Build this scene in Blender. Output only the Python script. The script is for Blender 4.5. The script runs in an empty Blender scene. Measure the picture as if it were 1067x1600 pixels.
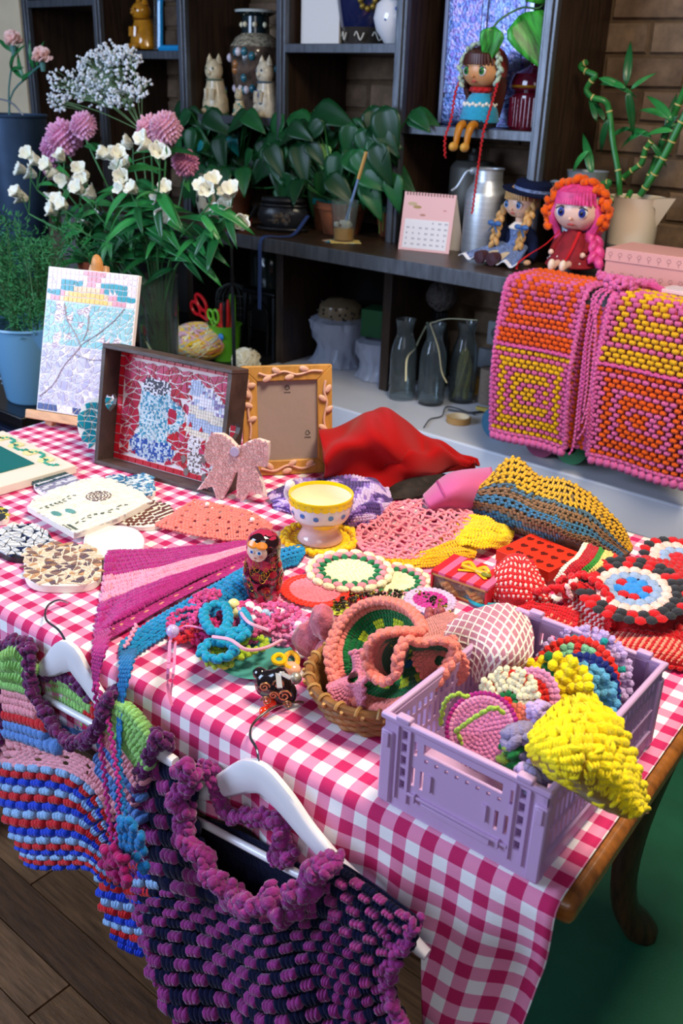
import bpy, math, random
from math import sin, cos, pi, sqrt, radians, atan2, floor
from mathutils import Vector as V, Matrix, noise
random.seed(11)
rnd = random.uniform
scene = bpy.context.scene
COL = scene.collection

# ------------------------------------------------------------------ camera
FPX = 1476.7                                   # focal length in pixels of the 1067x1600 frame
CAMH = 1.40
RIGHT = V((0.7646496, 0.64368189, 0.03137855))
DOWN = V((0.28495772, -0.29403542, -0.91232794))
FWD = V((-0.57802257, 0.70655275, -0.40825619))
CAM = V((0, 0, CAMH))
cd = bpy.data.cameras.new('camera')
cd.sensor_fit = 'VERTICAL'; cd.sensor_height = 36.0; cd.lens = FPX * 36.0 / 1600.0
cd.clip_start = .05; cd.clip_end = 60
cd.dof.use_dof = True; cd.dof.focus_distance = 1.25; cd.dof.aperture_fstop = 9.0
cam = bpy.data.objects.new('camera', cd); COL.objects.link(cam)
cam.matrix_world = Matrix((
    (RIGHT.x, -DOWN.x, -FWD.x, 0), (RIGHT.y, -DOWN.y, -FWD.y, 0),
    (RIGHT.z, -DOWN.z, -FWD.z, CAMH), (0, 0, 0, 1)))
scene.camera = cam

# ------------------------------------------------------------------ world, lights, exposure
w = bpy.data.worlds.new('world'); scene.world = w; w.use_nodes = True
w.node_tree.nodes['Background'].inputs[0].default_value = (.62, .72, 1.0, 1)
w.node_tree.nodes['Background'].inputs[1].default_value = .075
def area(name, loc, target, size, power, col, spread=180):
    l = bpy.data.lights.new(name, 'AREA'); l.shape = 'RECTANGLE'
    l.size, l.size_y = size; l.energy = power; l.color = col; l.spread = radians(spread)
    o = bpy.data.objects.new(name, l); COL.objects.link(o); o.location = loc
    o.rotation_euler = (V(target) - V(loc)).to_track_quat('-Z', 'Y').to_euler()
    return o
area('window_light', (-3.0, -1.3, 2.0), (-1.5, 1.6, .8), (1.6, 1.7), 108, (.56, .72, 1.0))
area('front_window_light', (.9, -1.5, 2.3), (-.7, .9, .8), (1.5, 1.2), 14, (.94, .93, 1.0))
area('ceiling_lamp_light', (-.25, 1.15, 2.75), (-.6, 1.15, .7), (.8, .5), 38, (1.0, .85, .64), 150)
vs = scene.view_settings
vs.view_transform = 'Standard'; vs.look = 'None'; vs.exposure = .27; vs.gamma = 1.0; vs.use_curve_mapping = False

# ------------------------------------------------------------------ helpers: placing
def ray(u, v):
    return (RIGHT * (u - 533.5) + DOWN * (v - 800) + FWD * FPX).normalized()
def T(u, v, z=.754):
    d = ray(u, v); return CAM + d * ((z - CAMH) / d.z)
def W(u, v, y):
    d = ray(u, v); return CAM + d * (y / d.y)
def mpp(p):                                    # metres per pixel at a point
    return (V(p) - CAM).dot(FWD) / FPX
def hexc(h):
    h = h.lstrip('#'); r = []
    for i in (0, 2, 4):
        c = int(h[i:i + 2], 16) / 255
        r.append(c / 12.92 if c <= .04045 else ((c + .055) / 1.055) ** 2.4)
    return tuple(r) + (1,)

# ------------------------------------------------------------------ helpers: materials
MATS = {}
def mat(name, hx, rough=.5, metal=0., bump=0., bs=150., var=0., vsc=8., trans=0., sheen=0., coat=0.,
        stretch=(1, 1, 1), ior=1.45, alpha=1., spec=.5, sss=0.):
    if name in MATS: return MATS[name]
    m = bpy.data.materials.new(name); m.use_nodes = True; MATS[name] = m
    nt = m.node_tree; N = nt.nodes; L = nt.links; b = N['Principled BSDF']
    c = hexc(hx)
    b.inputs['Base Color'].default_value = c; b.inputs['Roughness'].default_value = rough
    b.inputs['Metallic'].default_value = metal; b.inputs['Transmission Weight'].default_value = trans
    b.inputs['Sheen Weight'].default_value = sheen; b.inputs['Coat Weight'].default_value = coat
    b.inputs['IOR'].default_value = ior; b.inputs['Alpha'].default_value = alpha
    b.inputs['Specular IOR Level'].default_value = spec
    if sss:
        b.inputs['Subsurface Weight'].default_value = sss; b.inputs['Subsurface Radius'].default_value = (.01, .005, .003)
    if bump or var:
        tc = N.new('ShaderNodeTexCoord'); mp = N.new('ShaderNodeMapping'); mp.inputs['Scale'].default_value = stretch
        L.new(tc.outputs['Object'], mp.inputs['Vector'])
    if var:
        n = N.new('ShaderNodeTexNoise'); n.inputs['Scale'].default_value = vsc; n.inputs['Detail'].default_value = 4
        L.new(mp.outputs[0], n.inputs['Vector'])
        r = N.new('ShaderNodeValToRGB')
        r.color_ramp.elements[0].position = .3; r.color_ramp.elements[1].position = .7
        r.color_ramp.elements[0].color = tuple(max(0, x * (1 - var)) for x in c[:3]) + (1,)
        r.color_ramp.elements[1].color = tuple(min(1, x * (1 + var)) for x in c[:3]) + (1,)
        L.new(n.outputs['Fac'], r.inputs[0]); L.new(r.outputs[0], b.inputs['Base Color'])
    if bump:
        n2 = N.new('ShaderNodeTexNoise'); n2.inputs['Scale'].default_value = bs; n2.inputs['Detail'].default_value = 2
        L.new(mp.outputs[0], n2.inputs['Vector'])
        bp = N.new('ShaderNodeBump'); bp.inputs['Strength'].default_value = bump; bp.inputs['Distance'].default_value = .002
        L.new(n2.outputs['Fac'], bp.inputs['Height']); L.new(bp.outputs[0], b.inputs['Normal'])
    return m
def yarn(hx, fuzz=.25):
    return mat('yarn_' + hx, hx, .95, bump=.9, bs=420, var=.16, vsc=160, sheen=fuzz, spec=.15)
def wood(name, hx, rough=.45, var=.35, s=(1, 14, 14), vsc=6, coat=0., bump=.25):
    return mat(name, hx, rough, bump=bump, bs=40, var=var, vsc=vsc, stretch=s, coat=coat)
def glaze(hx, var=0): return mat('glaze_' + hx, hx, .12, coat=.4, var=var, vsc=30)
def plain(hx, rough=.6): return mat('plain_%s_%d' % (hx, rough * 100), hx, rough)
def tilem(hx): return mat('tile_' + hx, hx, .22, var=.12, vsc=60)
def glassm(name, hx='EAF4F2', rough=.03): return mat(name, hx, rough, trans=.965, ior=1.25, coat=.3)

# ------------------------------------------------------------------ helpers: meshes
SPH = []; SPHF = []
def _sph():
    n = 6; SPH.append(V((0, 0, 1)))
    for z in (.66, 0, -.66):
        r = sqrt(1 - z * z)
        for k in range(n): a = 2 * pi * (k + (.5 if z == 0 else 0)) / n; SPH.append(V((r * cos(a), r * sin(a), z)))
    SPH.append(V((0, 0, -1)))
    for k in range(n):
        k2 = (k + 1) % n
        SPHF.append((0, 1 + k, 1 + k2)); SPHF.append((19, 13 + k2, 13 + k))
        SPHF.append((1 + k, 7 + k, 1 + k2)); SPHF.append((1 + k2, 7 + k, 7 + k2))
        SPHF.append((7 + k, 13 + k, 13 + k2)); SPHF.append((7 + k, 13 + k2, 7 + k2))
_sph()
class MB:
    def __init__(s): s.v = []; s.f = []; s.m = []; s.uv = {}
    def add(s, vs, fs, m=0):
        o = len(s.v); s.v.extend(V(p) for p in vs)
        for f in fs: s.f.append(tuple(i + o for i in f)); s.m.append(m)
        return s
    def box(s, c, d, m=0, M=None):
        c = V(c); x, y, z = d[0] / 2, d[1] / 2, d[2] / 2
        vs = [V((a * x, b * y, e * z)) for a in (-1, 1) for b in (-1, 1) for e in (-1, 1)]
        vs = [(M @ p if M else p) + c for p in vs] if M is None or len(M) == 3 else [M @ (p + c) for p in vs]
        s.add(vs, [(0, 1, 3, 2), (4, 6, 7, 5), (0, 4, 5, 1), (2, 3, 7, 6), (0, 2, 6, 4), (1, 5, 7, 3)], m); return s
    def bar(s, a, b, wd, th, m=0, up=V((0, 0, 1))):
        a = V(a); b = V(b); d = (b - a).normalized(); x = d.cross(up)
        if x.length < 1e-4: x = d.cross(V((0, 1, 0)))
        x.normalize(); y = x.cross(d)
        vs = [p + x * (i * wd / 2) + y * (j * th / 2) for p in (a, b) for i in (-1, 1) for j in (-1, 1)]
        s.add(vs, [(0, 1, 3, 2), (4, 6, 7, 5), (0, 4, 5, 1), (2, 3, 7, 6), (0, 2, 6, 4), (1, 5, 7, 3)], m); return s
    def tube(s, pts, r, n=8, m=0, closed=False):
        pts = [V(p) for p in pts]; k = len(pts); rr = r if isinstance(r, (list, tuple)) else [r] * k
        vs = []; prev = None
        for i, p in enumerate(pts):
            a = pts[(i - 1) % k] if (closed or i) else pts[0]; b = pts[(i + 1) % k] if (closed or i < k - 1) else pts[-1]
            d = (b - a)
            d = d.normalized() if d.length > 1e-9 else V((0, 0, 1))
            if prev is None:
                x = d.cross(V((0, 0, 1)));
                if x.length < .05: x = d.cross(V((1, 0, 0)))
            else: x = prev - d * prev.dot(d)
            x.normalize(); prev = x; y = d.cross(x)
            for q in range(n):
                t = 2 * pi * q / n; vs.append(p + (x * cos(t) + y * sin(t)) * rr[i])
        fs = []
        for i in range(k if closed else k - 1):
            j = (i + 1) % k
            for q in range(n): q2 = (q + 1) % n; fs.append((i * n + q, i * n + q2, j * n + q2, j * n + q))
        if not closed: fs.append(tuple(range(n))[::-1]); fs.append(tuple((k - 1) * n + q for q in range(n)))
        s.add(vs, fs, m); return s
    def lathe(s, prof, n=24, m=0, c=(0, 0, 0), M=None, wob=None, cap=True):
        c = V(c); vs = []
        for (r, z) in prof:
            for q in range(n):
                t = 2 * pi * q / n; rr = r * (wob(t, z) if wob else 1); p = V((rr * cos(t), rr * sin(t), z))
                vs.append((M @ p if M else p) + c)
        o = len(s.v); s.v.extend(vs)
        for i in range(len(prof) - 1):
            mm = m[i] if isinstance(m, (list, tuple)) else m
            for q in range(n):
                q2 = (q + 1) % n
                s.f.append((o + i * n + q, o + i * n + q2, o + (i + 1) * n + q2, o + (i + 1) * n + q)); s.m.append(mm)
        m0 = m[0] if isinstance(m, (list, tuple)) else m; m1 = m[-1] if isinstance(m, (list, tuple)) else m
        if cap and prof[0][0] > 1e-6: s.f.append(tuple(o + q for q in range(n))[::-1]); s.m.append(m0)
        if cap and prof[-1][0] > 1e-6: s.f.append(tuple(o + (len(prof) - 1) * n + q for q in range(n))); s.m.append(m1)
        return s
    def ball(s, c, r, nu=14, nv=9, m=0, M=None, f=None):
        c = V(c); r = (r, r, r) if not isinstance(r, (list, tuple)) else r; vs = []
        for j in range(nv + 1):
            ph = pi * j / nv
            for i in range(nu):
                t = 2 * pi * i / nu; d = V((sin(ph) * cos(t), sin(ph) * sin(t), cos(ph)))
                k = f(d) if f else 1
                p = V((d.x * r[0] * k, d.y * r[1] * k, d.z * r[2] * k)); vs.append((M @ p if M else p) + c)
        fs = []
        for j in range(nv):
            for i in range(nu):
                i2 = (i + 1) % nu; a, b, cc, d = j * nu + i, (j + 1) * nu + i, (j + 1) * nu + i2, j * nu + i2
                if j == 0: fs.append((a, b, cc))
                elif j == nv - 1: fs.append((a, b, d))
                else: fs.append((a, b, cc, d))
        s.add(vs, fs, m); return s
    def puff(s, p, t, b, n, a, c, h, m=0, lobes=1):
        for k in range(lobes):
            q = (k - (lobes - 1) / 2); ang = q * .22
            tt = t * cos(ang) + b * sin(ang); bb = b * cos(ang) - t * sin(ang)
            cen = p + t * (q * a * 1.15 / lobes * 1.5); aa = a if lobes == 1 else a * .52
            o = len(s.v)
            for e in SPH: s.v.append(cen + tt * (e.x * aa) + bb * (e.y * c) + n * (e.z * h))
            for f in SPHF: s.f.append((f[0] + o, f[1] + o, f[2] + o)); s.m.append(m)
        return s
    def prism(s, poly, z0, z1, m=0, M=None, side=None):
        n = len(poly); tf = (lambda p: M @ V(p)) if M else V
        o = len(s.v); s.v += [tf((x, y, z0)) for x, y in poly] + [tf((x, y, z1)) for x, y in poly]
        s.f.append(tuple(o + n + i for i in range(n))); s.m.append(m)
        s.f.append(tuple(o + i for i in range(n))[::-1]); s.m.append(m if side is None else side)
        for i in range(n):
            j = (i + 1) % n; s.f.append((o + i, o + j, o + n + j, o + n + i)); s.m.append(m if side is None else side)
        return s
    def grid(s, S, nu, nv, m=0, th=0., closed=False, colf=None):
        vs = []; P = [[S(i / nu, j / nv) for i in range(nu + 1)] for j in range(nv + 1)]
        o = len(s.v)
        for j in range(nv + 1): s.v += P[j]
        k = nu + 1
        for j in range(nv):
            for i in range(nu):
                s.f.append((o + j * k + i, o + j * k + i + 1, o + (j + 1) * k + i + 1, o + (j + 1) * k + i))
                s.m.append(colf(i, j) if colf else m)
        if th:
            o2 = len(s.v)
            for j in range(nv + 1):
                for i in range(nu + 1):
                    a = P[j][min(i + 1, nu)] - P[j][max(i - 1, 0)]; b = P[min(j + 1, nv)][i] - P[max(j - 1, 0)][i]
                    nn = a.cross(b)
                    if nn.length > 1e-12: nn.normalize()
                    s.v.append(P[j][i] - nn * th)
            for j in range(nv):
                for i in range(nu):
                    s.f.append((o2 + j * k + i, o2 + (j + 1) * k + i, o2 + (j + 1) * k + i + 1, o2 + j * k + i + 1))
                    s.m.append(colf(i, j) if colf else m)
            rim = [j * k for j in range(nv + 1)] + [nv * k + i for i in range(1, nu + 1)] + \
                  [j * k + nu for j in range(nv - 1, -1, -1)] + [i for i in range(nu - 1, 0, -1)]
            for q in range(len(rim)):
                a, b = rim[q], rim[(q + 1) % len(rim)]
                s.f.append((o + a, o + b, o2 + b, o2 + a)); s.m.append(m)
        return s
    def perf(s, w_, h_, t, holes, M, m=0):
        """panel w_ x h_ (local x,y), thickness t along +z, rectangular holes (x0,y0,x1,y1)"""
        xs = sorted({0, w_} | {round(q, 6) for hh in holes for q in (hh[0], hh[2])})
        ys = sorted({0, h_} | {round(q, 6) for hh in holes for q in (hh[1], hh[3])})
        nx, ny = len(xs) - 1, len(ys) - 1; sol = [[True] * nx for _ in range(ny)]
        for hh in holes:
            for j in range(ny):
                cy = (ys[j] + ys[j + 1]) / 2
                if not hh[1] < cy < hh[3]: continue
                for i in range(nx):
                    if hh[0] < (xs[i] + xs[i + 1]) / 2 < hh[2]: sol[j][i] = False
        o = len(s.v); k = nx + 1; n1 = k * (ny + 1)
        for z in (0, t):
            for y in ys:
                for x in xs: s.v.append(M @ V((x, y, z)))
        idx = lambda i, j, z: o + z * n1 + j * k + i
        S_ = lambda i, j: 0 <= i < nx and 0 <= j < ny and sol[j][i]
        for j in range(ny):
            for i in range(nx):
                if not sol[j][i]: continue
                s.f.append((idx(i, j, 1), idx(i + 1, j, 1), idx(i + 1, j + 1, 1), idx(i, j + 1, 1))); s.m.append(m)
                s.f.append((idx(i, j, 0), idx(i, j + 1, 0), idx(i + 1, j + 1, 0), idx(i + 1, j, 0))); s.m.append(m)
                for (di, dj, a, b) in ((-1, 0, (i, j), (i, j + 1)), (1, 0, (i + 1, j + 1), (i + 1, j)), (0, -1, (i + 1, j), (i, j)), (0, 1, (i, j + 1), (i + 1, j + 1))):
                    if not S_(i + di, j + dj):
                        s.f.append((idx(*a, 0), idx(*b, 0), idx(*b, 1), idx(*a, 1))[::-1]); s.m.append(m)
        return s
    def xf(s, M): s.v = [M @ p for p in s.v]; return s

def mesh_of(name, mb, mats, origin=None, sharp=40):
    me = bpy.data.meshes.new(name)
    vs = [tuple(p - origin) if origin is not None else tuple(p) for p in mb.v]
    me.from_pydata(vs, [], mb.f)
    for m in (mats if isinstance(mats, (list, tuple)) else [mats]): me.materials.append(m)
    n = len(me.polygons)
    if n == len(mb.m): me.polygons.foreach_set('material_index', mb.m)
    me.polygons.foreach_set('use_smooth', [True] * n)
    me.update()
    if sharp < 180: me.set_sharp_from_angle(angle=radians(sharp))
    return me
def props(o, label=None, cat=None, group=None, kind=None):
    if label: o['label'] = label
    if cat: o['category'] = cat
    if group: o['group'] = group
    if kind: o['kind'] = kind
    return o
def thing(name, label, cat, loc, group=None, kind=None):
    o = bpy.data.objects.new(name, None); COL.objects.link(o); o.location = loc; o.empty_display_size = .02
    return props(o, label, cat, group, kind)
def org(p):
    q = V((0, 0, 0))
    while p is not None: q += p.location; p = p.parent
    return q
def part(name, mb, mats, parent, label=None, kind=None, bevel=0, sub=0, sharp=40):
    me = mesh_of(name, mb, mats, org(parent), sharp)
    o = bpy.data.objects.new(name, me); COL.objects.link(o); o.parent = parent
    if bevel:
        b = o.modifiers.new('bevel', 'BEVEL'); b.width = bevel; b.segments = 2; b.limit_method = 'ANGLE'
    if sub: b = o.modifiers.new('subsurf', 'SUBSURF'); b.levels = sub; b.render_levels = sub
    return props(o, label, None, None, kind)
def solo(name, mb, mats, label, cat, group=None, kind=None, bevel=0, sub=0, sharp=40):
    xs = [p.x for p in mb.v]; ys = [p.y for p in mb.v]; zs = [p.z for p in mb.v]
    loc = V(((min(xs) + max(xs)) / 2, (min(ys) + max(ys)) / 2, min(zs)))
    me = mesh_of(name, mb, mats, loc, sharp); o = bpy.data.objects.new(name, me); COL.objects.link(o); o.location = loc
    if bevel:
        b = o.modifiers.new('bevel', 'BEVEL'); b.width = bevel; b.segments = 2; b.limit_method = 'ANGLE'
    if sub: b = o.modifiers.new('subsurf', 'SUBSURF'); b.levels = sub; b.render_levels = sub
    return props(o, label, cat, group, kind)
def inst(name, me, parent, M):                 # a part that shares mesh data, placed by a world matrix
    o = bpy.data.objects.new(name, me); COL.objects.link(o); o.parent = parent
    o.matrix_basis = Matrix.Translation(-org(parent)) @ M
    return o
def struct(name, mb, mats, label, bevel=0, cat=None):
    return solo(name, mb, mats, label, cat, kind='structure', bevel=bevel)

def crv(a, b, c, d, t):
    return ((b * 2) + (c - a) * t + (a * 2 - b * 5 + c * 4 - d) * (t * t) + (b * 3 - a - c * 3 + d) * (t * t * t)) * .5
def along(r, t):
    n = len(r) - 1; x = min(max(t, 0), 1) * n; i = min(int(x), n - 1); f = x - i
    a = r[i - 1] if i else r[0] * 2 - r[1]; d = r[i + 2] if i + 2 <= n else r[n] * 2 - r[n - 1]
    return crv(a, r[i], r[i + 1], d, f)
def smooth(pts, n):
    pts = [V(p) for p in pts]; return [along(pts, i / n) for i in range(n + 1)]
def Surf(rows, f=None):
    rows = [[V(p) for p in r] for r in rows]
    def S(u, v):
        p = along([along(r, u) for r in rows], v)
        return p + f(u, v) if f else p
    return S
def fr(S, u, v, e=.01):
    a = S(min(u + e, 1), v) - S(max(u - e, 0), v); b = S(u, min(v + e, 1)) - S(u, max(v - e, 0))
    n = a.cross(b)
    if n.length < 1e-12: n = V((0, 0, 1))
    n.normalize(); a.normalize(); b = n.cross(a)
    if n.dot(CAM - S(u, v)) < 0: n = -n
    return S(u, v), a, b, n
def crochet(mb, S, nu, nv, colf, fill=1.0, h=.4, lobes=3, stag=True, jit=.04, fillv=None):
    """rows of yarn clusters over a surface"""
    for j in range(nv):
        for i in range(nu + (1 if stag and j % 2 else 0)):
            u = (i + (0 if stag and j % 2 else .5)) / nu; v = (j + .5) / nv
            m = colf(i, j, u, v)
            if m is None: continue
            u = min(max(u + rnd(-jit, jit) / nu, .004), .996)
            p, t, b, n = fr(S, u, v)
            du = (S(min(u + .5 / nu, 1), v) - S(max(u - .5 / nu, 0), v)).length; dv = (S(u, min(v + .5 / nv, 1)) - S(u, max(v - .5 / nv, 0))).length
            if u < .02 or u > .98: du *= 2
            a = du * .5 * fill; c = dv * .5 * (fillv or fill * 1.15); s = rnd(.92, 1.08)
            mb.puff(p, t, b, n, a * s, c * s, min(a, c) * 2 * h * (.68 if lobes == 1 else 1), m, lobes)
    return mb
def cord(mb, pts, r, m=0, step=1.5, wob=.35):
    """twisted or crocheted cord: a chain of overlapping loops along a path"""
    pts = [V(p) for p in pts]; k = 0; carry = 0
    for a, b in zip(pts[:-1], pts[1:]):
        d = b - a; L = d.length
        if L < 1e-9: continue
        d.normalize(); x = d.cross(V((0, 0, 1)))
        if x.length < .05: x = d.cross(V((1, 0, 0)))
        x.normalize(); y = x.cross(d); t = carry
        while t < L:
            sgn = 1 if k % 2 else -1; k += 1
            dd = (d + x * sgn * .5).normalized(); xx = y.cross(dd)
            mb.puff(a + d * t + x * (sgn * r * wob), xx, dd, y, r * .75, r * 1.25, r * .8, m); t += r * step
        carry = t - L
    return mb
def doily(mb, C, n, r, ringf, size, up=V((0, 0, 1)), h=.35, lobes=1, dish=0., r0=0., wave=0., wn=6, ell=1.):
    """round crochet: concentric rings of clusters; ringf(k, K, angle, radius) -> material index or None"""
    n = V(n).normalized(); x = up.cross(n)
    if x.length < .05: x = V((1, 0, 0))
    x.normalize(); y = n.cross(x); K = max(1, int(round((r - r0) / size))); C = V(C)
    for k in range(K):
        rr = r0 + (k + .5) * (r - r0) / K; cnt = max(5, int(2 * pi * rr / (size * 1.15)))
        for q in range(cnt):
            a = 2 * pi * (q + .5 * (k % 2)) / cnt; m = ringf(k, K, a, rr / r)
            if m is None: continue
            d = x * cos(a) + y * sin(a) * ell; tg = (y * cos(a) - x * sin(a))
            p = C + d * rr + n * (dish * (rr / r) ** 2 + wave * (rr / r) ** 2 * sin(wn * a))
            mb.puff(p, tg, d.normalized(), n, size * .72, size * .76, size * h * .70, m, lobes)
    return mb
def Fr(o, x, y):                               # 4x4 frame from origin, x direction and approximate y direction
    x = V(x).normalized(); z = x.cross(V(y)).normalized(); y = z.cross(x)
    return Matrix(((x.x, y.x, z.x, o[0]), (x.y, y.y, z.y, o[1]), (x.z, y.z, z.z, o[2]), (0, 0, 0, 1)))
def rotz(a): return Matrix.Rotation(a, 4, 'Z')
def at(loc, rz=0, s=1): return Matrix.Translation(V(loc)) @ rotz(rz) @ Matrix.Scale(s, 4)
def inset(q, d):
    n = len(q); L = []
    if (q[1] - q[0]).cross(q[2] - q[0]).z < 0: q = q[::-1]
    per = 0; ar = 0
    for i in range(n): e = q[(i + 1) % n] - q[i]; per += e.length; ar += q[i].x * q[(i + 1) % n].y - q[(i + 1) % n].x * q[i].y
    if ar / max(per, 1e-9) < d * 1.25: return None
    for i in range(n):
        a, b = q[i], q[(i + 1) % n]; e = (b - a).normalized(); nn = V((-e.y, e.x, 0)); L.append((a + nn * d, e))
    out = []
    for i in range(n):
        (p, e), (r, f) = L[i - 1], L[i]; den = e.x * f.y - e.y * f.x
        if abs(den) < 1e-6: out.append(r); continue
        t = ((r.x - p.x) * f.y - (r.y - p.y) * f.x) / den; out.append(p + e * t)
    return out
def mosaic(parent, Mx, x0, y0, w_, h_, cell, colf, mats, t=.0016, jit=.3, tri=.6, name='tile', each=True, lim=300, g=.88, stuffname='small_tiles', gr=None):
    nx = max(1, int(round(w_ / cell))); ny = max(1, int(round(h_ / cell)))
    P = [[V((x0 + w_ * (i + (rnd(-jit, jit) if 0 < i < nx else 0)) / nx, y0 + h_ * (j + (rnd(-jit, jit) if 0 < j < ny else 0)) / ny, 0)) for i in range(nx + 1)] for j in range(ny + 1)]
    polys = []
    for j in range(ny):
        for i in range(nx):
            a, b, c, d = P[j][i], P[j][i + 1], P[j + 1][i + 1], P[j + 1][i]
            if random.random() < tri: qs = [(a, b, c), (a, c, d)] if random.random() < .5 else [(a, b, d), (b, c, d)]
            else: qs = [(a, b, c, d)]
            for q in qs:
                cen = sum(q, V((0, 0, 0))) / len(q); m = colf(cen.x, cen.y)
                if m is None: continue
                ar = (q[1] - q[0]).cross(q[2] - q[0]).length
                qq = inset(list(q), gr or min(.0010, cell * .085))
                if qq: polys.append((ar, qq, m))
    polys.sort(key=lambda p: -p[0])
    rest = MB()
    for k, (ar, q, m) in enumerate(polys):
        tgt = MB() if (each and k < lim) else rest
        tgt.prism([(p.x, p.y) for p in q], -.0005, t, m, Mx)
        if tgt is not rest:
            mm = mats[m] if isinstance(mats, (list, tuple)) else mats
            tgt.m = [0] * len(tgt.m); part(name, tgt, mm, parent)
    if rest.f: part(stuffname, rest, mats, parent, kind='stuff')
def inpoly(x, y, P):
    c = False; j = len(P) - 1
    for i in range(len(P)):
        if (P[i][1] > y) != (P[j][1] > y) and x < (P[j][0] - P[i][0]) * (y - P[i][1]) / (P[j][1] - P[i][1]) + P[i][0]: c = not c
        j = i
    return c
def rrect(w_, h_, r, n=5, cx=0, cy=0):
    P = []
    for (sx, sy, a0) in ((1, 1, 0), (-1, 1, pi / 2), (-1, -1, pi), (1, -1, 3 * pi / 2)):
        for k in range(n + 1): a = a0 + pi / 2 * k / n; P.append((cx + sx * (w_ / 2 - r) + r * cos(a), cy + sy * (h_ / 2 - r) + r * sin(a)))
    return P
def ellp(rx, ry, n=28, cx=0, cy=0): return [(cx + rx * cos(2 * pi * k / n), cy + ry * sin(2 * pi * k / n)) for k in range(n)]
# ------------------------------------------------------------------ the setting
woodfloor = [wood('floor_oak_%d' % i, h, .38, .45, (2, 26, 26), 5, bump=.4) for i, h in enumerate(('5E4128', '6A4A2E', '523722', '735236'))]
fl = struct('floor', MB().box((-1.5, 1.1, -.03), (6.4, 4.6, .04)), plain('1A120C', .8), 'dark brown timber floor of narrow boards')
pl_meshes = []
for k in range(4):
    b = MB(); L = 1.3
    b.box((0, 0, -.005), (L - .004, .0785, .010)); pl_meshes.append(mesh_of('plank', b, woodfloor[k]))
for r in range(33):
    y = -.25 + r * .081
    x = -3.1 + (r * .53) % 1.3
    while x < 0:
        inst('plank', random.choice(pl_meshes), fl, Matrix.Translation((x, y, 0))); x += 1.3
gm = mat('green_lino', '0A5138', .6, bump=.25, bs=300, var=.12, vsc=14)
struct('floor', MB().box((.32, 1.55, .003), (1.65, 1.95, .004)), gm, 'deep green floor covering to the right of the table')

# brick wall behind the shelves
brickm = [mat('brick_%d' % i, h, .85, bump=1.0, bs=45, var=.35, vsc=22) for i, h in enumerate(('66503C', '705945', '5A4636', '77604A'))]
mortar = mat('mortar', '57442F', .95, bump=1.0, bs=60, var=.3, vsc=30)
wb = struct('wall_back', MB().box((-1.4, 3.0, 1.1), (5.6, .08, 2.3)), mortar, 'brown painted brick wall behind the shelves')
bmesh_v = []
for k in range(8):
    b = MB(); lx, lz, d, c = .252, .084, .010, .006
    j = lambda s: rnd(-s, s)
    out = [(-lx / 2, -lz / 2), (lx / 2, -lz / 2), (lx / 2, lz / 2), (-lx / 2, lz / 2)]
    vs = [V((x, 0, z)) for x, z in out] + [V((x * (1 - 2 * c / lx) + j(.003), -d + j(.003), z * (1 - 2 * c / lz) + j(.003))) for x, z in out] + [V((j(.05), -d - .002 + j(.004), j(.012)))]
    b.add(vs, [(0, 1, 5, 4), (1, 2, 6, 5), (2, 3, 7, 6), (3, 0, 4, 7), (4, 5, 8), (5, 6, 8), (6, 7, 8), (7, 4, 8)])
    bmesh_v.append(mesh_of('brick', b, brickm[k % 4], sharp=25))
nb = 0
for r in range(26):
    z = .46 + r * .092
    for q in range(20):
        x = -4.05 + q * .261 + (.13 if r % 2 else 0)
        if x > .75: continue
        d = V((x, 2.95, z)) - CAM; px = 533.5 + FPX * d.dot(RIGHT) / d.dot(FWD); py = 800 + FPX * d.dot(DOWN) / d.dot(FWD)
        if not (-60 < px < 1420 and -60 < py < 640) or (z < .9 and x < -1.9): continue
        inst('brick', random.choice(bmesh_v), wb, Matrix.Translation((x, 2.961, z))); nb += 1
struct('wall_left', MB().box((-4.75, 2.66, 1.2), (1.50, .12, 2.4)), mat('plaster', 'D9C6A5', .9, bump=.6, bs=60, var=.06), 'cream plaster wall at the left end of the shelves')

# white ledge with a perforated grille underneath
ledgem = mat('white_paint', 'D5D9E4', .42, bump=.15, bs=25, var=.05, vsc=4)
struct('trim_1', MB().box((-1.1, 2.65, .36), (2.78, .60, .12)), ledgem, 'white painted ledge running under the shelves', bevel=.006)
struct('trim_2', MB().box((-3.28, 2.65, .36), (1.56, .60, .12)), plain('15120F', .5), 'black base running under the left half of the shelves', bevel=.004)
gr = MB(); P = .0185
holes = [(x * P + .004, z * P + .004, x * P + .0148, z * P + .0148) for x in range(2, 66) for z in range(1, 15)]
gr.perf(67 * P, 16 * P, .003, holes, Fr((-1.0, 2.42, 0), (1, 0, 0), (0, 0, 1)))
struct('trim_3', gr, mat('grille_paint', 'A9B3B4', .5, metal=.2), 'grey perforated radiator grille below the white ledge')
struct('grille_shade', MB().box((-.7, 2.46, .15), (3.6, .01, .3)), plain('060606', .9), 'black sheet standing in for the shade behind the perforated grille')  # flat black sheet, the dark behind the grille holes is its colour

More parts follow.
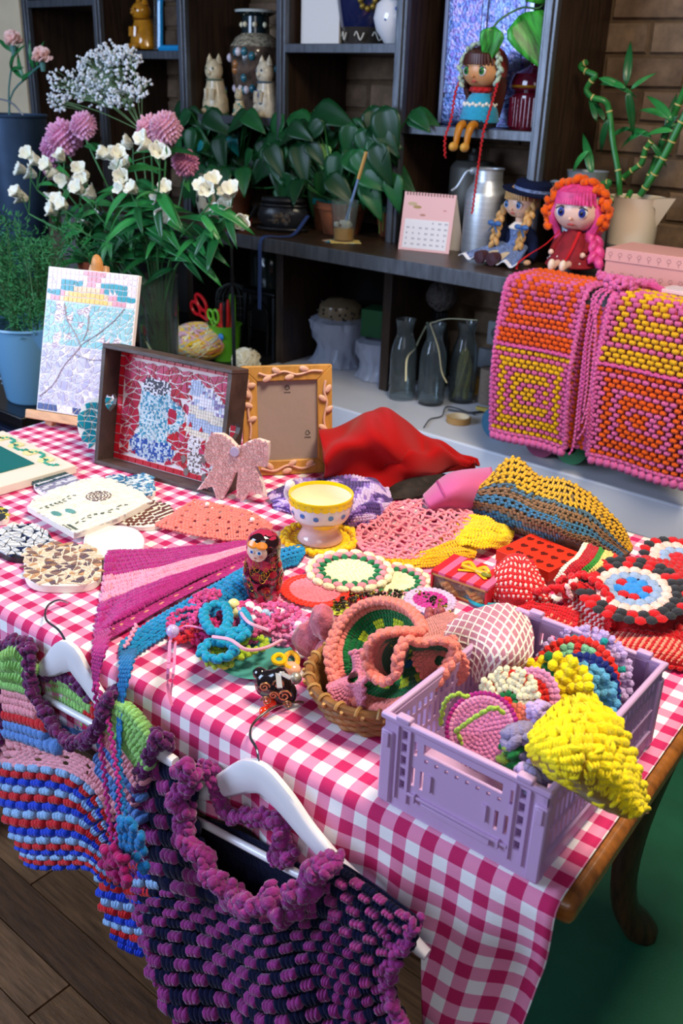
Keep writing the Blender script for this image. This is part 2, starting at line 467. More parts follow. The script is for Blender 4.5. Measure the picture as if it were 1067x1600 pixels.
# the shelving unit: one piece of furniture
dk = wood('shelf_wood', '33241A', .42, .5, (14, 14, 1.5), 5, bump=.3)
dkh = wood('counter_wood', '3A2B20', .36, .5, (1.5, 14, 14), 5, bump=.3)
edge = mat('shelf_edge', '5C6068', .36, metal=.55, bump=.2, bs=40, var=.3, vsc=6, stretch=(12, 12, 1.5))
su = thing('shelving_unit', 'dark stained open wooden shelving unit with a long counter along the brick wall', 'shelf', (-1.9, 2.65, .42))
PX = [-3.98, -3.487, -2.982, -2.478, -1.969, -1.458]
for x in PX:
    up = part('upright', MB().box((x + .004, 2.79, 1.47), (.026, .32, 1.07)), dk, su)
    b = MB().box((x + .004, 2.62, 1.47), (.042, .022, 1.07)); b.box((x + .004, 2.606, 1.47), (.020, .010, 1.07)); part('edge_strip', b, edge, up, bevel=.002)
def shelf(i, z):
    a, c = PX[i] + .02, PX[i + 1] - .012
    s = part('shelf', MB().box(((a + c) / 2, 2.79, z - .011), (c - a, .33, .022)), dkh, su)
    part('edge_strip', MB().box(((a + c) / 2, 2.619, z - .013), (c - a, .018, .028)), edge, s, bevel=.002)
for i, z in ((0, 1.70), (1, 1.51), (2, 1.298), (3, 1.534), (4, 1.304)): shelf(i, z)
ct = part('counter', MB().box((-1.7, 2.655, .919), (4.6, .61, .032)), dkh, su, bevel=.003)
part('counter_lip', MB().box((-1.7, 2.345, .915), (4.6, .012, .045)), edge, su, bevel=.002)
for x in (PX[2], PX[3], PX[4]):
    pp = part('partition', MB().box((x + .004, 2.79, .6625), (.026, .32, .481)), dk, su)
    part('edge_strip', MB().box((x + .004, 2.62, .6625), (.036, .022, .481)), dk, pp, bevel=.002)
part('back_panel', MB().box((-2.96, 2.948, .67), (1.96, .008, .49)), plain('0D0A08', .8), su)
b = MB(); b.bar((-.72, 2.93, 1.07), (-1.02, 2.9, .94), .05, .03); part('brace', b, dk, su)

# ------------------------------------------------------------------ table
TA = radians(3.3)
TC = V((-.233, .622, 0)); E1 = V((-cos(TA), -sin(TA), 0)); E2 = V((-sin(TA), cos(TA), 0))
def tb(s, t, z): return TC + E1 * s + E2 * t + V((0, 0, z))
TL_, TD_ = 1.36, .79
TM = Fr((0, 0, 0), -E1, E2)
twood = wood('table_oak', '8A5320', .34, .4, (1.5, 16, 16), 5, coat=.25, bump=.2)
twood2 = wood('table_oak_dark', '4E2C12', .38, .4, (16, 16, 1.5), 5, coat=.2, bump=.3)
tt = thing('wooden_table', 'oak table with carved curved legs under the gingham cloth', 'table', tb(TL_ / 2, TD_ / 2, 0))
b = MB(); b.box(tb(TL_ / 2, TD_ / 2, .7345), (TL_ + .016, TD_ + .01, .027), 0, TM.to_3x3()); part('table_top', b, twood, tt, bevel=.008)
b = MB()
b.box(tb(TL_ / 2, .045, .62), (TL_ - .10, .02, .20), 0, TM.to_3x3()); b.box(tb(TL_ / 2, TD_ - .045, .665), (TL_ - .12, .02, .11), 0, TM.to_3x3())
b.box(tb(.06, TD_ / 2, .665), (.02, TD_ - .1, .11), 0, TM.to_3x3()); b.box(tb(TL_ - .05, TD_ / 2, .665), (.02, TD_ - .1, .11), 0, TM.to_3x3())
ap = part('apron', b, twood2, tt, bevel=.003)
for s in (.24, .66, 1.08):
    b = MB(); b.box(tb(s, .030, .615), (.36 if s > .3 else .30, .016, .15), 0, TM.to_3x3())
    dr = part('drawer', b, wood('drawer_front', '7A4218', .3, .35, (1.5, 16, 16), 5, coat=.4), tt, bevel=.006)
    b = MB(); b.box(tb(s, .020, .672), (.34 if s > .3 else .28, .01, .010), 0, TM.to_3x3()); part('moulding', b, twood, dr, bevel=.002)
    b = MB().ball(tb(s, .012, .60), .011); part('knob', b, twood, dr)
legm = wood('leg_oak', '3A2411', .4, .5, (18, 18, 3), 6, coat=.2, bump=.5)
for s, t in ((.115, .13), (.115, TD_ - .085), (TL_ - .09, .13), (TL_ - .09, TD_ - .085)):
    b = MB(); ox = 1 if s < .5 else -1; oy = -1 if t < .4 else 1; dd = (-E1 * ox + E2 * oy).normalized() if False else ((E1 * -ox) + (E2 * oy)).normalized()
    prof = [(.72, .010, .046), (.68, .025, .052), (.62, .030, .048), (.52, .018, .040), (.40, .000, .032), (.28, -.014, .026), (.16, -.016, .023), (.08, -.002, .024), (.035, .026, .030), (.012, .040, .030), (0, .036, .026)]
    pts = [tb(s, t, z) + dd * o for z, o, r in prof]; sm = smooth(pts, 30); rs = [along([V((r, 0, 0)) for _, _, r in prof], i / 30).x for i in range(31)]
    lg = part('leg', b.tube(sm, rs, 10), legm, tt)
    k = MB(); c = tb(s, t, .655) + dd * .056
    for q in range(7): a = q * 2 * pi / 7; k.ball(c + V((0, 0, .028 * sin(a))) + E1 * (.02 * cos(a)), (.012, .012, .016), 8, 6)
    k.ball(c, .016, 8, 6); part('carving', k, legm, lg)

# gingham cloth
def gingham():
    m = bpy.data.materials.new('gingham'); m.use_nodes = True; nt = m.node_tree; N = nt.nodes; L = nt.links; b = N['Principled BSDF']
    b.inputs['Roughness'].default_value = .85; b.inputs['Specular IOR Level'].default_value = .2
    tc = N.new('ShaderNodeUVMap'); sp = N.new('ShaderNodeSeparateXYZ'); L.new(tc.outputs[0], sp.inputs[0])
    def stripe(o):
        f = N.new('ShaderNodeMath'); f.operation = 'FRACT'; L.new(o, f.inputs[0])
        g = N.new('ShaderNodeMath'); g.operation = 'GREATER_THAN'; L.new(f.outputs[0], g.inputs[0]); g.inputs[1].default_value = .5
        return g.outputs[0]
    ad = N.new('ShaderNodeMath'); ad.operation = 'ADD'; L.new(stripe(sp.outputs[0]), ad.inputs[0]); L.new(stripe(sp.outputs[1]), ad.inputs[1])
    dv = N.new('ShaderNodeMath'); dv.operation = 'MULTIPLY'; L.new(ad.outputs[0], dv.inputs[0]); dv.inputs[1].default_value = .5
    r = N.new('ShaderNodeValToRGB'); r.color_ramp.interpolation = 'CONSTANT'; e = r.color_ramp.elements
    e[0].position = 0; e[0].color = hexc('F1ECF0'); e[1].position = .25; e[1].color = hexc('E58CB0')
    q = e.new(.75); q.color = hexc('C22862'); L.new(dv.outputs[0], r.inputs[0]); L.new(r.outputs[0], b.inputs['Base Color'])
    w_ = N.new('ShaderNodeTexNoise'); w_.inputs['Scale'].default_value = 240; bp = N.new('ShaderNodeBump'); bp.inputs['Strength'].default_value = .25; bp.inputs['Distance'].default_value = .001
    L.new(w_.outputs['Fac'], bp.inputs['Height']); L.new(bp.outputs[0], b.inputs['Normal'])
    return m
def cloth():
    me_v = []; uv = []; PER = .031
    ns, nt_ = 150, 96; top = TD_ - .01; R = .016
    def drop(s):
        k = max(0, (.125 - s) / .125); return .135 + .34 * k ** .85
    for j in range(nt_ + 1):
        for i in range(ns + 1):
            s = -.002 + (TL_ + .03) * i / ns + 0.006
            D = drop(s); tot = top + D; l = tot * (j / nt_)
            # more rows on the hanging part
            l = (top - .03) * (j / 44) if j <= 44 else (top - .03) + (D + .03) * ((j - 44) / (nt_ - 44))
            t = top - l
            wv = .0012 * noise.noise(V((s * 9, l * 9, 0)))
            if t > 0: p = tb(s, t + .0, .7515 + abs(wv))
            else:
                d = -t
                if d < R * pi / 2: a = d / R; p = tb(s, -R * sin(a), .7515 - R * (1 - cos(a)))
                else:
                    q = d - R * pi / 2; amp = min(1, q / .10)
                    ss = s + amp * .02 * max(0, (.22 - s) / .22) * (q / .2)
                    fold = amp * (.010 * sin(s * 36 + 1.0) + .006 * sin(s * 71) + .012 * sin(s * 17 + q * 9)) * (1.0 if s < .3 else max(.22, 1 - (s - .3) * 4))
                    p = tb(ss, -R - .010 * amp + fold * .75 + .012 * max(0, (.3 - s) / .3) * amp * sin(q * 22), .7515 - R - q)
            me_v.append(p); uv.append((s / PER + .33, l / PER + .1))
    k = ns + 1; fs = [(j * k + i, (j + 1) * k + i, (j + 1) * k + i + 1, j * k + i + 1) for j in range(nt_) for i in range(ns)]
    me = bpy.data.meshes.new('tablecloth'); o0 = tb(TL_ / 2, TD_ / 2, .75)
    me.from_pydata([tuple(p - o0) for p in me_v], [], fs); ul = me.uv_layers.new(name='UVMap')
    ul.data.foreach_set('uv', [c for f in fs for i in f for c in uv[i]])
    me.polygons.foreach_set('use_smooth', [True] * len(fs)); me.materials.append(gingham()); me.update()
    o = bpy.data.objects.new('tablecloth', me); COL.objects.link(o); o.location = o0
    so = o.modifiers.new('thickness', 'SOLIDIFY'); so.thickness = .0012; so.offset = -1
    props(o, 'pink and white gingham cloth covering the oak table', 'tablecloth')
cloth()
# ------------------------------------------------------------------ lilac folding crate
lil = mat('lilac_plastic', 'C3A0CA', .42, var=.03, bump=.05, bs=200); lild = mat('lilac_plastic_shaded', '9A78A8', .5)  # second lilac is the same plastic with the recess shade in its colour
CW, CL, CH = .172, .262, .105; CA = radians(1.6)
CO = V((-.352, .742, .7535)); CX = V((cos(CA), sin(CA), 0)); CY = V((-sin(CA), cos(CA), 0))
def cp(x, y, z): return CO + CX * x + CY * y + V((0, 0, z))          # local: x right, y back, from the crate's centre
C3 = Fr((0, 0, 0), CX, CY).to_3x3()
cr_ = thing('folding_crate', 'lilac plastic folding crate full of crochet at the table corner', 'crate', CO)
b = MB(); b.box(cp(0, 0, .003), (CW - .012, CL - .012, .006), 0, C3); b.box(cp(0, 0, .009), (CW - .004, CL - .004, .014), 0, C3)
part('base', b, lil, cr_, bevel=.003)
def endholes():
    h = [(.045, .078, .129, .090)]
    h += [(.0465 + k * .0112, .0695, .0505 + k * .0112, .0735) for k in range(8)]
    for x in (.034, .137): h.append((x, .072, x + .004, .088))
    for x in (.033, .043, .124, .134): h.append((x, .036, x + .004, .058))
    for x in (.020, .146):
        for k in range(5): h.append((x, .026 + k * .0145, x + .006, .0365 + k * .0145))
    return h
FL = cp(-CW / 2, -CL / 2, 0); BR = cp(CW / 2, CL / 2, 0)
for nm, o, xd in (('front_panel', FL, CX), ('back_panel', BR, -CX)):
    M = Fr(o, xd, (0, 0, 1)); b = MB(); b.perf(CW, CH - .004, .004, endholes(), M @ Matrix.Translation((0, 0, -.004)))
    pn = part(nm, b, lil, cr_)
    b = MB()
    for x in (.0160, .0300, .142, .156): b.box((x, .055, .0008), (.0022, .085, .003), 0, M)
    b.box((.086, .026, .0010), (.11, .003, .004), 0, M); b.box((.086, .0205, .0012), (.075, .006, .005), 0, M)
    for x in (.040, .132): b.box((x, .0245, .0015), (.002, .010, .005), 0, M)
    for x in (.056, .116):
        b.box((x, .049, .001), (.0016, .018, .003), 0, M); b.box((x - .002, .058, .001), (.005, .0016, .003), 0, M)
    part('ribs', b, lil, pn, bevel=.0005)
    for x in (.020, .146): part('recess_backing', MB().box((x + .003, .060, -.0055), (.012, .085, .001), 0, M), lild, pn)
def sideholes():
    h = []
    for k in range(22):
        x = .022 + k * .0102
        for z0, z1 in ((.030, .050), (.056, .076), (.081, .091)):
            h.append((x, z0, x + .0055, z1))
    return h
for o, xd in ((cp(-CW / 2, CL / 2, 0), -CY), (cp(CW / 2, -CL / 2, 0), CY)):
    M = Fr(o, xd, (0, 0, 1)); b = MB(); b.perf(CL, CH - .004, .004, sideholes(), M @ Matrix.Translation((0, 0, -.004)))
    pn = part('side_panel', b, lil, cr_)
    b = MB(); b.box((CL / 2, .0535, .0006), (CL - .03, .003, .002), 0, M); b.box((CL / 2, .022, .0012), (CL - .02, .006, .003), 0, M); part('ribs', b, lil, pn)
b = MB(); t = .007
for (x, y, dx, dy) in ((0, -CL / 2, CW + .008, t), (0, CL / 2, CW + .008, t), (-CW / 2, 0, t, CL + .001), (CW / 2, 0, t, CL + .001)):
    b.box(cp(x, y, CH - .002), (dx, dy, .007), 0, C3)
part('rim', b, lil, cr_, bevel=.002)
for sx in (-1, 1):
    for sy in (-1, 1):
        b = MB(); b.box(cp(sx * (CW / 2 - .004), sy * (CL / 2 - .003), .045), (.014, .012, .085), 0, C3)
        cpz = part('corner_post', b, lil, cr_, bevel=.002)
        b = MB(); b.box(cp(sx * (CW / 2 - .022), sy * CL / 2, CH + .003), (.016, .009, .006), 0, C3); part('clip', b, lil, cr_, bevel=.0015)
        b = MB(); b.box(cp(sx * (CW / 2 - .004), sy * (CL / 2 + .0035), .078), (.007, .003, .016), 0, C3); part('latch', b, lil, cpz, bevel=.0008)

# ------------------------------------------------------------------ crochet in the crate
Y = {k: yarn(h) for k, h in dict(pink='C9739F', pinkl='E38FB4', mag='A81E78', lime='A9C84A', cream='E9DDB4', red='D8261E', redd='A8121A', coral='E4745C',
      yellow='F4D90C', yel2='E9C400', navy='16246E', sky='5BA3CC', lilac='BFA3D8', mint='7FBF93', teal='1C9E9A', green='1F7A3C', grey='8C82A8', white='F3EEE6', black='1B1B22',
      orange='F2661B', salmon='E58074', rose='B9586C', blue='1878B8', tur='0E8FC0', dgreen='0E6B35', ygreen='C8D52A', purple='6A4A9A', plum='7A2A78', brown='8A6B4C').items()}
crd = lambda u, v, y: W(u, v, y)
facing = V((-.15, -.80, .58))
g = 'crocheted pieces packed in the lilac crate'
def disc(name, label, u, v, y, rpx, ringf, mats, size=.0062, n=facing, **k):
    C = W(u, v, y); r = rpx * mpp(C); b = MB(); doily(b, C, n, r, ringf, size, **k)
    b2 = MB(); nn = V(n).normalized(); q = nn.to_track_quat('Z', 'Y').to_matrix()
    b2.lathe([(0, -.002), (r * .93, -.002 + k.get('dish', 0) * .87), (r * .93, -.004 + k.get('dish', 0) * .87), (0, -.004)], 20, 0, C, q)
    t = thing(name, label, 'crochet', C - V((0, 0, r * .8)), g)
    part('stitches', b, mats, t, kind='stuff'); part('backing', b2, mats[0], t)
    return t, C, r
t, C, r = disc('crochet_pouch', 'round dusty pink crochet pouch with magenta rim at the crate front', 752, 1140, .668, 60, lambda k, K, a, x: 1 if k >= K - 1 else (2 if k == K - 2 else 0), [Y['pink'], Y['mag'], Y['pinkl']], .0040, n=V((.05, -.72, .60)), h=.45)
b = MB(); cord(b, smooth([W(688, 1130, .66), W(695, 1098, .66), W(712, 1085, .66), W(735, 1090, .67)], 20), .0032); cord(b, smooth([W(713, 1142, .650), W(740, 1122, .650), W(770, 1106, .652), W(785, 1112, .66)], 16), .0034)
cord(b, smooth([W(715, 1145, .652), W(722, 1165, .656), W(718, 1185, .66)], 8), .003); part('strap', b, Y['lime'], t, 'lime green cord strap')
disc('crochet_doily', 'cream crochet doily with red and green centre behind the pink pouch', 792, 1098, .715, 58, lambda k, K, a, x: (0 if k == 0 else (1 if k == 1 else 2)), [Y['red'], Y['dgreen'], Y['cream']], .0058, lobes=1, wave=.004, wn=9)
disc('crochet_motif', 'small coral crochet motif beside the pink pouch', 808, 1122, .690, 24, lambda k, K, a, x: 0, [Y['coral']], .0048)
disc('crochet_motif', 'red crochet fan with pale pink rim behind the cream doily', 828, 1092, .735, 50, lambda k, K, a, x: 1 if k >= K - 2 else 0, [Y['red'], Y['pinkl']], .0055)
disc('crochet_doily', 'scalloped yellow crochet doily with a green leaf in the crate', 862, 1090, .765, 72, lambda k, K, a, x: 1 if (x > .45 and abs(((a + .9) % (2 * pi)) - pi) < .16) else 0, [Y['yellow'], Y['dgreen']], .0088, h=.5, wave=.006, wn=10)
disc('crochet_doily', 'light blue scalloped crochet doily edged behind the yellow one', 905, 1098, .783, 64, lambda k, K, a, x: 0, [Y['sky']], .0078, h=.45, wave=.005, wn=11)
disc('crochet_doily', 'navy blue crochet circle between light blue and red doilies', 905, 1085, .800, 66, lambda k, K, a, x: 0, [Y['navy']], .0066)
disc('crochet_doily', 'red flower doily with mint green leaves near the crate back', 893, 1070, .818, 78, lambda k, K, a, x: (1 if (.60 < x < .84 and sin(a * 9) > .2) else 0), [Y['red'], Y['mint']], .0072, h=.45)
disc('crochet_doily', 'lilac lace doily with teal flecks at the crate back', 905, 1062, .840, 86, lambda k, K, a, x: (1 if (.7 < x < .86 and sin(a * 9 + 1) > .75) else 0), [Y['lilac'], Y['teal']], .0066, wave=.004, wn=14)
disc('crochet_motif', 'dark red crochet piece against the crate right wall', 950, 1062, .848, 30, lambda k, K, a, x: 0, [Y['redd']], .0066)
def clump(name, label, u, v, y, rpx, mats, n=26, size=.007, grp=g, cat='crochet'):
    C = W(u, v, y); r = rpx * mpp(C); b = MB()
    for _ in range(n):
        d = V((rnd(-1, 1), rnd(-1, 1), rnd(-1, 1)))
        if d.length > 1: d.normalize()
        p = C + d * r; nn = (d + V((0, -.4, .6))).normalized(); tt = nn.cross(V((rnd(-1, 1), rnd(-1, 1), rnd(-1, 1)))).normalized()
        b.puff(p, tt, nn.cross(tt), nn, size * .7, size * 1.2, size * .7, random.randrange(len(mats)))
    return solo(name, b, mats, label, cat, grp)
clump('crochet_strip', 'grey lilac curled crochet strip standing beside the pink pouch', 815, 1160, .665, 26, [Y['grey']], 40, .008)
clump('crochet_strip', 'lime green crochet edge right of the pink pouch', 800, 1180, .655, 20, [Y['lime'], Y['green']], 30, .006)
clump('crochet_tassel', 'pale lilac curl under the yellow hat brim', 842, 1112, .700, 17, [Y['lilac']], 24, .006)
clump('crochet_tassel', 'lilac curl resting above the crate latch', 828, 1160, .668, 17, [Y['lilac']], 22, .006)
clump('crochet_tassel', 'grey curl of thick yarn at the crate front corner', 832, 1215, .632, 22, [Y['grey'], Y['lilac']], 34, .0075)
clump('crochet_strip', 'olive yellow crochet scrap behind the coral motif', 822, 1135, .70, 20, [Y['ygreen'], Y['cream']], 26, .006)
# yellow hat hanging over the rim
hat = thing('crochet_hat', 'chunky bright yellow crochet hat hanging over the crate rim', 'hat', T(900, 1190, .85))
S = Surf([[T(838, 1140, .868), T(868, 1104, .892), T(905, 1088, .903), T(955, 1112, .893)],
          [T(830, 1168, .872), T(868, 1150, .903), T(925, 1140, .918), T(975, 1150, .886)],
          [T(838, 1188, .870), T(880, 1195, .900), T(940, 1190, .905), T(990, 1195, .868)],
          [T(880, 1216, .862), T(915, 1225, .880), T(965, 1228, .876), T(1003, 1238, .842)],
          [T(930, 1250, .850), T(958, 1262, .848), T(988, 1272, .842), T(1012, 1266, .826)]], lambda u, v: V((0, 0, .003 * noise.noise(V((u * 5, v * 5, 3))))))
b = MB(); crochet(b, S, 9, 14, lambda i, j, u, v: 0, .92, .55, 3, jit=.15, fillv=1.35)
for _ in range(40):
    u, v = rnd(.02, .98), rnd(.02, .98); p, a, c, n = fr(S, u, v); ang = rnd(0, pi); d = a * cos(ang) + c * sin(ang)
    b.puff(p + n * .0035, n.cross(d), d, n, .0026, .0068, .0030, 0)
part('stitches', b, [mat('yellow_chunky', 'F2DA0A', .9, bump=.8, bs=300, var=.1, vsc=90, sheen=.1)], hat, kind='stuff')
b = MB().grid(lambda u, v: S(u, v) - V((0, 0, .004)), 18, 18, 0, .002); part('lining', b, yarn('9A7400'), hat)  # darker yellow layer puts shade into the gaps between stitches

# ------------------------------------------------------------------ wicker basket with scrunchies
BC = T(592, 1062, .7535) ; BC.z = .7535
BC = T(590, 1058, .790); BC.z = .7535
wk = mat('wicker', '8A5A2B', .6, bump=.6, bs=120, var=.35, vsc=50); wkl = mat('wicker_light', 'B98A4C', .55, bump=.5, bs=120, var=.3, vsc=40)
bk = thing('wicker_basket', 'small round woven brown wicker basket left of the crate', 'basket', BC)
b = MB(); b.lathe([(0, .001), (.062, .001), (.064, .004), (.078, .036), (.075, .036), (.060, .006), (0, .005)], 36, 0, BC); part('body', b, wk, bk)
for k in range(6):
    z = .005 + k * .006; R0 = .0635 + .0145 * k / 5; b = MB(); N_ = 96
    b.tube([BC + V(((R0 + .0022 * sin(16 * t + pi * (k % 2))) * cos(t), (R0 + .0022 * sin(16 * t + pi * (k % 2))) * sin(t), z)) for t in (2 * pi * q / N_ for q in range(N_))], .0034, 6, 0, True)
    part('woven_strand', b, wk, bk)
b = MB(); N_ = 60; b.tube([BC + V((.0785 * cos(t), .0785 * sin(t), .0405)) for t in (2 * pi * q / N_ for q in range(N_))], .0052, 8, 0, True); rim = part('rim', b, wk, bk)
for q in range(22):
    t = 2 * pi * q / 22; d = V((cos(t), sin(t), 0)); b = MB(); o = BC + d * .0785 + V((0, 0, .0405)); tg = V((-sin(t), cos(t), 0))
    b.tube([o + (d * cos(a) + V((0, 0, 1)) * sin(a)) * .0062 + tg * (.004 * (a / pi - 1)) for a in (2 * pi * i / 10 for i in range(11))], .0022, 5); part('binding', b, wkl, rim)
def ruffle(name, label, C, n, r0, r1, k, amp, nu, nv, colf, mats, ph=0, tw=0., cat='scrunchie', fold=.30, grp='crocheted scrunchies'):
    n = V(n).normalized(); x = V((0, 0, 1)).cross(n).normalized(); y = n.cross(x); C = V(C)
    def S(u, v):
        a = 2 * pi * u; wv = sin(k * a + ph); rr = r0 + (r1 - r0) * v * (1 - fold * abs(wv) ** 2)
        d = x * cos(a + tw * v * wv) + y * sin(a + tw * v * wv)
        return C + d * rr + n * (amp * v * wv + .010 * (1 - v))
    b = MB(); crochet(b, S, nu, nv, colf, 1.25, .5, 1)
    N_ = nu; cord(b, [S(q / N_, 1) for q in range(N_ + 1)], .0034, colf(0, nv - 1, 0, .99), 1.2)
    t = thing(name, label, cat, C - V((0, 0, r0)), grp); part('stitches', b, mats, t, kind='stuff')
    return t
n = (CAM - W(615, 1020, .74)).normalized()
RC = W(618, 1028, .715)
rim_px = [(513, 1018, .715), (528, 978, .738), (560, 947, .757), (600, 938, .762), (640, 953, .752), (660, 984, .728), (622, 986, .700), (588, 994, .684), (573, 1020, .676), (579, 1050, .674), (600, 1066, .672), (618, 1054, .674), (622, 1026, .680), (634, 1000, .695), (658, 1004, .708), (690, 1000, .718), (713, 1016, .724), (692, 1055, .706), (668, 1080, .690), (640, 1098, .676), (603, 1108, .680), (560, 1098, .688), (522, 1064, .700)]
rimp = [W(*p) for p in rim_px]; rimp.append(rimp[0]); cen = [W(612, 1015, .752), W(618, 1045, .740)]
def Sr(u, v):
    q = along(rimp, u); a = cen[0].lerp(cen[1], .5 - .5 * cos(2 * pi * u)); return a.lerp(q, v ** .85) + V((0, .012, -.006)) * sin(pi * v)
b = MB(); crochet(b, Sr, 150, 11, lambda i, j, u, v: (0 if v < .30 else ((2 if (i // 6) % 3 == 0 else 3) if v < .48 else ((2 if (i // 4) % 2 else 3) if v < .64 else (3 if v < .80 else 4)))), 1.3, .6, 1, fillv=1.35)
cord(b, [Sr(q / 130, 1) for q in range(131)], .0062, 4, .8, .35); cord(b, [Sr(q / 130, .95) + V((0, -.002, .002)) for q in range(131)], .0055, 4, .8, .4)
t = thing('ruffled_scrunchie', 'big ruffled pink, green and yellow crochet scrunchie in the wicker basket', 'scrunchie', W(612, 1090, .70), 'crocheted scrunchies'); part('stitches', b, [Y['blue'], Y['tur'], Y['ygreen'], Y['dgreen'], Y['salmon']], t, kind='stuff')
part('lining', MB().grid(lambda u, v: Sr(u, v * .97) + V((0, .004, -.002)), 120, 8, 0, .001, colf=lambda i, j: 0 if j < 6 else 1), [yarn('0C5A30'), Y['salmon']], t, sharp=180)
ruffle('ruffled_scrunchie', 'dusty pink layered edge of a ruffled scrunchie at the basket left side', W(560, 1065, .70), V((-.3, -.6, .7)), .008, .036, 3, .018, 60, 6, lambda i, j, u, v: 0, [yarn('D07A94')], 1.2, .2)
ruffle('ruffled_scrunchie', 'salmon crochet ruffle leaning on the crate wall', W(690, 1035, .735), V((.2, -.7, .6)), .006, .030, 2, .014, 44, 5, lambda i, j, u, v: 0, [Y['salmon']], .3, .2)
def knot(name, label, C, r, mats, lobes, cat='scrunchie', grp='crocheted scrunchies', amp=.16, sc=60):
    b = MB(); C = V(C)
    for (dx, dy, dz, rx, ry, rz, az, m) in lobes:
        M = Matrix.Rotation(az, 3, 'Z')
        b.ball(C + V((dx, dy, dz)) * r, (rx * r, ry * r, rz * r), 36, 24, m, M, lambda d: 1 + amp * noise.noise(V((d.x, d.y, d.z)) * 2.2 + C * 40) + .035 * sin(d.x * 30) * cos(d.z * 30) - .22 * max(0, -d.y - .55))
    return solo(name, b, mats, label, cat, grp, sharp=180)
rosem = mat('rose_velvet', 'B4566A', .8, bump=.8, bs=260, var=.25, vsc=70, sheen=.6)
knot('velvet_scrunchie', 'dusty rose knitted bow scrunchie at the left rim of the basket', W(500, 1000, .745), .03, rosem, [(-.5, 0, -.2, .75, .5, .8, .3, 0), (.0, .1, .75, .55, .5, .8, -.4, 0), (.75, .5, .55, 1.0, .5, .45, .2, 0), (.45, -.1, -.5, .5, .5, .7, 0, 0)])
b = MB(); S = Surf([[T(690, 985, .802), T(738, 957, .83), T(790, 946, .85), T(824, 966, .85)], [T(700, 1004, .815), T(750, 985, .865), T(800, 982, .88), T(831, 998, .862)],
          [T(730, 1030, .84), T(765, 1018, .872), T(800, 1026, .872), T(822, 1040, .852)], [T(745, 1068, .83), T(757, 1062, .84), T(774, 1056, .84), T(790, 1050, .83)]])
mp_ = thing('mesh_pouch', 'mauve pouch covered with white crochet netting draped on the crate corner', 'pouch', T(760, 1010, .80))
part('lining', MB().grid(S, 20, 16, 0, .003), mat('mauve_cloth', 'B8798C', .8, bump=.4, bs=200), mp_)
nets = MB()
for sg in (1, -1):
    for k in range(-9, 22):
        pts = []
        for q in range(25):
            v = q / 24; u = (k + .5) / 9.5 + sg * (v - .5) * .62
            if 0 <= u <= 1: p, a, c, n = fr(S, u, v); pts.append(p + n * .002)
        if len(pts) > 2: nets.tube(pts, .0017, 5)
part('netting', nets, yarn('F0E6DE'), mp_, kind='stuff')
b = MB(); S2 = Surf([[T(640, 985, .775), T(670, 965, .79), T(700, 955, .80)], [T(650, 1005, .79), T(690, 985, .81), T(725, 968, .815)], [T(660, 1020, .79), T(700, 1002, .81), T(735, 985, .815)]])
crochet(b, S2, 22, 10, lambda i, j, u, v: 0, 1.2, .5, 1); solo('crochet_scarf', b, yarn('CF7F74'), 'plain dusty salmon crochet strip between basket and netted pouch', 'crochet')
# ------------------------------------------------------------------ mosaics standing at the left of the table
def panelframe(bl, br, z, tilt):
    A = T(*bl, z); B = T(*br, z); x = (B - A).normalized(); hn = V((x.y, -x.x, 0))
    up = V((0, 0, 1)) * cos(tilt) - hn * sin(tilt); return Fr(A, x, up), (B - A).length
def onfr(M, u, v):
    o = M.translation; n = V((M[0][2], M[1][2], M[2][2])); d = ray(u, v); p = CAM + d * ((o - CAM).dot(n) / d.dot(n)); q = M.inverted() @ p
    return (q.x, q.y)
pine = wood('pine', 'D8A679', .5, .2, (12, 12, 2), 6); pineh = wood('pine_h', 'D8A679', .5, .2, (2, 12, 12), 6)
# easel with blossom mosaic
M, w_ = panelframe((57, 640), (197, 662), .787, .30); w_ = .205; h_ = .286
ez = thing('table_easel', 'small pine table easel holding the tall blossom mosaic', 'easel', T(80, 690))
b = MB(); b.box((w_ * .5, -.010, -.002), (.245, .018, .022), 0, M); part('ledge', b, pineh, ez, bevel=.002)
for sx in (.025, .182):
    b = MB(); P = M @ V((sx, -.01, -.020)); Q = V((P.x, P.y, 0)) + (M @ V((sx, 0, 0)) - M @ V((.5 * w_, 0, 0))) * .12; Q.z = .7535
    R_ = M @ V((w_ * .5 + (sx - w_ * .5) * .12, h_ + .012, -.020)); d = (P - R_).normalized(); Q = P + d * ((P.z - .7535) / -d.z)
    b.bar(Q, R_, .018, .014, 0, V((M[0][2], M[1][2], M[2][2]))); part('leg', b, pine, ez, bevel=.002)
b = MB(); P = M @ V((w_ * .5, h_ - .02, -.03)); Q = P + V((-.03, .09, 0)); Q.z = .7535; b.bar(P, Q, .016, .014, 0); part('leg', b, pine, ez, bevel=.002)
b = MB(); b.ball(M @ V((w_ * .5, h_ + .010, -.012)), (.014, .011, .024), 12, 8); part('top_peg', b, wood('peg', 'C98A4B', .5, .2), ez)
mo = thing('blossom_mosaic', 'tall pale mosaic panel of teal sky, blossom twigs and lilac water on the easel', 'mosaic', M @ V((w_ / 2, 0, 0)))
b = MB(); b.box((w_ / 2, h_ / 2, -.005), (w_, h_, .011), 0, M); part('panel', b, mat('grout_white', 'EDE9EC', .8, bump=.2, bs=200), mo, bevel=.001)
tm = [tilem(h) for h in ('EEDDE2', 'E29AA8', '1C97A8', 'EFC65A', 'EBC9A0', '9CCFD6', '7FBFC8', 'C4BEDD', 'ADA6CC', '1B2F78', 'F3EAEE', 'D8B7C8')]
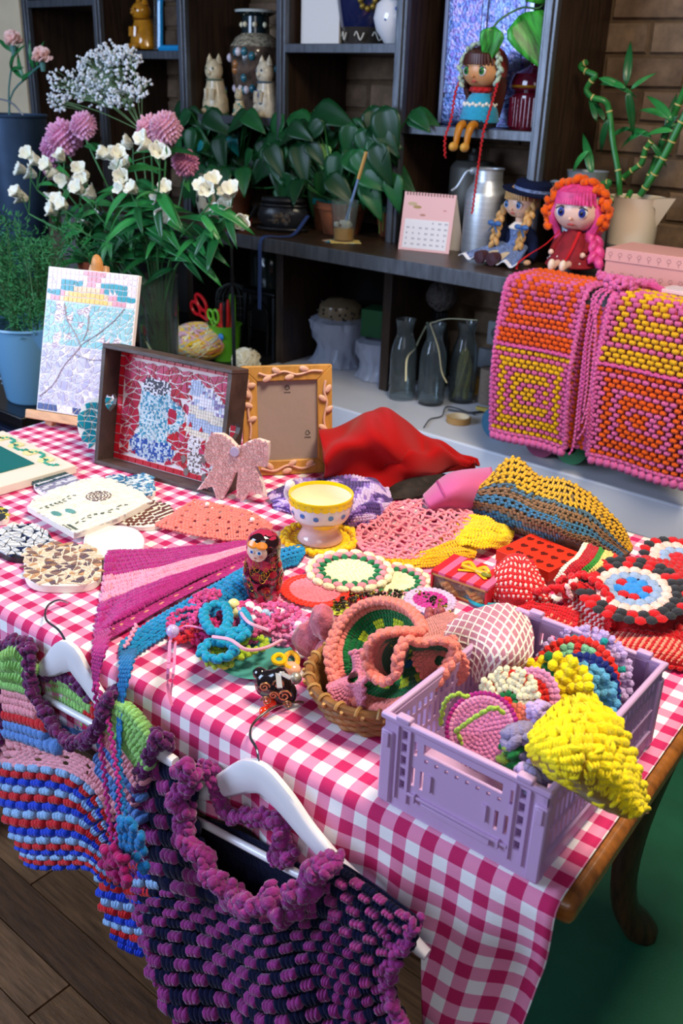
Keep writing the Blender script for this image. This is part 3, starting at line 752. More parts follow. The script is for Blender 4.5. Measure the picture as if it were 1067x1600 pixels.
def top(x, y):
    u, v = x / w_, y / h_
    if v > .925 and abs(u - .52) < (v - .90) * 1.5: return 1
    mt = .92 - abs(u - .48) * .30
    if v < mt and v < .925:
        if ((u - .45) / .23) ** 2 + ((v - .775) / .085) ** 2 < 1: return 3
        if ((u - .45) / .30) ** 2 + ((v - .775) / .115) ** 2 < 1: return 4
        return 1
    if (.15 < u < .42 or .58 < u < .90) and .865 < v < .915 and v > .80: return 2
    if (u < .20 or u > .80) and .81 < v < .855: return 2
    return 0
mosaic(mo, M, .002, h_ * .775, w_ - .004, h_ * .222, .0100, top, tm, jit=.12, tri=.10, lim=110, g=.9)
blos = [(.16, .735), (.22, .70), (.16, .665), (.30, .665), (.40, .71), (.47, .73), (.42, .63), (.30, .545), (.17, .53), (.15, .47), (.68, .54), (.74, .515), (.83, .54)]
def isb(u, v): return any((u - a) ** 2 + ((v - c) * 1.4) ** 2 < .0016 for a, c in blos)
mosaic(mo, M, .002, h_ * .475, w_ - .004, h_ * .298, .0122, lambda x, y: (10 if isb(x / w_, y / h_) else random.choice((5, 5, 6))), tm, tri=.9, lim=100, g=.80, jit=.45)
mosaic(mo, M, .002, h_ * .055, w_ - .004, h_ * .418, .0122, lambda x, y: random.choice((7, 7, 8, 7, 7, 10)), tm, tri=.85, lim=90, g=.80, jit=.45)
mosaic(mo, M, .002, .002, w_ - .004, h_ * .05, .012, lambda x, y: 9 if (x / w_ < .24 or .42 < x / w_ < .55) else 10, tm, tri=.3, lim=40, g=.88)
tw = MB()
for pts in ([(.03, .10), (.18, .20), (.27, .33), (.40, .44), (.46, .50), (.60, .57), (.78, .68), (.88, .77)], [(.44, .49), (.36, .57), (.26, .66), (.22, .76)], [(.46, .52), (.50, .60), (.50, .70)], [(.40, .42), (.58, .40), (.75, .42)]):
    tw.tube(smooth([M @ V((u * w_, v * h_, .002)) for u, v in pts], 16), .0011, 6)
part('twig_inlay', tw, mat('twig', 'A898A4', .5), mo, kind='stuff')
for (u, v) in blos:
    b = MB(); 
    for k in range(5): a = 2 * pi * k / 5; b.box((u * w_ + .0045 * cos(a), v * h_ + .0045 * sin(a), .0022), (.004, .0012, .001), 0, M @ Matrix.Identity(4))
    part('blossom_marks', b, tilem('B25C78'), mo, kind='stuff')

# wooden tray with mug mosaic
M, w_ = panelframe((147, 724), (340, 778), .7542, .20); w_ = .288; h_ = .221; dp = .048
tr = thing('mosaic_tray', 'dark wooden tray standing on edge with a red mug and cake mosaic inside', 'tray', M @ V((w_ / 2, 0, 0)))
tw_ = wood('tray_wood', '4A3A36', .5, .4, (4, 4, 14), 7)
for nm, c, d in (('top_wall', (w_ / 2, h_ - .004, -dp / 2), (w_, .008, dp)), ('bottom_wall', (w_ / 2, .004, -dp / 2), (w_, .008, dp))):
    part(nm, MB().box(c, d, 0, M), tw_, tr, bevel=.0015)
heart = [(1.35 * a_, 1.35 * b_) for a_, b_ in ((0, -.014), (.010, -.004), (.012, .004), (.008, .011), (.003, .011), (0, .007), (-.003, .011), (-.008, .011), (-.012, .004), (-.010, -.004))]
def heartwall(x0):
    H = h_ - .016; c = (dp * .5, H * .52)
    outer = [(0, 0), (dp, 0), (dp, H), (0, H)]; inner = [(c[0] + a, c[1] + bb) for a, bb in heart][::-1]
    poly = outer[:1] + [inner[2 % len(inner)]] if False else None
    b = MB(); Mw = M @ Matrix(((0, 0, 1, x0), (0, 1, 0, .008), (-1, 0, 0, 0), (0, 0, 0, 1)))
    # ring of quads between the outline and the heart
    n = 40; ring = []; hr = []
    for k in range(n):
        t = k / n * len(inner); i = int(t); f = t - i; p, q = inner[i], inner[(i + 1) % len(inner)]; hr.append((p[0] + (q[0] - p[0]) * f, p[1] + (q[1] - p[1]) * f))
    for (x, y) in hr:
        dx, dy = x - c[0], y - c[1]; L = sqrt(dx * dx + dy * dy) or 1; dx /= L; dy /= L
        s = min((dp / 2) / abs(dx) if abs(dx) > 1e-6 else 9, ((H - c[1]) if dy > 0 else c[1]) / abs(dy) if abs(dy) > 1e-6 else 9); ring.append((c[0] + dx * s, c[1] + dy * s))
    for z in (0, .008):
        for P in (ring, hr): b.v += [Mw @ V((x, y, z)) for x, y in P]
    for k in range(n):
        k2 = (k + 1) % n
        b.f += [(k, k2, n + k2, n + k), (2 * n + k, 3 * n + k, 3 * n + k2, 2 * n + k2), (n + k, n + k2, 3 * n + k2, 3 * n + k), (k, 2 * n + k, 2 * n + k2, k2)]; b.m += [0] * 4
    # corner fillers
    for (cx, cy) in outer:
        near = [k for k in range(n) if True]
        e1 = [k for k in range(n) if abs(ring[k][0] - cx) < 1e-5]; e2 = [k for k in range(n) if abs(ring[k][1] - cy) < 1e-5]
        if e1 and e2:
            k1 = min(e1, key=lambda k: abs(ring[k][1] - cy)); k2 = min(e2, key=lambda k: abs(ring[k][0] - cx))
            b.prism([(cx, cy), ring[k1], ring[k2]], 0, .008, 0, Mw)
    return b
part('side_wall', heartwall(0), wood('tray_wood_v', '43342F', .5, .4, (14, 4, 4), 7), tr, sharp=30)
part('side_wall', heartwall(w_ - .008), wood('tray_wood_v', '43342F', .5, .4, (14, 4, 4), 7), tr, sharp=30)
b = MB(); b.box((w_ / 2, h_ / 2, -dp + .003), (w_ - .012, h_ - .012, .006), 0, M); bp_ = part('floor_panel', b, mat('grout_cream', 'E9DCDC', .8), tr)
Mi = M @ Matrix.Translation((.009, .009, -dp + .0062)); wi, hi = w_ - .018, h_ - .018
tm = [tilem(h) for h in ('B31238', 'C21A2C', 'C43A62', 'D7E6EC', '3E93B5', '2C57B0', 'F0EAF0', '4A4A58', 'EFE3D2', 'B9C6E0', '9A84B4', 'C42430', '7E6A68', '6FB3C9')]
mug = lambda u, v: .20 < u < .45 and .20 < v < .74
sau = lambda u, v: ((u - .33) / .20) ** 2 + ((v - .185) / .125) ** 2 < 1
hdl = lambda u, v: .055 < sqrt((u - .47) ** 2 + ((v - .50) * .78) ** 2) < .115 and u > .44
mtop = lambda u, v: ((u - .325) / .125) ** 2 + ((v - .735) / .075) ** 2 < 1
cakeP = [(.615, .66), (.72, .80), (.80, .80), (1.0, .56), (1.0, .31), (.60, .40)]
cake = lambda u, v: inpoly(u, v, cakeP)
ballc = lambda u, v: (u - .66) ** 2 + ((v - .80) * .78) ** 2 < .0034
gb = lambda u, v: any(((u - a) / rx) ** 2 + ((v - c) / ry) ** 2 < 1 for a, c, rx, ry in ((.68, .30, .055, .075), (.70, .15, .062, .12), (.90, .13, .075, .13), (.90, .29, .05, .07)))
spec = lambda u, v: mug(u, v) or sau(u, v) or hdl(u, v) or mtop(u, v) or cake(u, v) or ballc(u, v) or gb(u, v)
bx_, by_ = .046, .058
def bg(x, y):
    u, v = x / wi, y / hi
    if spec(u, v) or u < bx_ or u > 1 - bx_ or v < by_ or v > 1 - by_: return None
    return random.choice((0, 0, 2, 1)) if v < .8 else random.choice((0, 2, 2))
mosaic(tr, Mi, 0, 0, wi, hi, .0125, bg, tm, tri=.92, g=.77, lim=230, jit=.46)
for (x0, y0, ww, hh, dx) in ((0, hi - .0105, wi, .0105, .0185), (0, 0, wi, .0105, .0185), (0, .0115, .0115, hi - .023, .0185), (wi - .0115, .0115, .0115, hi - .023, .0185)):
    n = int(round(max(ww, hh) / dx))
    for k in range(n):
        b = MB()
        if ww > hh: b.box((x0 + ww * (k + .5) / n, y0 + hh / 2, .0008), (ww / n - .0018, hh - .0012, .0026), 0, Mi)
        else: b.box((x0 + ww / 2, y0 + hh * (k + .5) / n, .0008), (ww - .0012, hh / n - .0018, .0026), 0, Mi)
        part('border_tile', b, tm[1], tr)
def fine(x, y):
    u, v = x / wi, y / hi
    if mtop(u, v): return 7 if random.random() < .5 else 6
    if sau(u, v) and not (mug(u, v) and v > .25): return random.choice((5, 5, 9, 3))
    if mug(u, v) or hdl(u, v): return random.choice((3, 3, 13, 4, 3))
    if gb(u, v): return random.choice((6, 6, 12))
    return None
mosaic(tr, Mi, 0, 0, wi, hi, .0037, fine, tm, tri=.2, g=.80, each=False, stuffname='mug_tiles', jit=.3)
def cakef(x, y):
    u, v = x / wi, y / hi
    if ballc(u, v): return 9
    if not cake(u, v): return None
    k = v + (u - .6) * .22
    if k < .46: return 8
    if k < .57: return 9
    if k < .655: return 8
    return random.choice((6, 10, 9, 6))
mosaic(tr, Mi, 0, 0, wi, hi, .0055, cakef, tm, tri=.1, g=.93, each=False, stuffname='cake_tiles', jit=.1, t=.002)
for k in range(4):
    u = .64 + k * .09; v = .47 - k * .022; b = MB(); b.prism([(u * wi - .004, v * hi - .003), (u * wi + .004, v * hi - .003), (u * wi, v * hi + .006)], 0, .003, 0, Mi); part('strawberry_tile', b, tm[11], tr)
for u, v in ((.61, .16), (.775, .20), (.64, .05), (.79, .04), (.83, .22)):
    b = MB(); b.prism(ellp(.0055, .0075, 12, u * wi, v * hi), 0, .0028, 0, Mi); part('pebble', b, tm[12], tr)
b = MB(); b.box((w_ + .004, .075, -.02), (.006, .03, .008), 0, M); part('side_tag', b, plain('B52030'), tr)

# photo frame with clay vines
M, w_ = panelframe((382, 745), (518, 738), .7542, .16); w_ = .163; h_ = .198; fw = .027
pf = thing('picture_frame', 'empty honey coloured wooden picture frame with pink clay vines', 'picture frame', M @ V((w_ / 2, 0, 0)))
fwood = wood('frame_wood', 'BE8A42', .42, .25, (10, 10, 2), 6); fwoodh = wood('frame_wood_h', 'C98A34', .42, .25, (10, 10, 2), 6)
for P in ([(0, 0), (w_, 0), (w_ - fw, fw), (fw, fw)], [(w_, 0), (w_, h_), (w_ - fw, h_ - fw), (w_ - fw, fw)], [(w_, h_), (0, h_), (fw, h_ - fw), (w_ - fw, h_ - fw)], [(0, h_), (0, 0), (fw, fw), (fw, h_ - fw)]):
    part('frame_rail', MB().prism(P, -.014, 0, 0, M), fwood, pf, bevel=.0015)
b = MB(); b.box((w_ / 2, h_ / 2, -.008), (w_ - 2 * fw + .004, h_ - 2 * fw + .004, .003), 0, M); bk2 = part('backing_board', b, mat('greyboard', '9C8880', .75, bump=.2, bs=80, var=.06), pf)
sy = MB()
for (cx, cy) in ((.082, .158), (.118, .075)):
    for q in range(3):
        a = pi / 2 + q * 2 * pi / 3; a2 = a + 2 * pi / 3
        p, r = (cx + .006 * cos(a), cy + .006 * sin(a)), (cx + .006 * cos(a2), cy + .006 * sin(a2)); mx = ((p[0] + r[0]) / 2, (p[1] + r[1]) / 2)
        sy.tube([M @ V((p[0] + (mx[0] - p[0]) * .25, p[1] + (mx[1] - p[1]) * .25, -.0063)), M @ V((*mx, -.0063)), M @ V((p[0] + (r[0] - p[0]) * .8, p[1] + (r[1] - p[1]) * .8, -.0063))], .0008, 4)
    for k in range(4): sy.box((cx - .0045 + k * .003, cy - .0085, -.0063), (.002, .0022, .0005), 0, M)
part('recycling_mark', sy, plain('2A2624'), bk2, kind='stuff')
clay = mat('clay_pink', 'DDAE98', .55, bump=.2, bs=120)
def vine(pts, leaves):
    vb = part('vine', MB().tube(smooth([M @ V((x, y, .002)) for x, y in pts], 24), .0022, 6), clay, pf)
    for (x, y, a) in leaves:
        b = MB(); q = Matrix.Rotation(a, 4, 'Z'); b.ball((0, 0, 0), (.009, .0052, .0022), 10, 6); b.xf(M @ Matrix.Translation((x, y, .003)) @ q); part('leaf', b, clay, vb)
vine([(.030, .186), (.05, .181), (.075, .188), (.10, .182), (.125, .188), (.145, .187)], [(.045, .176, .5), (.062, .190, 2.6), (.085, .178, .3), (.112, .192, 2.8)])
vine([(.012, .175), (.010, .16), (.016, .145), (.010, .12), (.014, .09), (.012, .07)], [(.016, .165, .2), (.009, .150, 2.2), (.017, .105, .4), (.010, .13, 2.8)])
vine([(.151, .170), (.148, .15), (.153, .13), (.147, .10), (.151, .07), (.149, .035)], [(.155, .155, 1), (.145, .138, 2.5), (.156, .118, .6), (.145, .085, 2.6), (.155, .062, .6)])
vine([(.03, .014), (.055, .009), (.08, .018), (.105, .011), (.13, .018)], [(.046, .018, 2.4), (.078, .008, .2), (.088, .022, .5), (.12, .020, .6)])

# bow mosaic
M, w_ = panelframe((312, 775), (415, 790), .7542, .12)
bowz = [(292, 848), (262, 815), (232, 795), (190, 793), (168, 822), (158, 880), (168, 915), (195, 930), (160, 985), (125, 1030), (155, 1022), (190, 1015), (200, 1040), (207, 1066), (235, 1060), (262, 1010), (284, 955),
        (300, 955), (294, 1000), (294, 1060), (318, 1078), (348, 1030), (385, 1045), (412, 1062), (395, 990), (366, 925), (412, 936), (424, 880), (424, 830), (380, 816), (340, 826), (310, 845)]
P = [onfr(M, 260 + .375 * x, 380 + .375 * y) for x, y in bowz]
bw = thing('bow_plaque', 'standing pale pink mosaic bow with lilac knot in front of the frame', 'mosaic', M @ V((w_ / 2, 0, 0)))
part('board', MB().prism(P, -.012, 0, 0, M), mat('bow_board', 'EBD3CF', .6), bw, bevel=.001)
xs = [p[0] for p in P]; ys = [p[1] for p in P]
mosaic(bw, M, min(xs), min(ys), max(xs) - min(xs), max(ys) - min(ys), .0068, lambda x, y: random.choice((0, 0, 1)) if inpoly(x, y, P) else None, [tilem('D3A4A4'), tilem('C99696')], tri=.8, g=.78, each=False, stuffname='shards')
kx, ky = onfr(M, 260 + .375 * 288, 380 + .375 * 868); part('knot', MB().prism(ellp(.0085, .0085, 20, kx, ky), 0, .005, 0, M), mat('knot_lilac', 'A99BB8', .4), bw, bevel=.001)

# flat mosaics on the cloth
def flat(name, label, poly_px, z0, z1, basem, cat='mosaic', grp=None):
    P = [T(u, v, z1) for u, v in poly_px]; c = sum(P, V((0, 0, 0))) / len(P)
    t = thing(name, label, cat, (c.x, c.y, z0), grp); b = MB().prism([(p.x, p.y) for p in P], z0, z1, 0); part('board', b, basem, t, bevel=.001)
    return t, [(p.x, p.y) for p in P], c
def bb(P): xs = [p[0] for p in P]; ys = [p[1] for p in P]; return min(xs), min(ys), max(xs) - min(xs), max(ys) - min(ys)
def pxell(cx, cy, rx, ry, n=32, sq=1.): return [(cx + rx * (abs(cos(a)) ** sq) * (1 if cos(a) > 0 else -1), cy + ry * (abs(sin(a)) ** sq) * (1 if sin(a) > 0 else -1)) for a in (-2 * pi * k / n for k in range(n))]
grout = mat('grout_ivory', 'EFE9DF', .8); Z0 = .7535
def Zt(z): return Matrix.Translation((0, 0, z))
t, P, c = flat('round_trivet', 'round black and white mosaic trivet with dark rim at the table edge', pxell(35, 845, 47, 26), Z0, Z0 + .010, plain('1C1C26', .4))
mosaic(t, Zt(Z0 + .010), *bb(P), .0105, lambda x, y: random.choice((0, 0, 0, 2, 0, 1)) if inpoly(x, y, P) else None, [tilem('EDEEF2'), tilem('1E2A52'), tilem('C9CED8')], tri=.8, g=.76, lim=150)
t, P, c = flat('square_trivet', 'rounded square trivet of cream, brown and mauve mosaic shards', pxell(98, 882, 61, 33, 36, .62), Z0, Z0 + .012, grout)
mosaic(t, Zt(Z0 + .012), *bb(P), .0112, lambda x, y: random.choice((0, 0, 1, 2, 3, 0)) if inpoly(x, y, P) else None, [tilem('EBD6BE'), tilem('8F6F68'), tilem('C99A72'), tilem('6E5A66')], tri=.9, g=.76, lim=160)
t, P, c = flat('oval_plaque', 'plain glossy white oval plaque beside the magenta bandana', pxell(178, 847, 46, 25, 36, .85), Z0, Z0 + .011, glaze('F4F2F4'))
part('glaze_rim', MB().tube([V((x, y, Z0 + .010)) for x, y in P], .002, 6, 0, True), glaze('E9E4EA'), t)
t, P, c = flat('leaf_mosaic', 'dark teal and lilac mosaic oval tucked under the white board', pxell(88, 755, 36, 17), Z0, Z0 + .008, grout)
mosaic(t, Zt(Z0 + .008), *bb(P), .0062, lambda x, y: ((0 if x < c.x - .005 else 1) if (int(x * 330) % 3) else 2) if inpoly(x, y, P) else None, [tilem('1C4A55'), tilem('8E8AA8'), tilem('D8D8E0')], tri=.1, g=.8, each=False, jit=.2)
cloud = [(160, 752), (168, 744), (185, 741), (200, 746), (212, 742), (226, 740), (238, 745), (241, 755), (243, 766), (236, 775), (222, 773), (205, 771), (186, 766), (168, 760)][::-1]
t, P, c = flat('cloud_mosaic', 'small blue and white mosaic cloud in front of the tray', cloud, Z0, Z0 + .009, grout)
mosaic(t, Zt(Z0 + .009), *bb(P), .0058, lambda x, y: random.choice((0, 1, 2, 2)) if inpoly(x, y, P) else None, [tilem('2C6E9E'), tilem('5B9CC0'), tilem('DCE8EE')], tri=.4, g=.78, each=False)
t, P, c = flat('arched_mosaic', 'ivory oval with rows of brown mosaic dashes beside the coral crochet', pxell(224, 802, 49, 21), Z0, Z0 + .008, grout)
mosaic(t, Zt(Z0 + .008), *bb(P), .0054, lambda x, y: (0 if int(sqrt((x - c.x + .05) ** 2 + (y - c.y - .03) ** 2) * 190) % 2 else None) if inpoly(x, y, P) else None, [tilem('6E3A34')], tri=.0, g=.75, each=False, jit=.15)
wb_px = [(42, 790), (80, 812), (115, 832), (140, 826), (190, 805), (235, 783), (222, 768), (190, 757), (157, 745), (120, 752), (78, 768)]
t, P, c = flat('flower_board', 'irregular white mosaic board with a sketched rose and grey leaves', wb_px, Z0 + .0085, Z0 + .020, grout)
mosaic(t, Zt(Z0 + .020), *bb(P), .0135, lambda x, y: 0 if inpoly(x, y, P) else None, [tilem('F1EFE2')], tri=.6, g=.93, lim=140, t=.0008)
b = MB(); rc = T(154, 775, Z0 + .021)
for k in range(4):
    for q in range(9): a = q * 2 * pi / 9 + k; r = .005 + k * .005; b.bar(rc + V((r * cos(a), r * sin(a), 0)), rc + V((r * cos(a + .5), r * sin(a + .5), 0)), .0018, .0012)
part('rose_inlay', b, tilem('6B4A52'), t, kind='stuff')
b = MB()
for pts in ([(62, 795), (80, 788), (95, 783), (112, 772)], [(118, 818), (140, 805), (165, 800), (196, 786)], [(98, 820), (112, 828)]):
    sm = smooth([T(u, v, Z0 + .021) for u, v in pts], 14)
    for p, q in zip(sm[::2], sm[1::2]): b.bar(p, q, .0016, .0012); b.bar(q + V((.003, .004, 0)), q + V((.007, .008, 0)), .002, .0012)
part('stem_inlay', b, tilem('5C6A60'), t, kind='stuff')
for (u, v) in ((88, 803), (110, 799)):
    p = T(u, v, Z0 + .0205); part('leaf_tile', MB().prism([(p.x + .012 * cos(a), p.y + .006 * sin(a)) for a in (2 * pi * k / 10 for k in range(10))], p.z - .001, p.z + .001), tilem('5F9A98'), t)
t, P, c = flat('yellow_trivet', 'edge of a yellow and black mosaic piece at the left frame edge', pxell(0, 803, 14, 10), Z0, Z0 + .010, grout)
mosaic(t, Zt(Z0 + .010), *bb(P), .008, lambda x, y: random.choice((0, 1)) if inpoly(x, y, P) else None, [tilem('E8D24A'), tilem('3A4048')], tri=.3, g=.76, each=False)
# framed mirror board with teal centre
P0 = T(119, 727, Z0 + .016); ea = (T(21, 680, Z0 + .016) - P0).normalized(); L = .255
Mb = Fr(P0 + ea * L, -ea, V((ea.y, -ea.x, 0)) * (-1 if V((ea.y, -ea.x, 0)).y < 0 else 1)); Mb = Mb @ Matrix.Translation((0, -L * .70, 0))
hb = L * .70
t = thing('mosaic_board', 'flat pale wooden frame with teal centre and mosaic squiggles at the left edge', 'frame', Mb @ V((L / 2, hb / 2, -.016)))
b = MB().box((L / 2, hb / 2, -.008), (L, hb, .015), 0, Mb); part('board', b, mat('frame_ivory', 'E9DFD0', .6, var=.05), t, bevel=.001)
part('centre', MB().box((L / 2, hb / 2, 0), (L * .56, hb * .44, .003), 0, Mb), mat('teal_glass', '0E6E70', .25), t)
for k in range(4):
    x = L - .03 - k * .052; b = MB()
    for q in range(6): a = q / 5 * pi; b.box((x + .016 * cos(a) - .01, hb - .024 + .011 * sin(a) * (1 if k % 2 else -1), .0008), (.008, .0045, .002), 0, Mb)
    part('squiggle_tiles', b, tilem('2FA58E'), t, kind='stuff')
    for q in range(2): part('yellow_tile', MB().prism(ellp(.012, .009, 8, x - .028, hb - .02 - q * .012), 0, .0015, 0, Mb), tilem('F0E6A8'), t)
for k in range(12):
    for q in range(2):
        x = L - .025 - k * .018 - q * .009; part('diamond_tile', MB().prism([(x - .008, .015 + q * .008), (x, .011 + q * .008), (x + .008, .015 + q * .008), (x, .019 + q * .008)], 0, .002, 0, Mb), tilem('F0B45E' if (k + q) % 2 else 'EE8E6A'), t)
# teal disc behind the tray
Cd = W(162, 664, 1.03); b = MB(); nd = V((.45, -.8, .3)).normalized(); q = nd.to_track_quat('Z', 'Y').to_matrix(); rd = .052; Cd.z = Z0 + rd * .96
b.lathe([(0, -.006), (rd, -.006), (rd, .003), (0, .003)], 32, 0, Cd, q); t = thing('teal_disc', 'round teal mosaic disc standing behind the left side of the tray', 'mosaic', (Cd.x, Cd.y, Z0)); part('board', b, grout, t)
Md = Matrix.Translation(Cd) @ q.to_4x4() @ Zt(.003)
mosaic(t, Md, -rd, -rd, 2 * rd, 2 * rd, .0125, lambda x, y: random.choice((0, 1)) if x * x + y * y < (rd * .93) ** 2 else None, [tilem('14818E'), tilem('1F94A0')], tri=.8, g=.76, lim=70)
# ------------------------------------------------------------------ crochet and small things on the middle and right of the table
def R_(pts): return [T(*p) for p in pts]
def blanket(name, label, rows, nu, nv, colf, mats, fill=1.15, h=.45, lobes=1, cat='crochet', bump=.0, lining=None, stag=True, edge=None, fillv=None, grp=None):
    S = Surf([R_(r) for r in rows], (lambda u, v: V((0, 0, bump * noise.noise(V((u * 6, v * 6, len(label))))))) if bump else None)
    c = S(.5, .5); t = thing(name, label, cat, (c.x, c.y, min(S(u / 4, v / 4).z for u in range(5) for v in range(5))), grp)
    b = MB(); crochet(b, S, nu, nv, colf, fill, h, lobes, stag, fillv=fillv); part('stitches', b, mats, t, kind='stuff')
    if lining is not None: part('lining', MB().grid(lambda u, v: S(u, v) - V((0, 0, .003)), 24, 18, 0, .0015), lining, t)
    if edge is not None:
        b = MB(); N_ = 40; pts = [S(q / N_, 0) for q in range(N_)] + [S(1, q / N_) for q in range(N_)] + [S(1 - q / N_, 1) for q in range(N_)] + [S(0, 1 - q / N_) for q in range(N_ + 1)]
        cord(b, pts, edge[1], 0, 1.3); part('edging', b, edge[0], t, kind='stuff')
    return t, S
# coral piece
blanket('crochet_headband', 'coral lace crochet headband lying beside the bow plaque', [[(304, 781, .764), (350, 790, .766), (395, 803, .766), (424, 822, .762)], [(275, 800, .764), (330, 812, .770), (380, 823, .768), (418, 834, .762)], [(244, 820, .762), (310, 836, .768), (365, 843, .766), (405, 845, .760)]],
        34, 16, lambda i, j, u, v: None if (i * 7 + j * 5) % 11 == 0 else 0, [yarn('EE8076')], bump=.003, edge=(yarn('EE8076'), .0028))
b = MB()
for u, v in ((324, 788), (394, 812)): b.ball(T(u, v, .774), .0042, 10, 7)
solo('pearl_pair', b, glaze('F4EDE6'), 'two small white pearl beads sewn on the coral headband', 'beads')
# magenta bandana
mg, pk = yarn('B0267E'), yarn('F09AB8')
def stripe(i, j, u, v): return 1 if .36 < v < .66 else 0
bd, S = blanket('crochet_bandana', 'magenta triangular crochet bandana with pale pink stripe hanging over the edge', [[(170, 862, .764), (245, 859, .768), (320, 853, .770), (388, 846, .766)], [(166, 900, .764), (235, 888, .772), (312, 872, .773), (388, 852, .768)],
        [(160, 945, .762), (215, 922, .770), (300, 892, .773), (388, 860, .767)], [(150, 990, .760), (188, 965, .766), (285, 915, .768), (388, 868, .762)]], 26, 17, stripe, [mg, pk], 1.18, .45, 3, bump=.002, lining=mg, edge=(mg, .003))
b = MB(); S3 = Surf([R_([(150, 988, .758), (190, 968, .762), (290, 918, .764), (388, 870, .760)]), R_([(152, 1010, .757), (200, 982, .760), (295, 928, .762), (388, 884, .758)])])
crochet(b, S3, 40, 6, lambda i, j, u, v: 1 if (j == 2 and i % 3 == 0) else 0, 1.2, .45, 1); part('lower_layer', b, [mg, yarn('E89A88')], bd, kind='stuff')
b = MB(); ed = [W(150, 1000, .562), W(146, 1040, .548), W(147, 1080, .540)]
S3 = Surf([[T(149, 985, .760), T(172, 975, .760)], [W(147, 1012, .570), W(166, 1012, .572)], [W(144, 1040, .556), W(157, 1045, .556)], [W(146, 1075, .548), W(153, 1075, .548)]])
crochet(b, S3, 5, 16, lambda i, j, u, v: 0, 1.25, .5, 1); part('tip', b, mg, bd, kind='stuff')
tieA = smooth([W(147, 1070, .547), W(152, 1110, .540), W(162, 1200, .520), (W(172, 1290, .495)), W(178, 1335, .488)], 40)
tieB = smooth([W(151, 1070, .547), W(168, 1120, .538), W(180, 1190, .520), W(186, 1240, .508), W(180, 1335, .487)], 40)
for tp in (tieA, tieB): part('tie', cord(MB(), tp, .0034), mg, bd)
b = MB(); FC = W(186, 1350, .480)
for k in range(7):
    a = k * 2 * pi / 7; p = FC + V((cos(a) * .018, -.004, sin(a) * .018))
    for q in range(5): bq = rnd(0, 2 * pi); b.puff(p + V((.006 * cos(bq), rnd(-.004, .004), .006 * sin(bq))), V((cos(bq), 0, sin(bq))), V((-sin(bq), 0, cos(bq))), V((0, -1, 0)), .0075, .006, .006)
for q in range(8): bq = rnd(0, 2 * pi); b.puff(FC + V((.008 * cos(bq), -.007, .008 * sin(bq))), V((1, 0, 0)), V((0, 0, 1)), V((0, -1, 0)), .006, .006, .006)
part('flower', b, yarn('A31262'), bd)
# blue bandana
bl = yarn('0E86BE'); bl2 = yarn('1470B0')
bd2, S = blanket('crochet_bandana', 'turquoise blue crochet bandana lying below the magenta one', [[(192, 1003, .760), (262, 955, .763), (330, 917, .764), (388, 884, .764), (432, 862, .766), (470, 852, .762)], [(190, 1022, .760), (262, 972, .766), (335, 938, .767), (392, 905, .768), (440, 874, .770), (474, 864, .764)],
        [(200, 1030, .757), (265, 988, .760), (340, 960, .761), (392, 928, .760), (440, 888, .760), (462, 882, .758)]], 46, 11, lambda i, j, u, v: None if (j % 3 == 1 and i % 2) else 0, [bl], 1.2, .5, 1, bump=.002, lining=bl2, edge=(bl, .003))
b = MB(); cord(b, R_([(196, 1010, .768), (206, 992, .769), (214, 975, .770)]), .0032); part('pink_stitching', b, pk, bd2)
S3 = Surf([[T(190, 1012, .760), T(212, 1012, .758)], [W(188, 1040, .566), W(206, 1040, .570)], [W(184, 1100, .548), W(193, 1100, .548)], [W(182, 1180, .528), W(188, 1180, .528)]])
b = MB(); crochet(b, S3, 4, 26, lambda i, j, u, v: 0, 1.3, .5, 1); part('tip', b, bl2, bd2, kind='stuff')
for pts in ([W(185, 1175, .528), W(182, 1240, .512), W(188, 1290, .500)], [W(186, 1175, .528), W(192, 1245, .510), W(200, 1300, .498)]): part('tie', cord(MB(), smooth(pts, 20), .0032), bl2, bd2)
b = MB(); FC = W(208, 1315, .492)
for _ in range(46):
    d = V((rnd(-1, 1), rnd(-.4, .2), rnd(-1, 1))); p = FC + V((d.x * .020, d.y * .01, d.z * .030)); b.puff(p, V((1, 0, 0)), V((0, 0, 1)), V((0, -1, 0)), .006, .007, .005)
part('leaf_end', b, bl2, bd2)
# pink ribbon over the edge
b = MB(); pts = smooth([T(330, 985, .79), T(290, 978, .775), T(268, 995, .762), W(264, 1030, .575), W(262, 1070, .565), W(268, 1102, .56)], 24)
for p, q in zip(pts[:-1], pts[1:]): b.bar(p, q + (q - p) * .1, .0035, .0008)
pts = smooth([T(285, 982, .77), T(275, 1000, .760), W(272, 1040, .578), W(266, 1090, .566)], 20)
for p, q in zip(pts[:-1], pts[1:]): b.bar(p, q + (q - p) * .1, .003, .0008)
solo('ribbon', b, mat('ribbon_pink', 'E77FB2', .5, sheen=.3), 'thin pink ribbon trailing over the table edge', 'ribbon')

# matryoshka
mc = T(412, 936, .754); mh = .105
md = thing('nesting_doll', 'painted wooden nesting doll with black and red flowered shawl', 'doll', mc)
pr = [(0, 0), (.0195, 0), (.0205, .003), (.0235, .015), (.0262, .032), (.0262, .045), (.0245, .056), (.0222, .063), (.0224, .070), (.0236, .079), (.0228, .090), (.0175, .099), (.009, .1045), (0, .1055)]
red_l = mat('lacquer_red', 'B22C4E', .1, coat=.8); blk_l = mat('lacquer_black', '241014', .1, coat=.8)
b = MB(); b.lathe(pr, 36, [1, 1] + [0] * 11, mc); part('body', b, [red_l, blk_l], md)
def mpt(ang, z, off=.0005):
    k = 0
    while k < len(pr) - 2 and pr[k + 1][1] < z: k += 1
    (r0, z0), (r1, z1) = pr[k], pr[k + 1]; r = r0 + (r1 - r0) * ((z - z0) / max(1e-6, z1 - z0)) + off
    return mc + V((r * cos(ang), r * sin(ang), z))
fa = atan2(-.62, .45) + .0
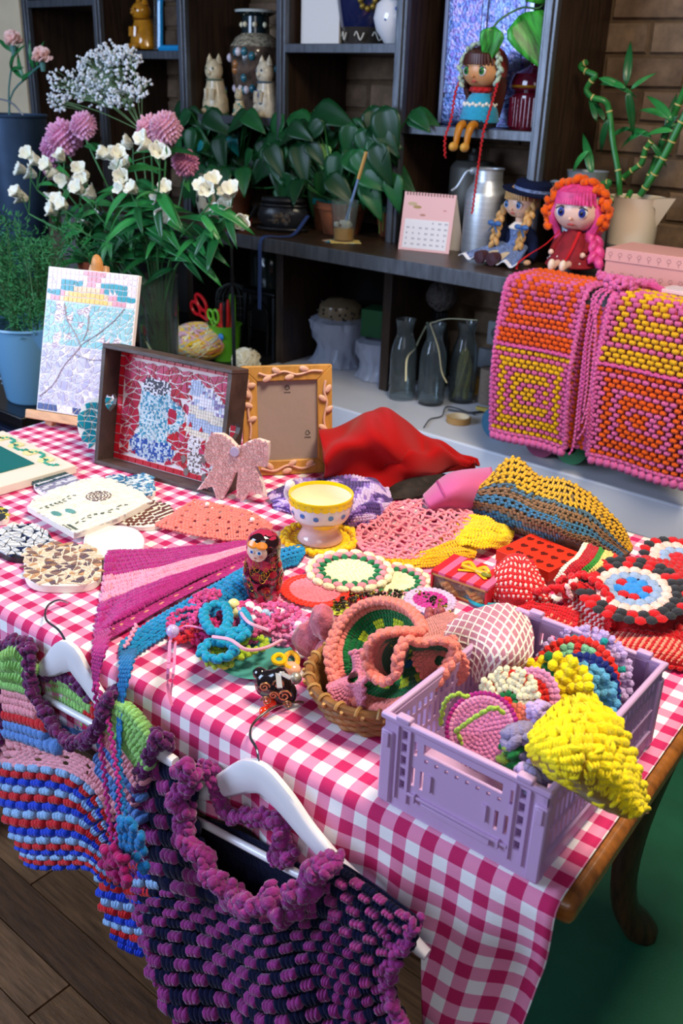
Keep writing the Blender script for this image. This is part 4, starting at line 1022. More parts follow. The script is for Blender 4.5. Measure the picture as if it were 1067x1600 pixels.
fa = atan2(CAM.y - mc.y, CAM.x - mc.x) - .45
def patch(nm, ang, z, ra, rz, m, lift=.001, par=md, n=14):
    b = MB(); o = mpt(ang, z, lift); b.v.append(o)
    for k in range(n): t = 2 * pi * k / n; b.v.append(mpt(ang + ra * cos(t) / .024, z + rz * sin(t), lift * .6))
    for rr in (.5,):
        pass
    b.f = [(0, 1 + k, 1 + (k + 1) % n) for k in range(n)]; b.m = [0] * n
    return part(nm, b, m, par)
def patch2(nm, ang, z, ra, rz, m, lift=.0008, par=md):
    S = lambda u, v: mpt(ang + ra * v * cos(2 * pi * u) / .024, z + rz * v * sin(2 * pi * u), lift)
    return part(nm, MB().grid(S, 18, 4), m, par)
sc = patch2('head_scarf', fa + 1.25, .086, .030, .020, blk_l, .0004)
patch2('head_scarf', fa - .1, .0985, .017, .006, blk_l, .0005)
fc = patch2('face', fa, .082, .0155, .0135, mat('doll_skin_paint', 'F0CDB4', .15, coat=.6), .0012)
patch2('hair', fa - .30, .0925, .008, .005, plain('E88A2C', .2), .0020); patch2('hair', fa + .34, .0925, .008, .005, plain('E88A2C', .2), .0020)
for s in (-1, 1):
    e = patch2('eye', fa + s * .22, .083, .0036, .0030, plain('F4F4F4', .2), .0022); patch2('iris', fa + s * .22, .083, .0020, .0022, plain('2C5FA8', .2), .0028, e)
patch2('mouth', fa, .0745, .0020, .0009, plain('C22C34', .2), .0024); patch2('cheek', fa + .30, .077, .003, .0025, plain('E8A08C', .3), .0018)
for (da, z, r) in ((-.9, .050, .011), (.1, .048, .012), (.95, .050, .010), (-.5, .030, .009), (.55, .028, .011), (1.3, .030, .009), (1.0, .072, .008), (-.2, .018, .008), (.7, .014, .007), (1.55, .060, .009), (1.7, .04, .01)):
    f = patch2('painted_rose', fa + da, z, r, r * .9, blk_l, .0010); patch2('petal', fa + da, z, r * .55, r * .5, mat('paint_rose', '8E1024', .2, coat=.5), .0016, f)
for k in range(16):
    a0 = fa + rnd(-1.2, 1.7); z0 = rnd(.02, .066); part('gold_scroll', MB().tube([mpt(a0 + .10 * cos(t) * (1 + t / 8), z0 + .0045 * sin(t) * (1 + t / 8), .0016) for t in (q * .55 for q in range(12))], .0004, 4), mat('gold_paint', 'D9A93A', .25, metal=.7), md)
for z in (.0575,):
    b = MB()
    for q in range(14): b.ball(mpt(fa - .6 + q * .12, .060 - .010 * sin(q / 13 * pi), .0014), .0007, 6, 4)
    part('gold_dots', b, mat('gold_paint', 'D9A93A', .25, metal=.7), md, kind='stuff')

# cup on crochet ring
cc = T(500, 842, .757); cup = thing('ceramic_cup', 'wide ceramic cup with yellow rim and blue dots on a yellow crochet ring', 'cup', cc)
white_g, yel_g, pink_g = glaze('E6DDE2'), glaze('F0C808'), mat('cup_pink', 'E0B6B4', .15, coat=.4)
b = MB(); b.lathe([(0, 0), (.034, 0), (.036, .003), (.033, .010), (.0285, .018), (.0295, .026), (.036, .033), (.044, .042), (.0485, .054), (.0495, .066), (.0497, .072)], 44, [2, 2, 2, 2, 2, 2, 2, 0, 0, 0], cc, cap=False)
b.lathe([(.0497, .072), (.0505, .075), (.0500, .078), (.0480, .078), (.0468, .073)], 44, 1, cc, cap=False); b.lathe([(.0468, .073), (.0455, .055), (.040, .040), (.028, .030), (0, .027)], 44, 3, cc, cap=False)
part('bowl', b, [white_g, yel_g, pink_g, mat('cup_inside', 'F0E4C4', .45)], cup, sharp=60)
def cpt(a, z, off):
    pr2 = [(.0295, .026), (.036, .033), (.044, .042), (.0485, .054), (.0495, .066), (.0497, .075)]; k = 0
    while k < 4 and pr2[k + 1][1] < z: k += 1
    (r0, z0), (r1, z1) = pr2[k], pr2[k + 1]; r = r0 + (r1 - r0) * (z - z0) / (z1 - z0) + off; return cc + V((r * cos(a), r * sin(a), z))
ca = atan2(CAM.y - cc.y, CAM.x - cc.x)
for k in range(13):
    a = ca - 2.9 + k * .46; z = .054 + .002 * (k % 2); part('blue_dot', MB().grid(lambda u, v: cpt(a + .0042 * v * cos(2 * pi * u) / .047, z + .0042 * v * sin(2 * pi * u), .0006), 12, 2), glaze('3A76B8'), cup)
for k in range(26):
    a = 2 * pi * k / 26; part('rim_scallop', MB().grid(lambda u, v: cpt(a + .0062 * v * cos(2 * pi * u) / .049, .0695 + .0045 * v * sin(2 * pi * u), .0007), 12, 2), yel_g, cup)
part('yellow_spot', MB().grid(lambda u, v: cpt(ca + .15 + .017 * v * cos(2 * pi * u) / .038, .036 + .0062 * v * sin(2 * pi * u), .0008), 20, 3), yel_g, cup)
hd_ = T(456, 772, .818) - cc; ha = atan2(hd_.y, hd_.x); hv = V((cos(ha), sin(ha), 0)); b = MB(); b.ball(cc + hv * .060 + V((0, 0, .074)), (.009, .009, .010), 12, 8); b.tube(smooth([cpt(ha, .072, -.001), cc + hv * .064 + V((0, 0, .072)), cc + hv * .066 + V((0, 0, .055)), cpt(ha, .042, -.001)], 14), .0042, 8); part('handle', b, white_g, cup)
b = MB(); pts = [cc + V((.056 * cos(a), .056 * sin(a), .003)) for a in (2 * pi * k / 60 for k in range(61))]; cord(b, pts, .0068, 0, 1.1)
doily(b, cc + V((0, 0, -.001)), (0, 0, 1), .050, lambda k, K, a, x: 0, .008, h=.3); solo('crochet_coaster', b, yarn('F2BF0A'), 'thick yellow crochet ring coaster under the dotted cup', 'coaster')

# purple doily, pink lace, yellow pieces
def varieg(i, j, u, v):
    n = noise.noise(V((u * 7, v * 7, 5.3))) + .25 * noise.noise(V((u * 24, v * 20, 1.3))); return 0 if n < -.1 else (1 if n < .14 else 2)
blanket('crochet_doily', 'variegated purple and lilac crumpled doily behind the dotted cup', [[(418, 772, .765), (462, 753, .775), (530, 744, .785), (580, 748, .785), (606, 762, .775)], [(428, 782, .764), (480, 775, .785), (545, 772, .795), (590, 774, .790), (611, 780, .77)], [(430, 792, .758), (490, 800, .770), (548, 802, .785), (590, 798, .78), (608, 796, .765)], [(440, 797, .756), (500, 815, .758), (545, 822, .762), (580, 818, .765), (600, 808, .758)]],
        38, 22, varieg, [yarn('4A2F78'), yarn('8E6BBE'), yarn('CBB4E2')], 1.3, .6, 1, bump=.008)
lp = yarn('EE8FA0')
S = Surf([R_(r) for r in [[(585, 800, .770), (625, 785, .775), (680, 783, .780), (735, 800, .775)], [(562, 822, .765), (615, 812, .775), (685, 812, .782), (748, 822, .775)], [(560, 848, .762), (620, 845, .770), (685, 840, .776), (740, 840, .770)], [(580, 868, .757), (630, 872, .762), (680, 866, .764), (730, 852, .764)]]])
b = MB()
for k in range(15):
    v = (k + .5) / 15; pts = []
    for q in range(91):
        u = q / 90; p, a, c, n = fr(S, u, v + .028 * sin(u * 40 + k * 2.1)); pts.append(p + n * (.002 + .0015 * sin(u * 80 + k)))
    b.tube(pts, .0021, 6)
crochet(b, S, 30, 15, lambda i, j, u, v: 0 if (i + j) % 3 else None, .8, .4, 1, fillv=1.5)
N_ = 50; cord(b, [S(q / N_, 0) for q in range(N_)] + [S(1, q / N_) for q in range(N_)] + [S(1 - q / N_, 1) for q in range(N_)] + [S(0, 1 - q / N_) for q in range(N_ + 1)], .0034, 0, 1.3)
cord(b, smooth(R_([(580, 860, .760), (565, 870, .757), (568, 885, .757), (590, 880, .757)]), 14), .003); solo('lace_shawl', b, lp, 'open lacy pink crochet shawl right of the dotted cup', 'crochet')
yb = yarn('F3C916')
blanket('crochet_scarf', 'yellow crochet strip lying under the pink lace shawl', [[(716, 806, .772), (750, 806, .782), (785, 818, .780), (803, 832, .768)], [(705, 828, .770), (745, 830, .785), (785, 838, .778), (800, 842, .764)], [(680, 848, .764), (720, 852, .775), (760, 855, .772), (792, 852, .760)]], 26, 14, lambda i, j, u, v: 0, [yb], 1.2, .5, 1, bump=.005)
blanket('crochet_scarf', 'folded yellow crochet end reaching towards the striped gift box', [[(612, 868, .760), (660, 862, .768), (705, 845, .775), (745, 840, .775)], [(600, 874, .757), (660, 874, .762), (710, 866, .770), (742, 866, .764)], [(632, 885, .756), (665, 886, .757), (705, 878, .760), (735, 874, .757)]], 30, 9, lambda i, j, u, v: 0, [yarn('EAB010')], 1.2, .5, 1, bump=.004)

# rose doilies
def rosed(k, K, a, x): return 0 if x < .60 else (1 if x < .70 else (2 if x < .84 else 3))
def rose_doily(label, u, v, r, zz=.762):
    C = T(u, v, zz); t = thing('crochet_doily', label, 'doily', C - V((0, 0, .004)))
    b = MB(); doily(b, C, (0, 0, 1), r * .60, lambda k, K, a, x: 0, .0058, h=.3); part('centre', b, yarn('F1E8BE'), t, kind='stuff')
    n = 18
    for nm, rr, off, sx, sy, m, hh in (('leaf_ring', .66, 0, .085, .12, 'dgreen', .004), ('petal_ring', .77, .5, .13, .105, 'pinkl2', .0055), ('outer_ring', .92, 0, .17, .105, 'cream2', .005)):
        b = MB()
        for q in range(n):
            a = 2 * pi * (q + off) / n; d = V((cos(a), sin(a), 0)); b.puff(C + d * (r * rr) + V((0, 0, .001)), V((-sin(a), cos(a), 0)), d, V((0, 0, 1)), r * sx, r * sy, hh, 0, 1)
        part(nm, b, yarn({'dgreen': '1E7A4A', 'pinkl2': 'E394A4', 'cream2': 'F4E9C2'}[m]), t, kind='stuff')
rose_doily('round cream doily with green ring and pink roses beside the cup', 546, 892, .064)
rose_doily('second cream rose doily half hidden under the first one', 614, 909, .056, .7555)
C = T(492, 922, .759); b = MB(); doily(b, C, (0, 0, 1), .050, lambda k, K, a, x: 0 if x < .70 else 1, .0062, h=.4, ell=.9); b2 = solo('crochet_motif', b, [yarn('EE7F92'), yarn('E0301E')], 'pink crochet half circle with bright red border beside the nesting doll', 'crochet')
C = T(546, 930, .756); b = MB(); doily(b, C, (0, 0, 1), .022, lambda k, K, a, x: 0, .0062, h=.4, ell=.6); solo('crochet_motif', b, yarn('D2201E'), 'small red crochet tip beside the beaded strip', 'crochet')
# beaded strip, magenta motif, lime bits behind the basket
b = MB()
for (u0, v0, u1, v1, wd) in ((522, 948, 562, 930, 14), (560, 932, 640, 925, 10), (655, 925, 700, 950, 10)):
    for _ in range(80):
        f = rnd(0, 1); b.ball(T(u0 + (u1 - u0) * f + rnd(-6, 6), v0 + (v1 - v0) * f + rnd(-wd, wd) * .6, .757 + rnd(0, .009)), rnd(.0016, .0026), 6, 4, random.choice((0, 0, 1, 2)))
solo('beaded_strip', b, [plain('1E1A10', .25), mat('bead_gold', '9A8A30', .25, metal=.5), plain('4A4430', .3)], 'dark gold and black beaded strip behind the ruffled scrunchie', 'beads')
C = T(672, 938, .762); b = MB(); doily(b, C, (0, 0, 1), .036, lambda k, K, a, x: 0 if x < .7 else 1, .006, h=.5); solo('crochet_motif', b, [yarn('C22C8E'), yarn('D5B8DC')], 'magenta crochet flower with lilac edge beside the gift box', 'crochet')
C = T(520, 948, .755); b = MB(); doily(b, C, (0, 0, 1), .026, lambda k, K, a, x: 0, .006, h=.4, ell=.7); solo('crochet_motif', b, yarn('C6CC3A'), 'lime yellow crochet scrap behind the rose scrunchie', 'crochet')
b = MB()
for pts in ([(722, 925, .757), (740, 938, .759), (770, 945, .759), (792, 938, .757)], [(726, 932, .757), (748, 946, .758), (785, 950, .757)]): b.tube(smooth(R_(pts), 16), .0028, 7)
solo('cord_loop', b, yarn('1FA2B8'), 'teal cords lying between the gift box and the crate', 'cord')
b = MB()
for _ in range(24): b.ball(T(rnd(652, 690), rnd(955, 985), .762 + rnd(0, .014)), rnd(.004, .007), 8, 6)
solo('bead_cluster', b, mat('rose_beads', '9C4A50', .5, bump=.3), 'cluster of dark rose yarn beads right of the ruffled scrunchie', 'beads')

# red cloth heap, floral cloth, pink bag
redc = mat('red_jersey', '9E0408', .85, bump=.1, bs=300, sheen=.1, spec=.15)
def heap(name, label, rows, m, nu=50, nv=30, th=.003, amp=.006, sc=5, cat='fabric'):
    S = Surf(rows, lambda u, v: V((0, -.5, 1)) * (amp * (.7 * noise.noise(V((u * sc, v * sc * .7, 2.2))) + .55 * sin(u * 15 + v * 8 + 3 * noise.noise(V((u * 3, v * 3, 0)))) + .3 * sin(u * 29 - v * 13)) * sin(pi * v)))
    b = MB().grid(S, nu, nv, 0, th); return solo(name, b, m, label, cat, sharp=180)
heap('red_fabric', 'folded heap of plain red jersey fabric behind the picture frame', [
    [T(500, 700, .756), T(560, 668, .757), T(600, 660, .757), T(650, 690, .757), T(700, 712, .756), T(740, 725, .755)],
    [T(500, 680, .83), T(568, 648, .848), T(605, 645, .846), T(655, 674, .815), T(700, 702, .79), T(748, 720, .765)],
    [T(505, 715, .83), T(570, 690, .845), T(615, 695, .84), T(660, 705, .81), T(705, 714, .785), T(746, 726, .763)],
    [T(505, 745, .785), T(570, 728, .80), T(615, 728, .80), T(650, 735, .79), T(700, 728, .768), T(742, 730, .758)],
    [T(512, 768, .756), T(565, 770, .758), T(612, 767, .758), T(650, 752, .757), T(690, 738, .756), T(735, 732, .755)]], redc, 70, 46, .003, .015, 6)
heap('floral_fabric', 'scrap of black floral fabric under the red heap', [[T(600, 765, .76), T(640, 750, .775), T(690, 742, .77)], [T(604, 775, .758), T(645, 765, .768), T(690, 752, .764)], [T(610, 782, .755), T(650, 778, .756), T(690, 765, .756)]], mat('black_floral', '1C1512', .8, var=.9, vsc=70), 20, 10, .003, .002)
pb = thing('pink_bag', 'mauve pink cloth bag with piped seam behind the lace shawl', 'bag', T(710, 770))
S = Surf([R_([(668, 772, .757), (700, 745, .770), (765, 735, .770)]), R_([(662, 776, .785), (705, 742, .815), (768, 733, .81)]), R_([(668, 790, .79), (715, 762, .82), (770, 752, .81)]), R_([(680, 800, .770), (725, 790, .785), (770, 780, .785)]), R_([(690, 800, .757), (735, 800, .758), (770, 792, .758)])])
pkm = mat('mauve_jersey', 'C0508C', .75, sheen=.3, bump=.1, bs=260); part('body', MB().grid(S, 26, 22, 0, .003), pkm, pb, sharp=180)
part('piping', MB().tube([S(.28, q / 20) + V((0, -.001, .002)) for q in range(21)], .0026, 7), mat('mauve_piping', 'A8407A', .7), pb)

# striped shawl
shm = [yarn(h) for h in ('D6A320', '4A6B82', '8A6647', '3E7699', '7A6A58')]
def bands(i, j, u, v):
    k = v + .05 * noise.noise(V((u * 6, v * 3, 0)))
    if noise.noise(V((u * 42, v * 40, 7))) > .55 or (i % 2 == 0 and j % 2 == 0): return None
    return 0 if k < .30 else (1 if k < .37 else (2 if k < .48 else (3 if k < .62 else (2 if k < .74 else (4 if k < .80 else (3 if k < .92 else 2))))))
sh, S = blanket('crochet_shawl', 'open crochet shawl striped mustard, blue and brown at the back edge', [[(752, 758, .81), (800, 712, .865), (842, 742, .845), (882, 748, .845), (930, 776, .825), (968, 815, .80), (988, 852, .772)], [(738, 766, .805), (796, 748, .845), (845, 770, .84), (885, 782, .838), (925, 800, .82), (960, 835, .79), (984, 860, .765)],
      [(722, 776, .79), (785, 776, .82), (838, 798, .825), (878, 812, .825), (915, 825, .81), (950, 848, .78), (975, 866, .76)], [(712, 786, .775), (770, 798, .79), (825, 818, .80), (868, 832, .805), (905, 845, .795), (940, 860, .77), (962, 870, .757)], [(716, 796, .758), (760, 812, .760), (810, 832, .762), (855, 848, .764), (890, 858, .762), (925, 868, .758), (950, 874, .755)]],
      56, 30, bands, shm, 1.12, .5, 1, bump=.004)
part('shade_sheet', MB().grid(lambda u, v: S(u, v) + V((0, .005, -.005)), 40, 24, 0, .001), mat('shawl_shadow', '6A5840', .9, var=.4, vsc=90), sh)  # brown sheet under the open stitches, coloured as the shade between them
# boxes
def boxfrom(a, bq, d, z1, h):                    # top corner a, along to bq and to d (pixels on the lid plane)
    A, B, D = T(*a, z1), T(*bq, z1), T(*d, z1); x = (B - A); y = (D - A); y -= x * (x.dot(y) / x.length_squared); return Fr(A, x, y), x.length, y.length
M, lx, ly = boxfrom((775, 859), (858, 894), (829, 833), .788, .03)
rbx = thing('heart_box', 'bright red card box with dark hearts on the lid', 'box', M @ V((lx / 2, ly / 2, -.034)))
part('lid', MB().box((lx / 2, ly / 2, -.008), (lx, ly, .016), 0, M), mat('red_card', 'E22C12', .5), rbx, bevel=.001); part('base', MB().box((lx / 2, ly / 2, -.024), (lx - .003, ly - .003, .018), 0, M), mat('red_card2', 'C4202C', .5), rbx)
for i in range(5):
    for j in range(3):
        s = .0042; cx, cy = lx * (.12 + .19 * i + (.08 if j % 2 else 0)), ly * (.2 + .3 * j); part('printed_heart', MB().prism([(cx + p[0] * .36, cy + p[1] * .36) for p in heart][::-1], 0, .0004, 0, M), plain('5A120C', .4), rbx)
M, lx, ly = boxfrom((674, 890), (762, 920), (712, 866), .786, .03)
gb_ = thing('gift_box', 'pink and red striped gift box with clear window and yellow bow', 'box', M @ V((lx / 2, ly / 2, -.032)))
for k in range(8):
    part('stripe_panel', MB().box((lx * (k + .5) / 8, ly / 2, -.002), (lx / 8, ly, .004), 0, M), mat('box_pink', 'D8628E', .5) if k % 2 else mat('box_red', 'CC2030', .5), gb_)
part('side', MB().box((lx - .0015, ly / 2, -.017), (.003, ly, .026), 0, M), mat('box_red', 'CC2030', .5), gb_); part('side', MB().box((.0015, ly / 2, -.017), (.003, ly, .026), 0, M), mat('box_red', 'CC2030', .5), gb_)
part('bottom', MB().box((lx / 2, ly / 2, -.0305), (lx, ly, .002), 0, M), mat('box_red', 'CC2030', .5), gb_)
for c, d in (((lx / 2, .0015, -.0055), (lx, .003, .003)), ((lx / 2, .0015, -.029), (lx, .003, .003))): part('window_frame', MB().box(c, d, 0, M), mat('box_gold', 'C9A060', .35, metal=.3), gb_)
b = MB()
for k in range(3): b.tube([M @ V((.006 + (lx - .012) * (q / 12), .008 + .006 * sin(q + k), -.026 + .005 * k + .003 * sin(q * 1.7 + k))) for q in range(13)], .0042, 7)
part('paper_curls', b, yarn('B98050'), gb_)
part('window', MB().box((lx / 2, .0022, -.017), (lx - .004, .0006, .022), 0, M), glassm('box_window', 'F4F4F0'), gb_)
b = MB()
for s in (-1, 1):
    b.tube(smooth([M @ V((lx * .60, ly * .5, .003)), M @ V((lx * .60 + s * .012, ly * .55, .010)), M @ V((lx * .60 + s * .020, ly * .45, .006)), M @ V((lx * .60, ly * .5, .003))], 12), .0032, 7); b.bar(M @ V((lx * .60, ly * .5, .002)), M @ V((lx * .60 + s * .022, ly * .3, .002)), .005, .001)
part('bow', b, mat('satin_yellow', 'E2B41E', .35), gb_)
b = MB().ball(M @ V((lx * .80, ly * .45, .004)), (.008, .006, .004), 10, 6); part('leaf', b, plain('7A7A1A', .5), gb_)

# red and white crochet clothes on the right
rw = [yarn('CE1420'), yarn('F3C6C2'), yarn('A00E16')]
dots = lambda i, j, u, v: 1 if (j % 2 == 1 and i % 2 == 0) else 0
blanket('crochet_garment', 'red crochet strap dotted white curving over the gift box corner', [[(775, 885, .790), (795, 868, .805), (818, 866, .805), (835, 885, .80)], [(765, 905, .775), (790, 898, .80), (820, 900, .803), (850, 912, .79)], [(768, 930, .765), (795, 930, .782), (825, 932, .785), (862, 936, .775)], [(790, 955, .757), (818, 952, .765), (845, 950, .767), (872, 948, .762)]], 24, 20, dots, rw, 1.25, .5, 1, bump=.003, lining=rw[2])
blanket('crochet_garment', 'red crochet band with coral flecks running behind the crate back', [[(800, 935, .775), (835, 940, .78), (870, 945, .782), (905, 955, .78)], [(805, 955, .765), (840, 962, .768), (872, 972, .768), (898, 985, .765)], [(822, 968, .757), (845, 978, .757), (870, 990, .757), (890, 1000, .757)]], 26, 12, lambda i, j, u, v: 1 if (i + j) % 3 == 0 and j > 3 else 0, [rw[0], yarn('EE8A6A')], 1.25, .5, 1, bump=.003, lining=rw[2])
blanket('crochet_garment', 'cupped red crochet piece with white stripes beside the granny pad', [[(878, 905, .80), (905, 908, .808), (935, 925, .805), (955, 950, .79)], [(880, 925, .79), (905, 935, .785), (930, 952, .785), (955, 975, .780)], [(882, 950, .775), (905, 965, .772), (930, 980, .772), (950, 990, .768)], [(888, 975, .760), (905, 985, .760), (925, 995, .76), (945, 998, .76)]], 22, 18, lambda i, j, u, v: 1 if (i % 2 == 0 and v > .3 and .1 < u < .85) else 0, rw, 1.25, .5, 1, bump=.003, lining=rw[2])
b = MB(); cord(b, smooth(R_([(880, 910, .802), (910, 898, .812), (940, 918, .810), (958, 950, .795), (955, 985, .768)]), 40), .0068, 0, 1.0); cord(b, smooth(R_([(835, 925, .79), (860, 920, .80), (885, 915, .80)]), 20), .006, 0, 1.0)
solo('crochet_strap', b, rw[0], 'thick red crochet cord edging the cupped piece', 'crochet')
C = T(885, 915, .80)
b = MB()
for _ in range(70):
    d = V((rnd(-1, 1), rnd(-1, 1), rnd(-1, 1))).normalized(); b.puff(C + d * .017 * rnd(.6, 1), d.orthogonal().normalized(), d.cross(d.orthogonal().normalized()), d, .004, .006, .004, random.choice((0, 0, 1)))
solo('crochet_knot', b, rw, 'knot of red and white crochet in front of the red box', 'crochet')
wmc = [yarn('F2E4C8'), yarn('B4101E'), yarn('2E8A2C'), yarn('E6D07E'), yarn('D82A1E')]
blanket('watermelon_band', 'watermelon striped crochet band of white, red, green and yellow', [[(864, 908, .79), (880, 885, .81), (900, 868, .82), (912, 848, .815)], [(880, 912, .79), (898, 890, .815), (918, 872, .822), (928, 855, .815)], [(900, 918, .785), (918, 898, .808), (938, 880, .815), (948, 862, .805)], [(915, 920, .778), (938, 905, .795), (958, 888, .80), (965, 870, .795)]], 20, 15,
        lambda i, j, u, v: 0 if v < .14 else (1 if v < .5 else (2 if v < .62 else (3 if v < .84 else 4))), wmc, 1.3, .6, 1, bump=.002, lining=wmc[1])
gp = thing('granny_pad', 'thick red granny pad with blue star and cream petals at the right edge', 'cushion', T(1000, 930))
C = T(988, 922, .806); gm_ = [yarn('2E86D8'), yarn('C01220'), yarn('8FA6CC'), yarn('EDC3BC'), yarn('26262C'), yarn('BE1018')]
def grf(k, K, a, x):
    if x < .2: return 0
    if x < .36: return 1 if sin(a * 5) > -.35 else 0
    if x < .53: return 2
    if x < .70: return 3
    return 4 if sin(a * 12) > -.25 else 5
S = Surf([R_([(925, 905, .775), (960, 880, .79), (1010, 872, .79), (1100, 885, .785)]), R_([(905, 930, .78), (955, 905, .797), (1020, 900, .80), (1110, 915, .79)]), R_([(905, 955, .775), (960, 945, .795), (1020, 945, .797), (1115, 960, .785)]), R_([(925, 978, .762), (970, 985, .775), (1030, 995, .775), (1110, 1010, .765)]), R_([(935, 985, .755), (975, 998, .757), (1030, 1012, .757), (1100, 1030, .756)])])
part('pad', MB().grid(lambda u, v: S(u, v) - V((0, 0, .010)), 24, 18, 0, .002), yarn('A80E16'), gp, sharp=180)
b = MB(); doily(b, C + V((0, 0, .002)), V((0.02, -.16, 1)), .074, grf, .0118, h=.36, lobes=1); part('granny_circle', b, gm_, gp, kind='stuff')
b = MB(); crochet(b, S, 26, 18, lambda i, j, u, v: None if (S(u, v) - C).length < .074 else 0, 1.25, .5, 1); part('red_rows', b, yarn('BE1018'), gp, kind='stuff')
C = T(1060, 872, .782); b = MB(); doily(b, C, V((0.1, -.1, 1)), .056, lambda k, K, a, x: 1 if x < .25 else (2 if x < .5 else (3 if x < .72 else (4 if sin(a * 12) > 0 else 5))), .0125, h=.36); solo('granny_square', b, gm_, 'second granny circle in pale blue and cream behind the red pad', 'crochet')
blanket('crochet_purse', 'flat red crochet purse with coral rows at the right table edge', [[(935, 985, .762), (985, 985, .775), (1040, 992, .778), (1095, 1000, .775)], [(930, 1000, .760), (985, 1008, .774), (1040, 1018, .776), (1095, 1030, .770)], [(950, 1015, .757), (995, 1030, .760), (1040, 1040, .760), (1090, 1050, .757)]], 34, 13, lambda i, j, u, v: (0 if j > 10 or j < 1 else (1 if (i + j // 2) % 2 else 0)), [yarn('C21018'), yarn('F09078')], 1.2, .5, 1, bump=.002, lining=rw[2], edge=(yarn('B80C14'), .004))

# hair ornaments in a heap on a small plate
pl = T(400, 1035, .754); b = MB(); b.lathe([(0, 0), (.030, 0), (.046, .006), (.048, .008), (.044, .008), (.028, .003), (0, .003)], 32, [0, 0, 0, 0, 0, 0], pl); solo('small_plate', b, glaze('4E9C98'), 'small teal glazed plate under the green crochet flower', 'plate')
def coil(name, label, C, r, n, rad, hx, flatz=.55, grp='crocheted hair ties in the heap', turns=3.2):
    b = MB(); pts = []
    for k in range(n * 14):
        t = k / (n * 14); a = 2 * pi * turns * t + .6 * sin(t * 17); rr = r * (.55 + .45 * sin(t * 23 + r * 500)); pts.append(C + V((rr * cos(a), rr * sin(a), .006 + flatz * r * (.5 + .5 * sin(t * 19 + 1)))))
    cord(b, pts, rad, 0, 1.25, .5); return solo(name, b, hx if not isinstance(hx, str) else yarn(hx), label, 'hair tie', grp)
vp = mat('yarn_magenta_mix', 'C8387E', .9, bump=.9, bs=420, var=.75, vsc=130, sheen=.2)
coil('crochet_hair_tie', 'magenta and pink mottled hair tie at the left of the heap', T(300, 985, .755), .030, 7, .0038, vp)
coil('crochet_hair_tie', 'magenta mottled hair tie right of the turquoise bow', T(425, 985, .757), .034, 8, .0040, mat('yarn_magenta_mix2', 'D2508C', .9, bump=.9, bs=420, var=.6, vsc=130, sheen=.2))
coil('crochet_hair_tie', 'bright red hair tie peeping out under the magenta one', T(292, 1005, .754), .020, 4, .0034, 'CC1E30')
tb_ = thing('crochet_bow', 'turquoise crochet bow lying on top of the hair tie heap', 'bow', T(345, 985, .77), 'crocheted hair ties in the heap'); tq = yarn('1395BE')
for pts, nm in (([(362, 990), (330, 985), (318, 960), (330, 945), (352, 948), (356, 972), (345, 990)], 'loop'), ([(350, 985), (375, 985), (385, 968), (378, 955), (388, 975), (380, 995), (352, 995)], 'loop'), ([(352, 1000), (325, 1005), (315, 1020), (335, 1030), (362, 1022), (365, 1008), (345, 1004)], 'tail')):
    for dz in (0, .005, .010): part(nm, cord(MB(), smooth([T(u, v, .782 + dz) for u, v in pts], 30), .0062, 0, 1.0), tq, tb_)
part('knot', MB().ball(T(352, 992, .786), (.014, .011, .009), 12, 8), tq, tb_)

coil('crochet_flower', 'lime green crochet flower on the teal plate', T(372, 1025, .760), .034, 8, .0046, 'A8C22E', .4, 'crocheted hair ties in the heap', 2.6)
coil('crochet_flower', 'light green crochet leaf end hanging over the plate rim', T(338, 1042, .757), .022, 5, .0042, 'B5CC4A', .4, 'crocheted hair ties in the heap', 2.2)
hb = [mat('bead_%d' % i, h, .12, coat=.5) for i, h in enumerate(('E8DDF0', 'C9B4E4', 'F4F0F6', 'A9C8E8', 'F0E6A0'))]
bs_ = []
for (u, v, r) in ((365, 945, .0085), (372, 958, .008), (390, 948, .0075), (402, 955, .007), (415, 958, .006), (380, 970, .006), (395, 968, .0065), (408, 972, .006), (425, 962, .005), (270, 986, .0085), (466, 978, .007), (464, 990, .006), (360, 962, .006), (445, 978, .005), (398, 980, .005), (385, 962, .005)):
    b = MB().ball(T(u, v, .770 + r), r, 12, 8); bs_.append(solo('glass_bead', b, random.choice(hb), {270: 'pearly bead at the far left of the hair tie heap', 466: 'upper of two pearly beads beside the rose scrunchie', 464: 'lower of two pearly beads beside the rose scrunchie', 365: 'largest pearly bead beside the nesting doll base'}.get(u, 'small pearly bead among the cluster behind the turquoise bow'), 'bead', 'pearly beads in the heap'))
b = MB(); b.tube([T(436 + 9 * cos(a), 1030 + 7 * sin(a), .772) for a in (2 * pi * k / 20 for k in range(20))], .0032, 7, 0, True); solo('hair_ring', b, glaze('F0C010'), 'yellow plastic ring hair tie at the right of the heap', 'hair tie')
b = MB(); b.tube([T(455 + 10 * cos(a), 1032 + 12 * sin(a), .768) for a in (2 * pi * k / 20 for k in range(20))], .0035, 7, 0, True); solo('hair_ring', b, yarn('EFB21A'), 'mustard ring hair tie beside the peach bead', 'hair tie')
b = MB().ball(T(456, 1045, .764), (.012, .010, .0085), 14, 9); solo('peach_bead', b, glaze('F0B090'), 'peach glazed bead at the right end of the heap', 'bead')
b = MB(); b.tube(smooth([T(332, 995, .80), T(360, 1000, .805), T(385, 1015, .80), T(415, 1012, .79), T(440, 1000, .785)], 24), .0022, 6); b.tube(smooth([T(372, 950, .79), T(388, 972, .80), T(420, 985, .795)], 14), .0022, 6); solo('ribbon_tail', b, mat('satin_pink', 'F0A8C4', .4), 'narrow pale pink satin tails over the heap', 'ribbon')
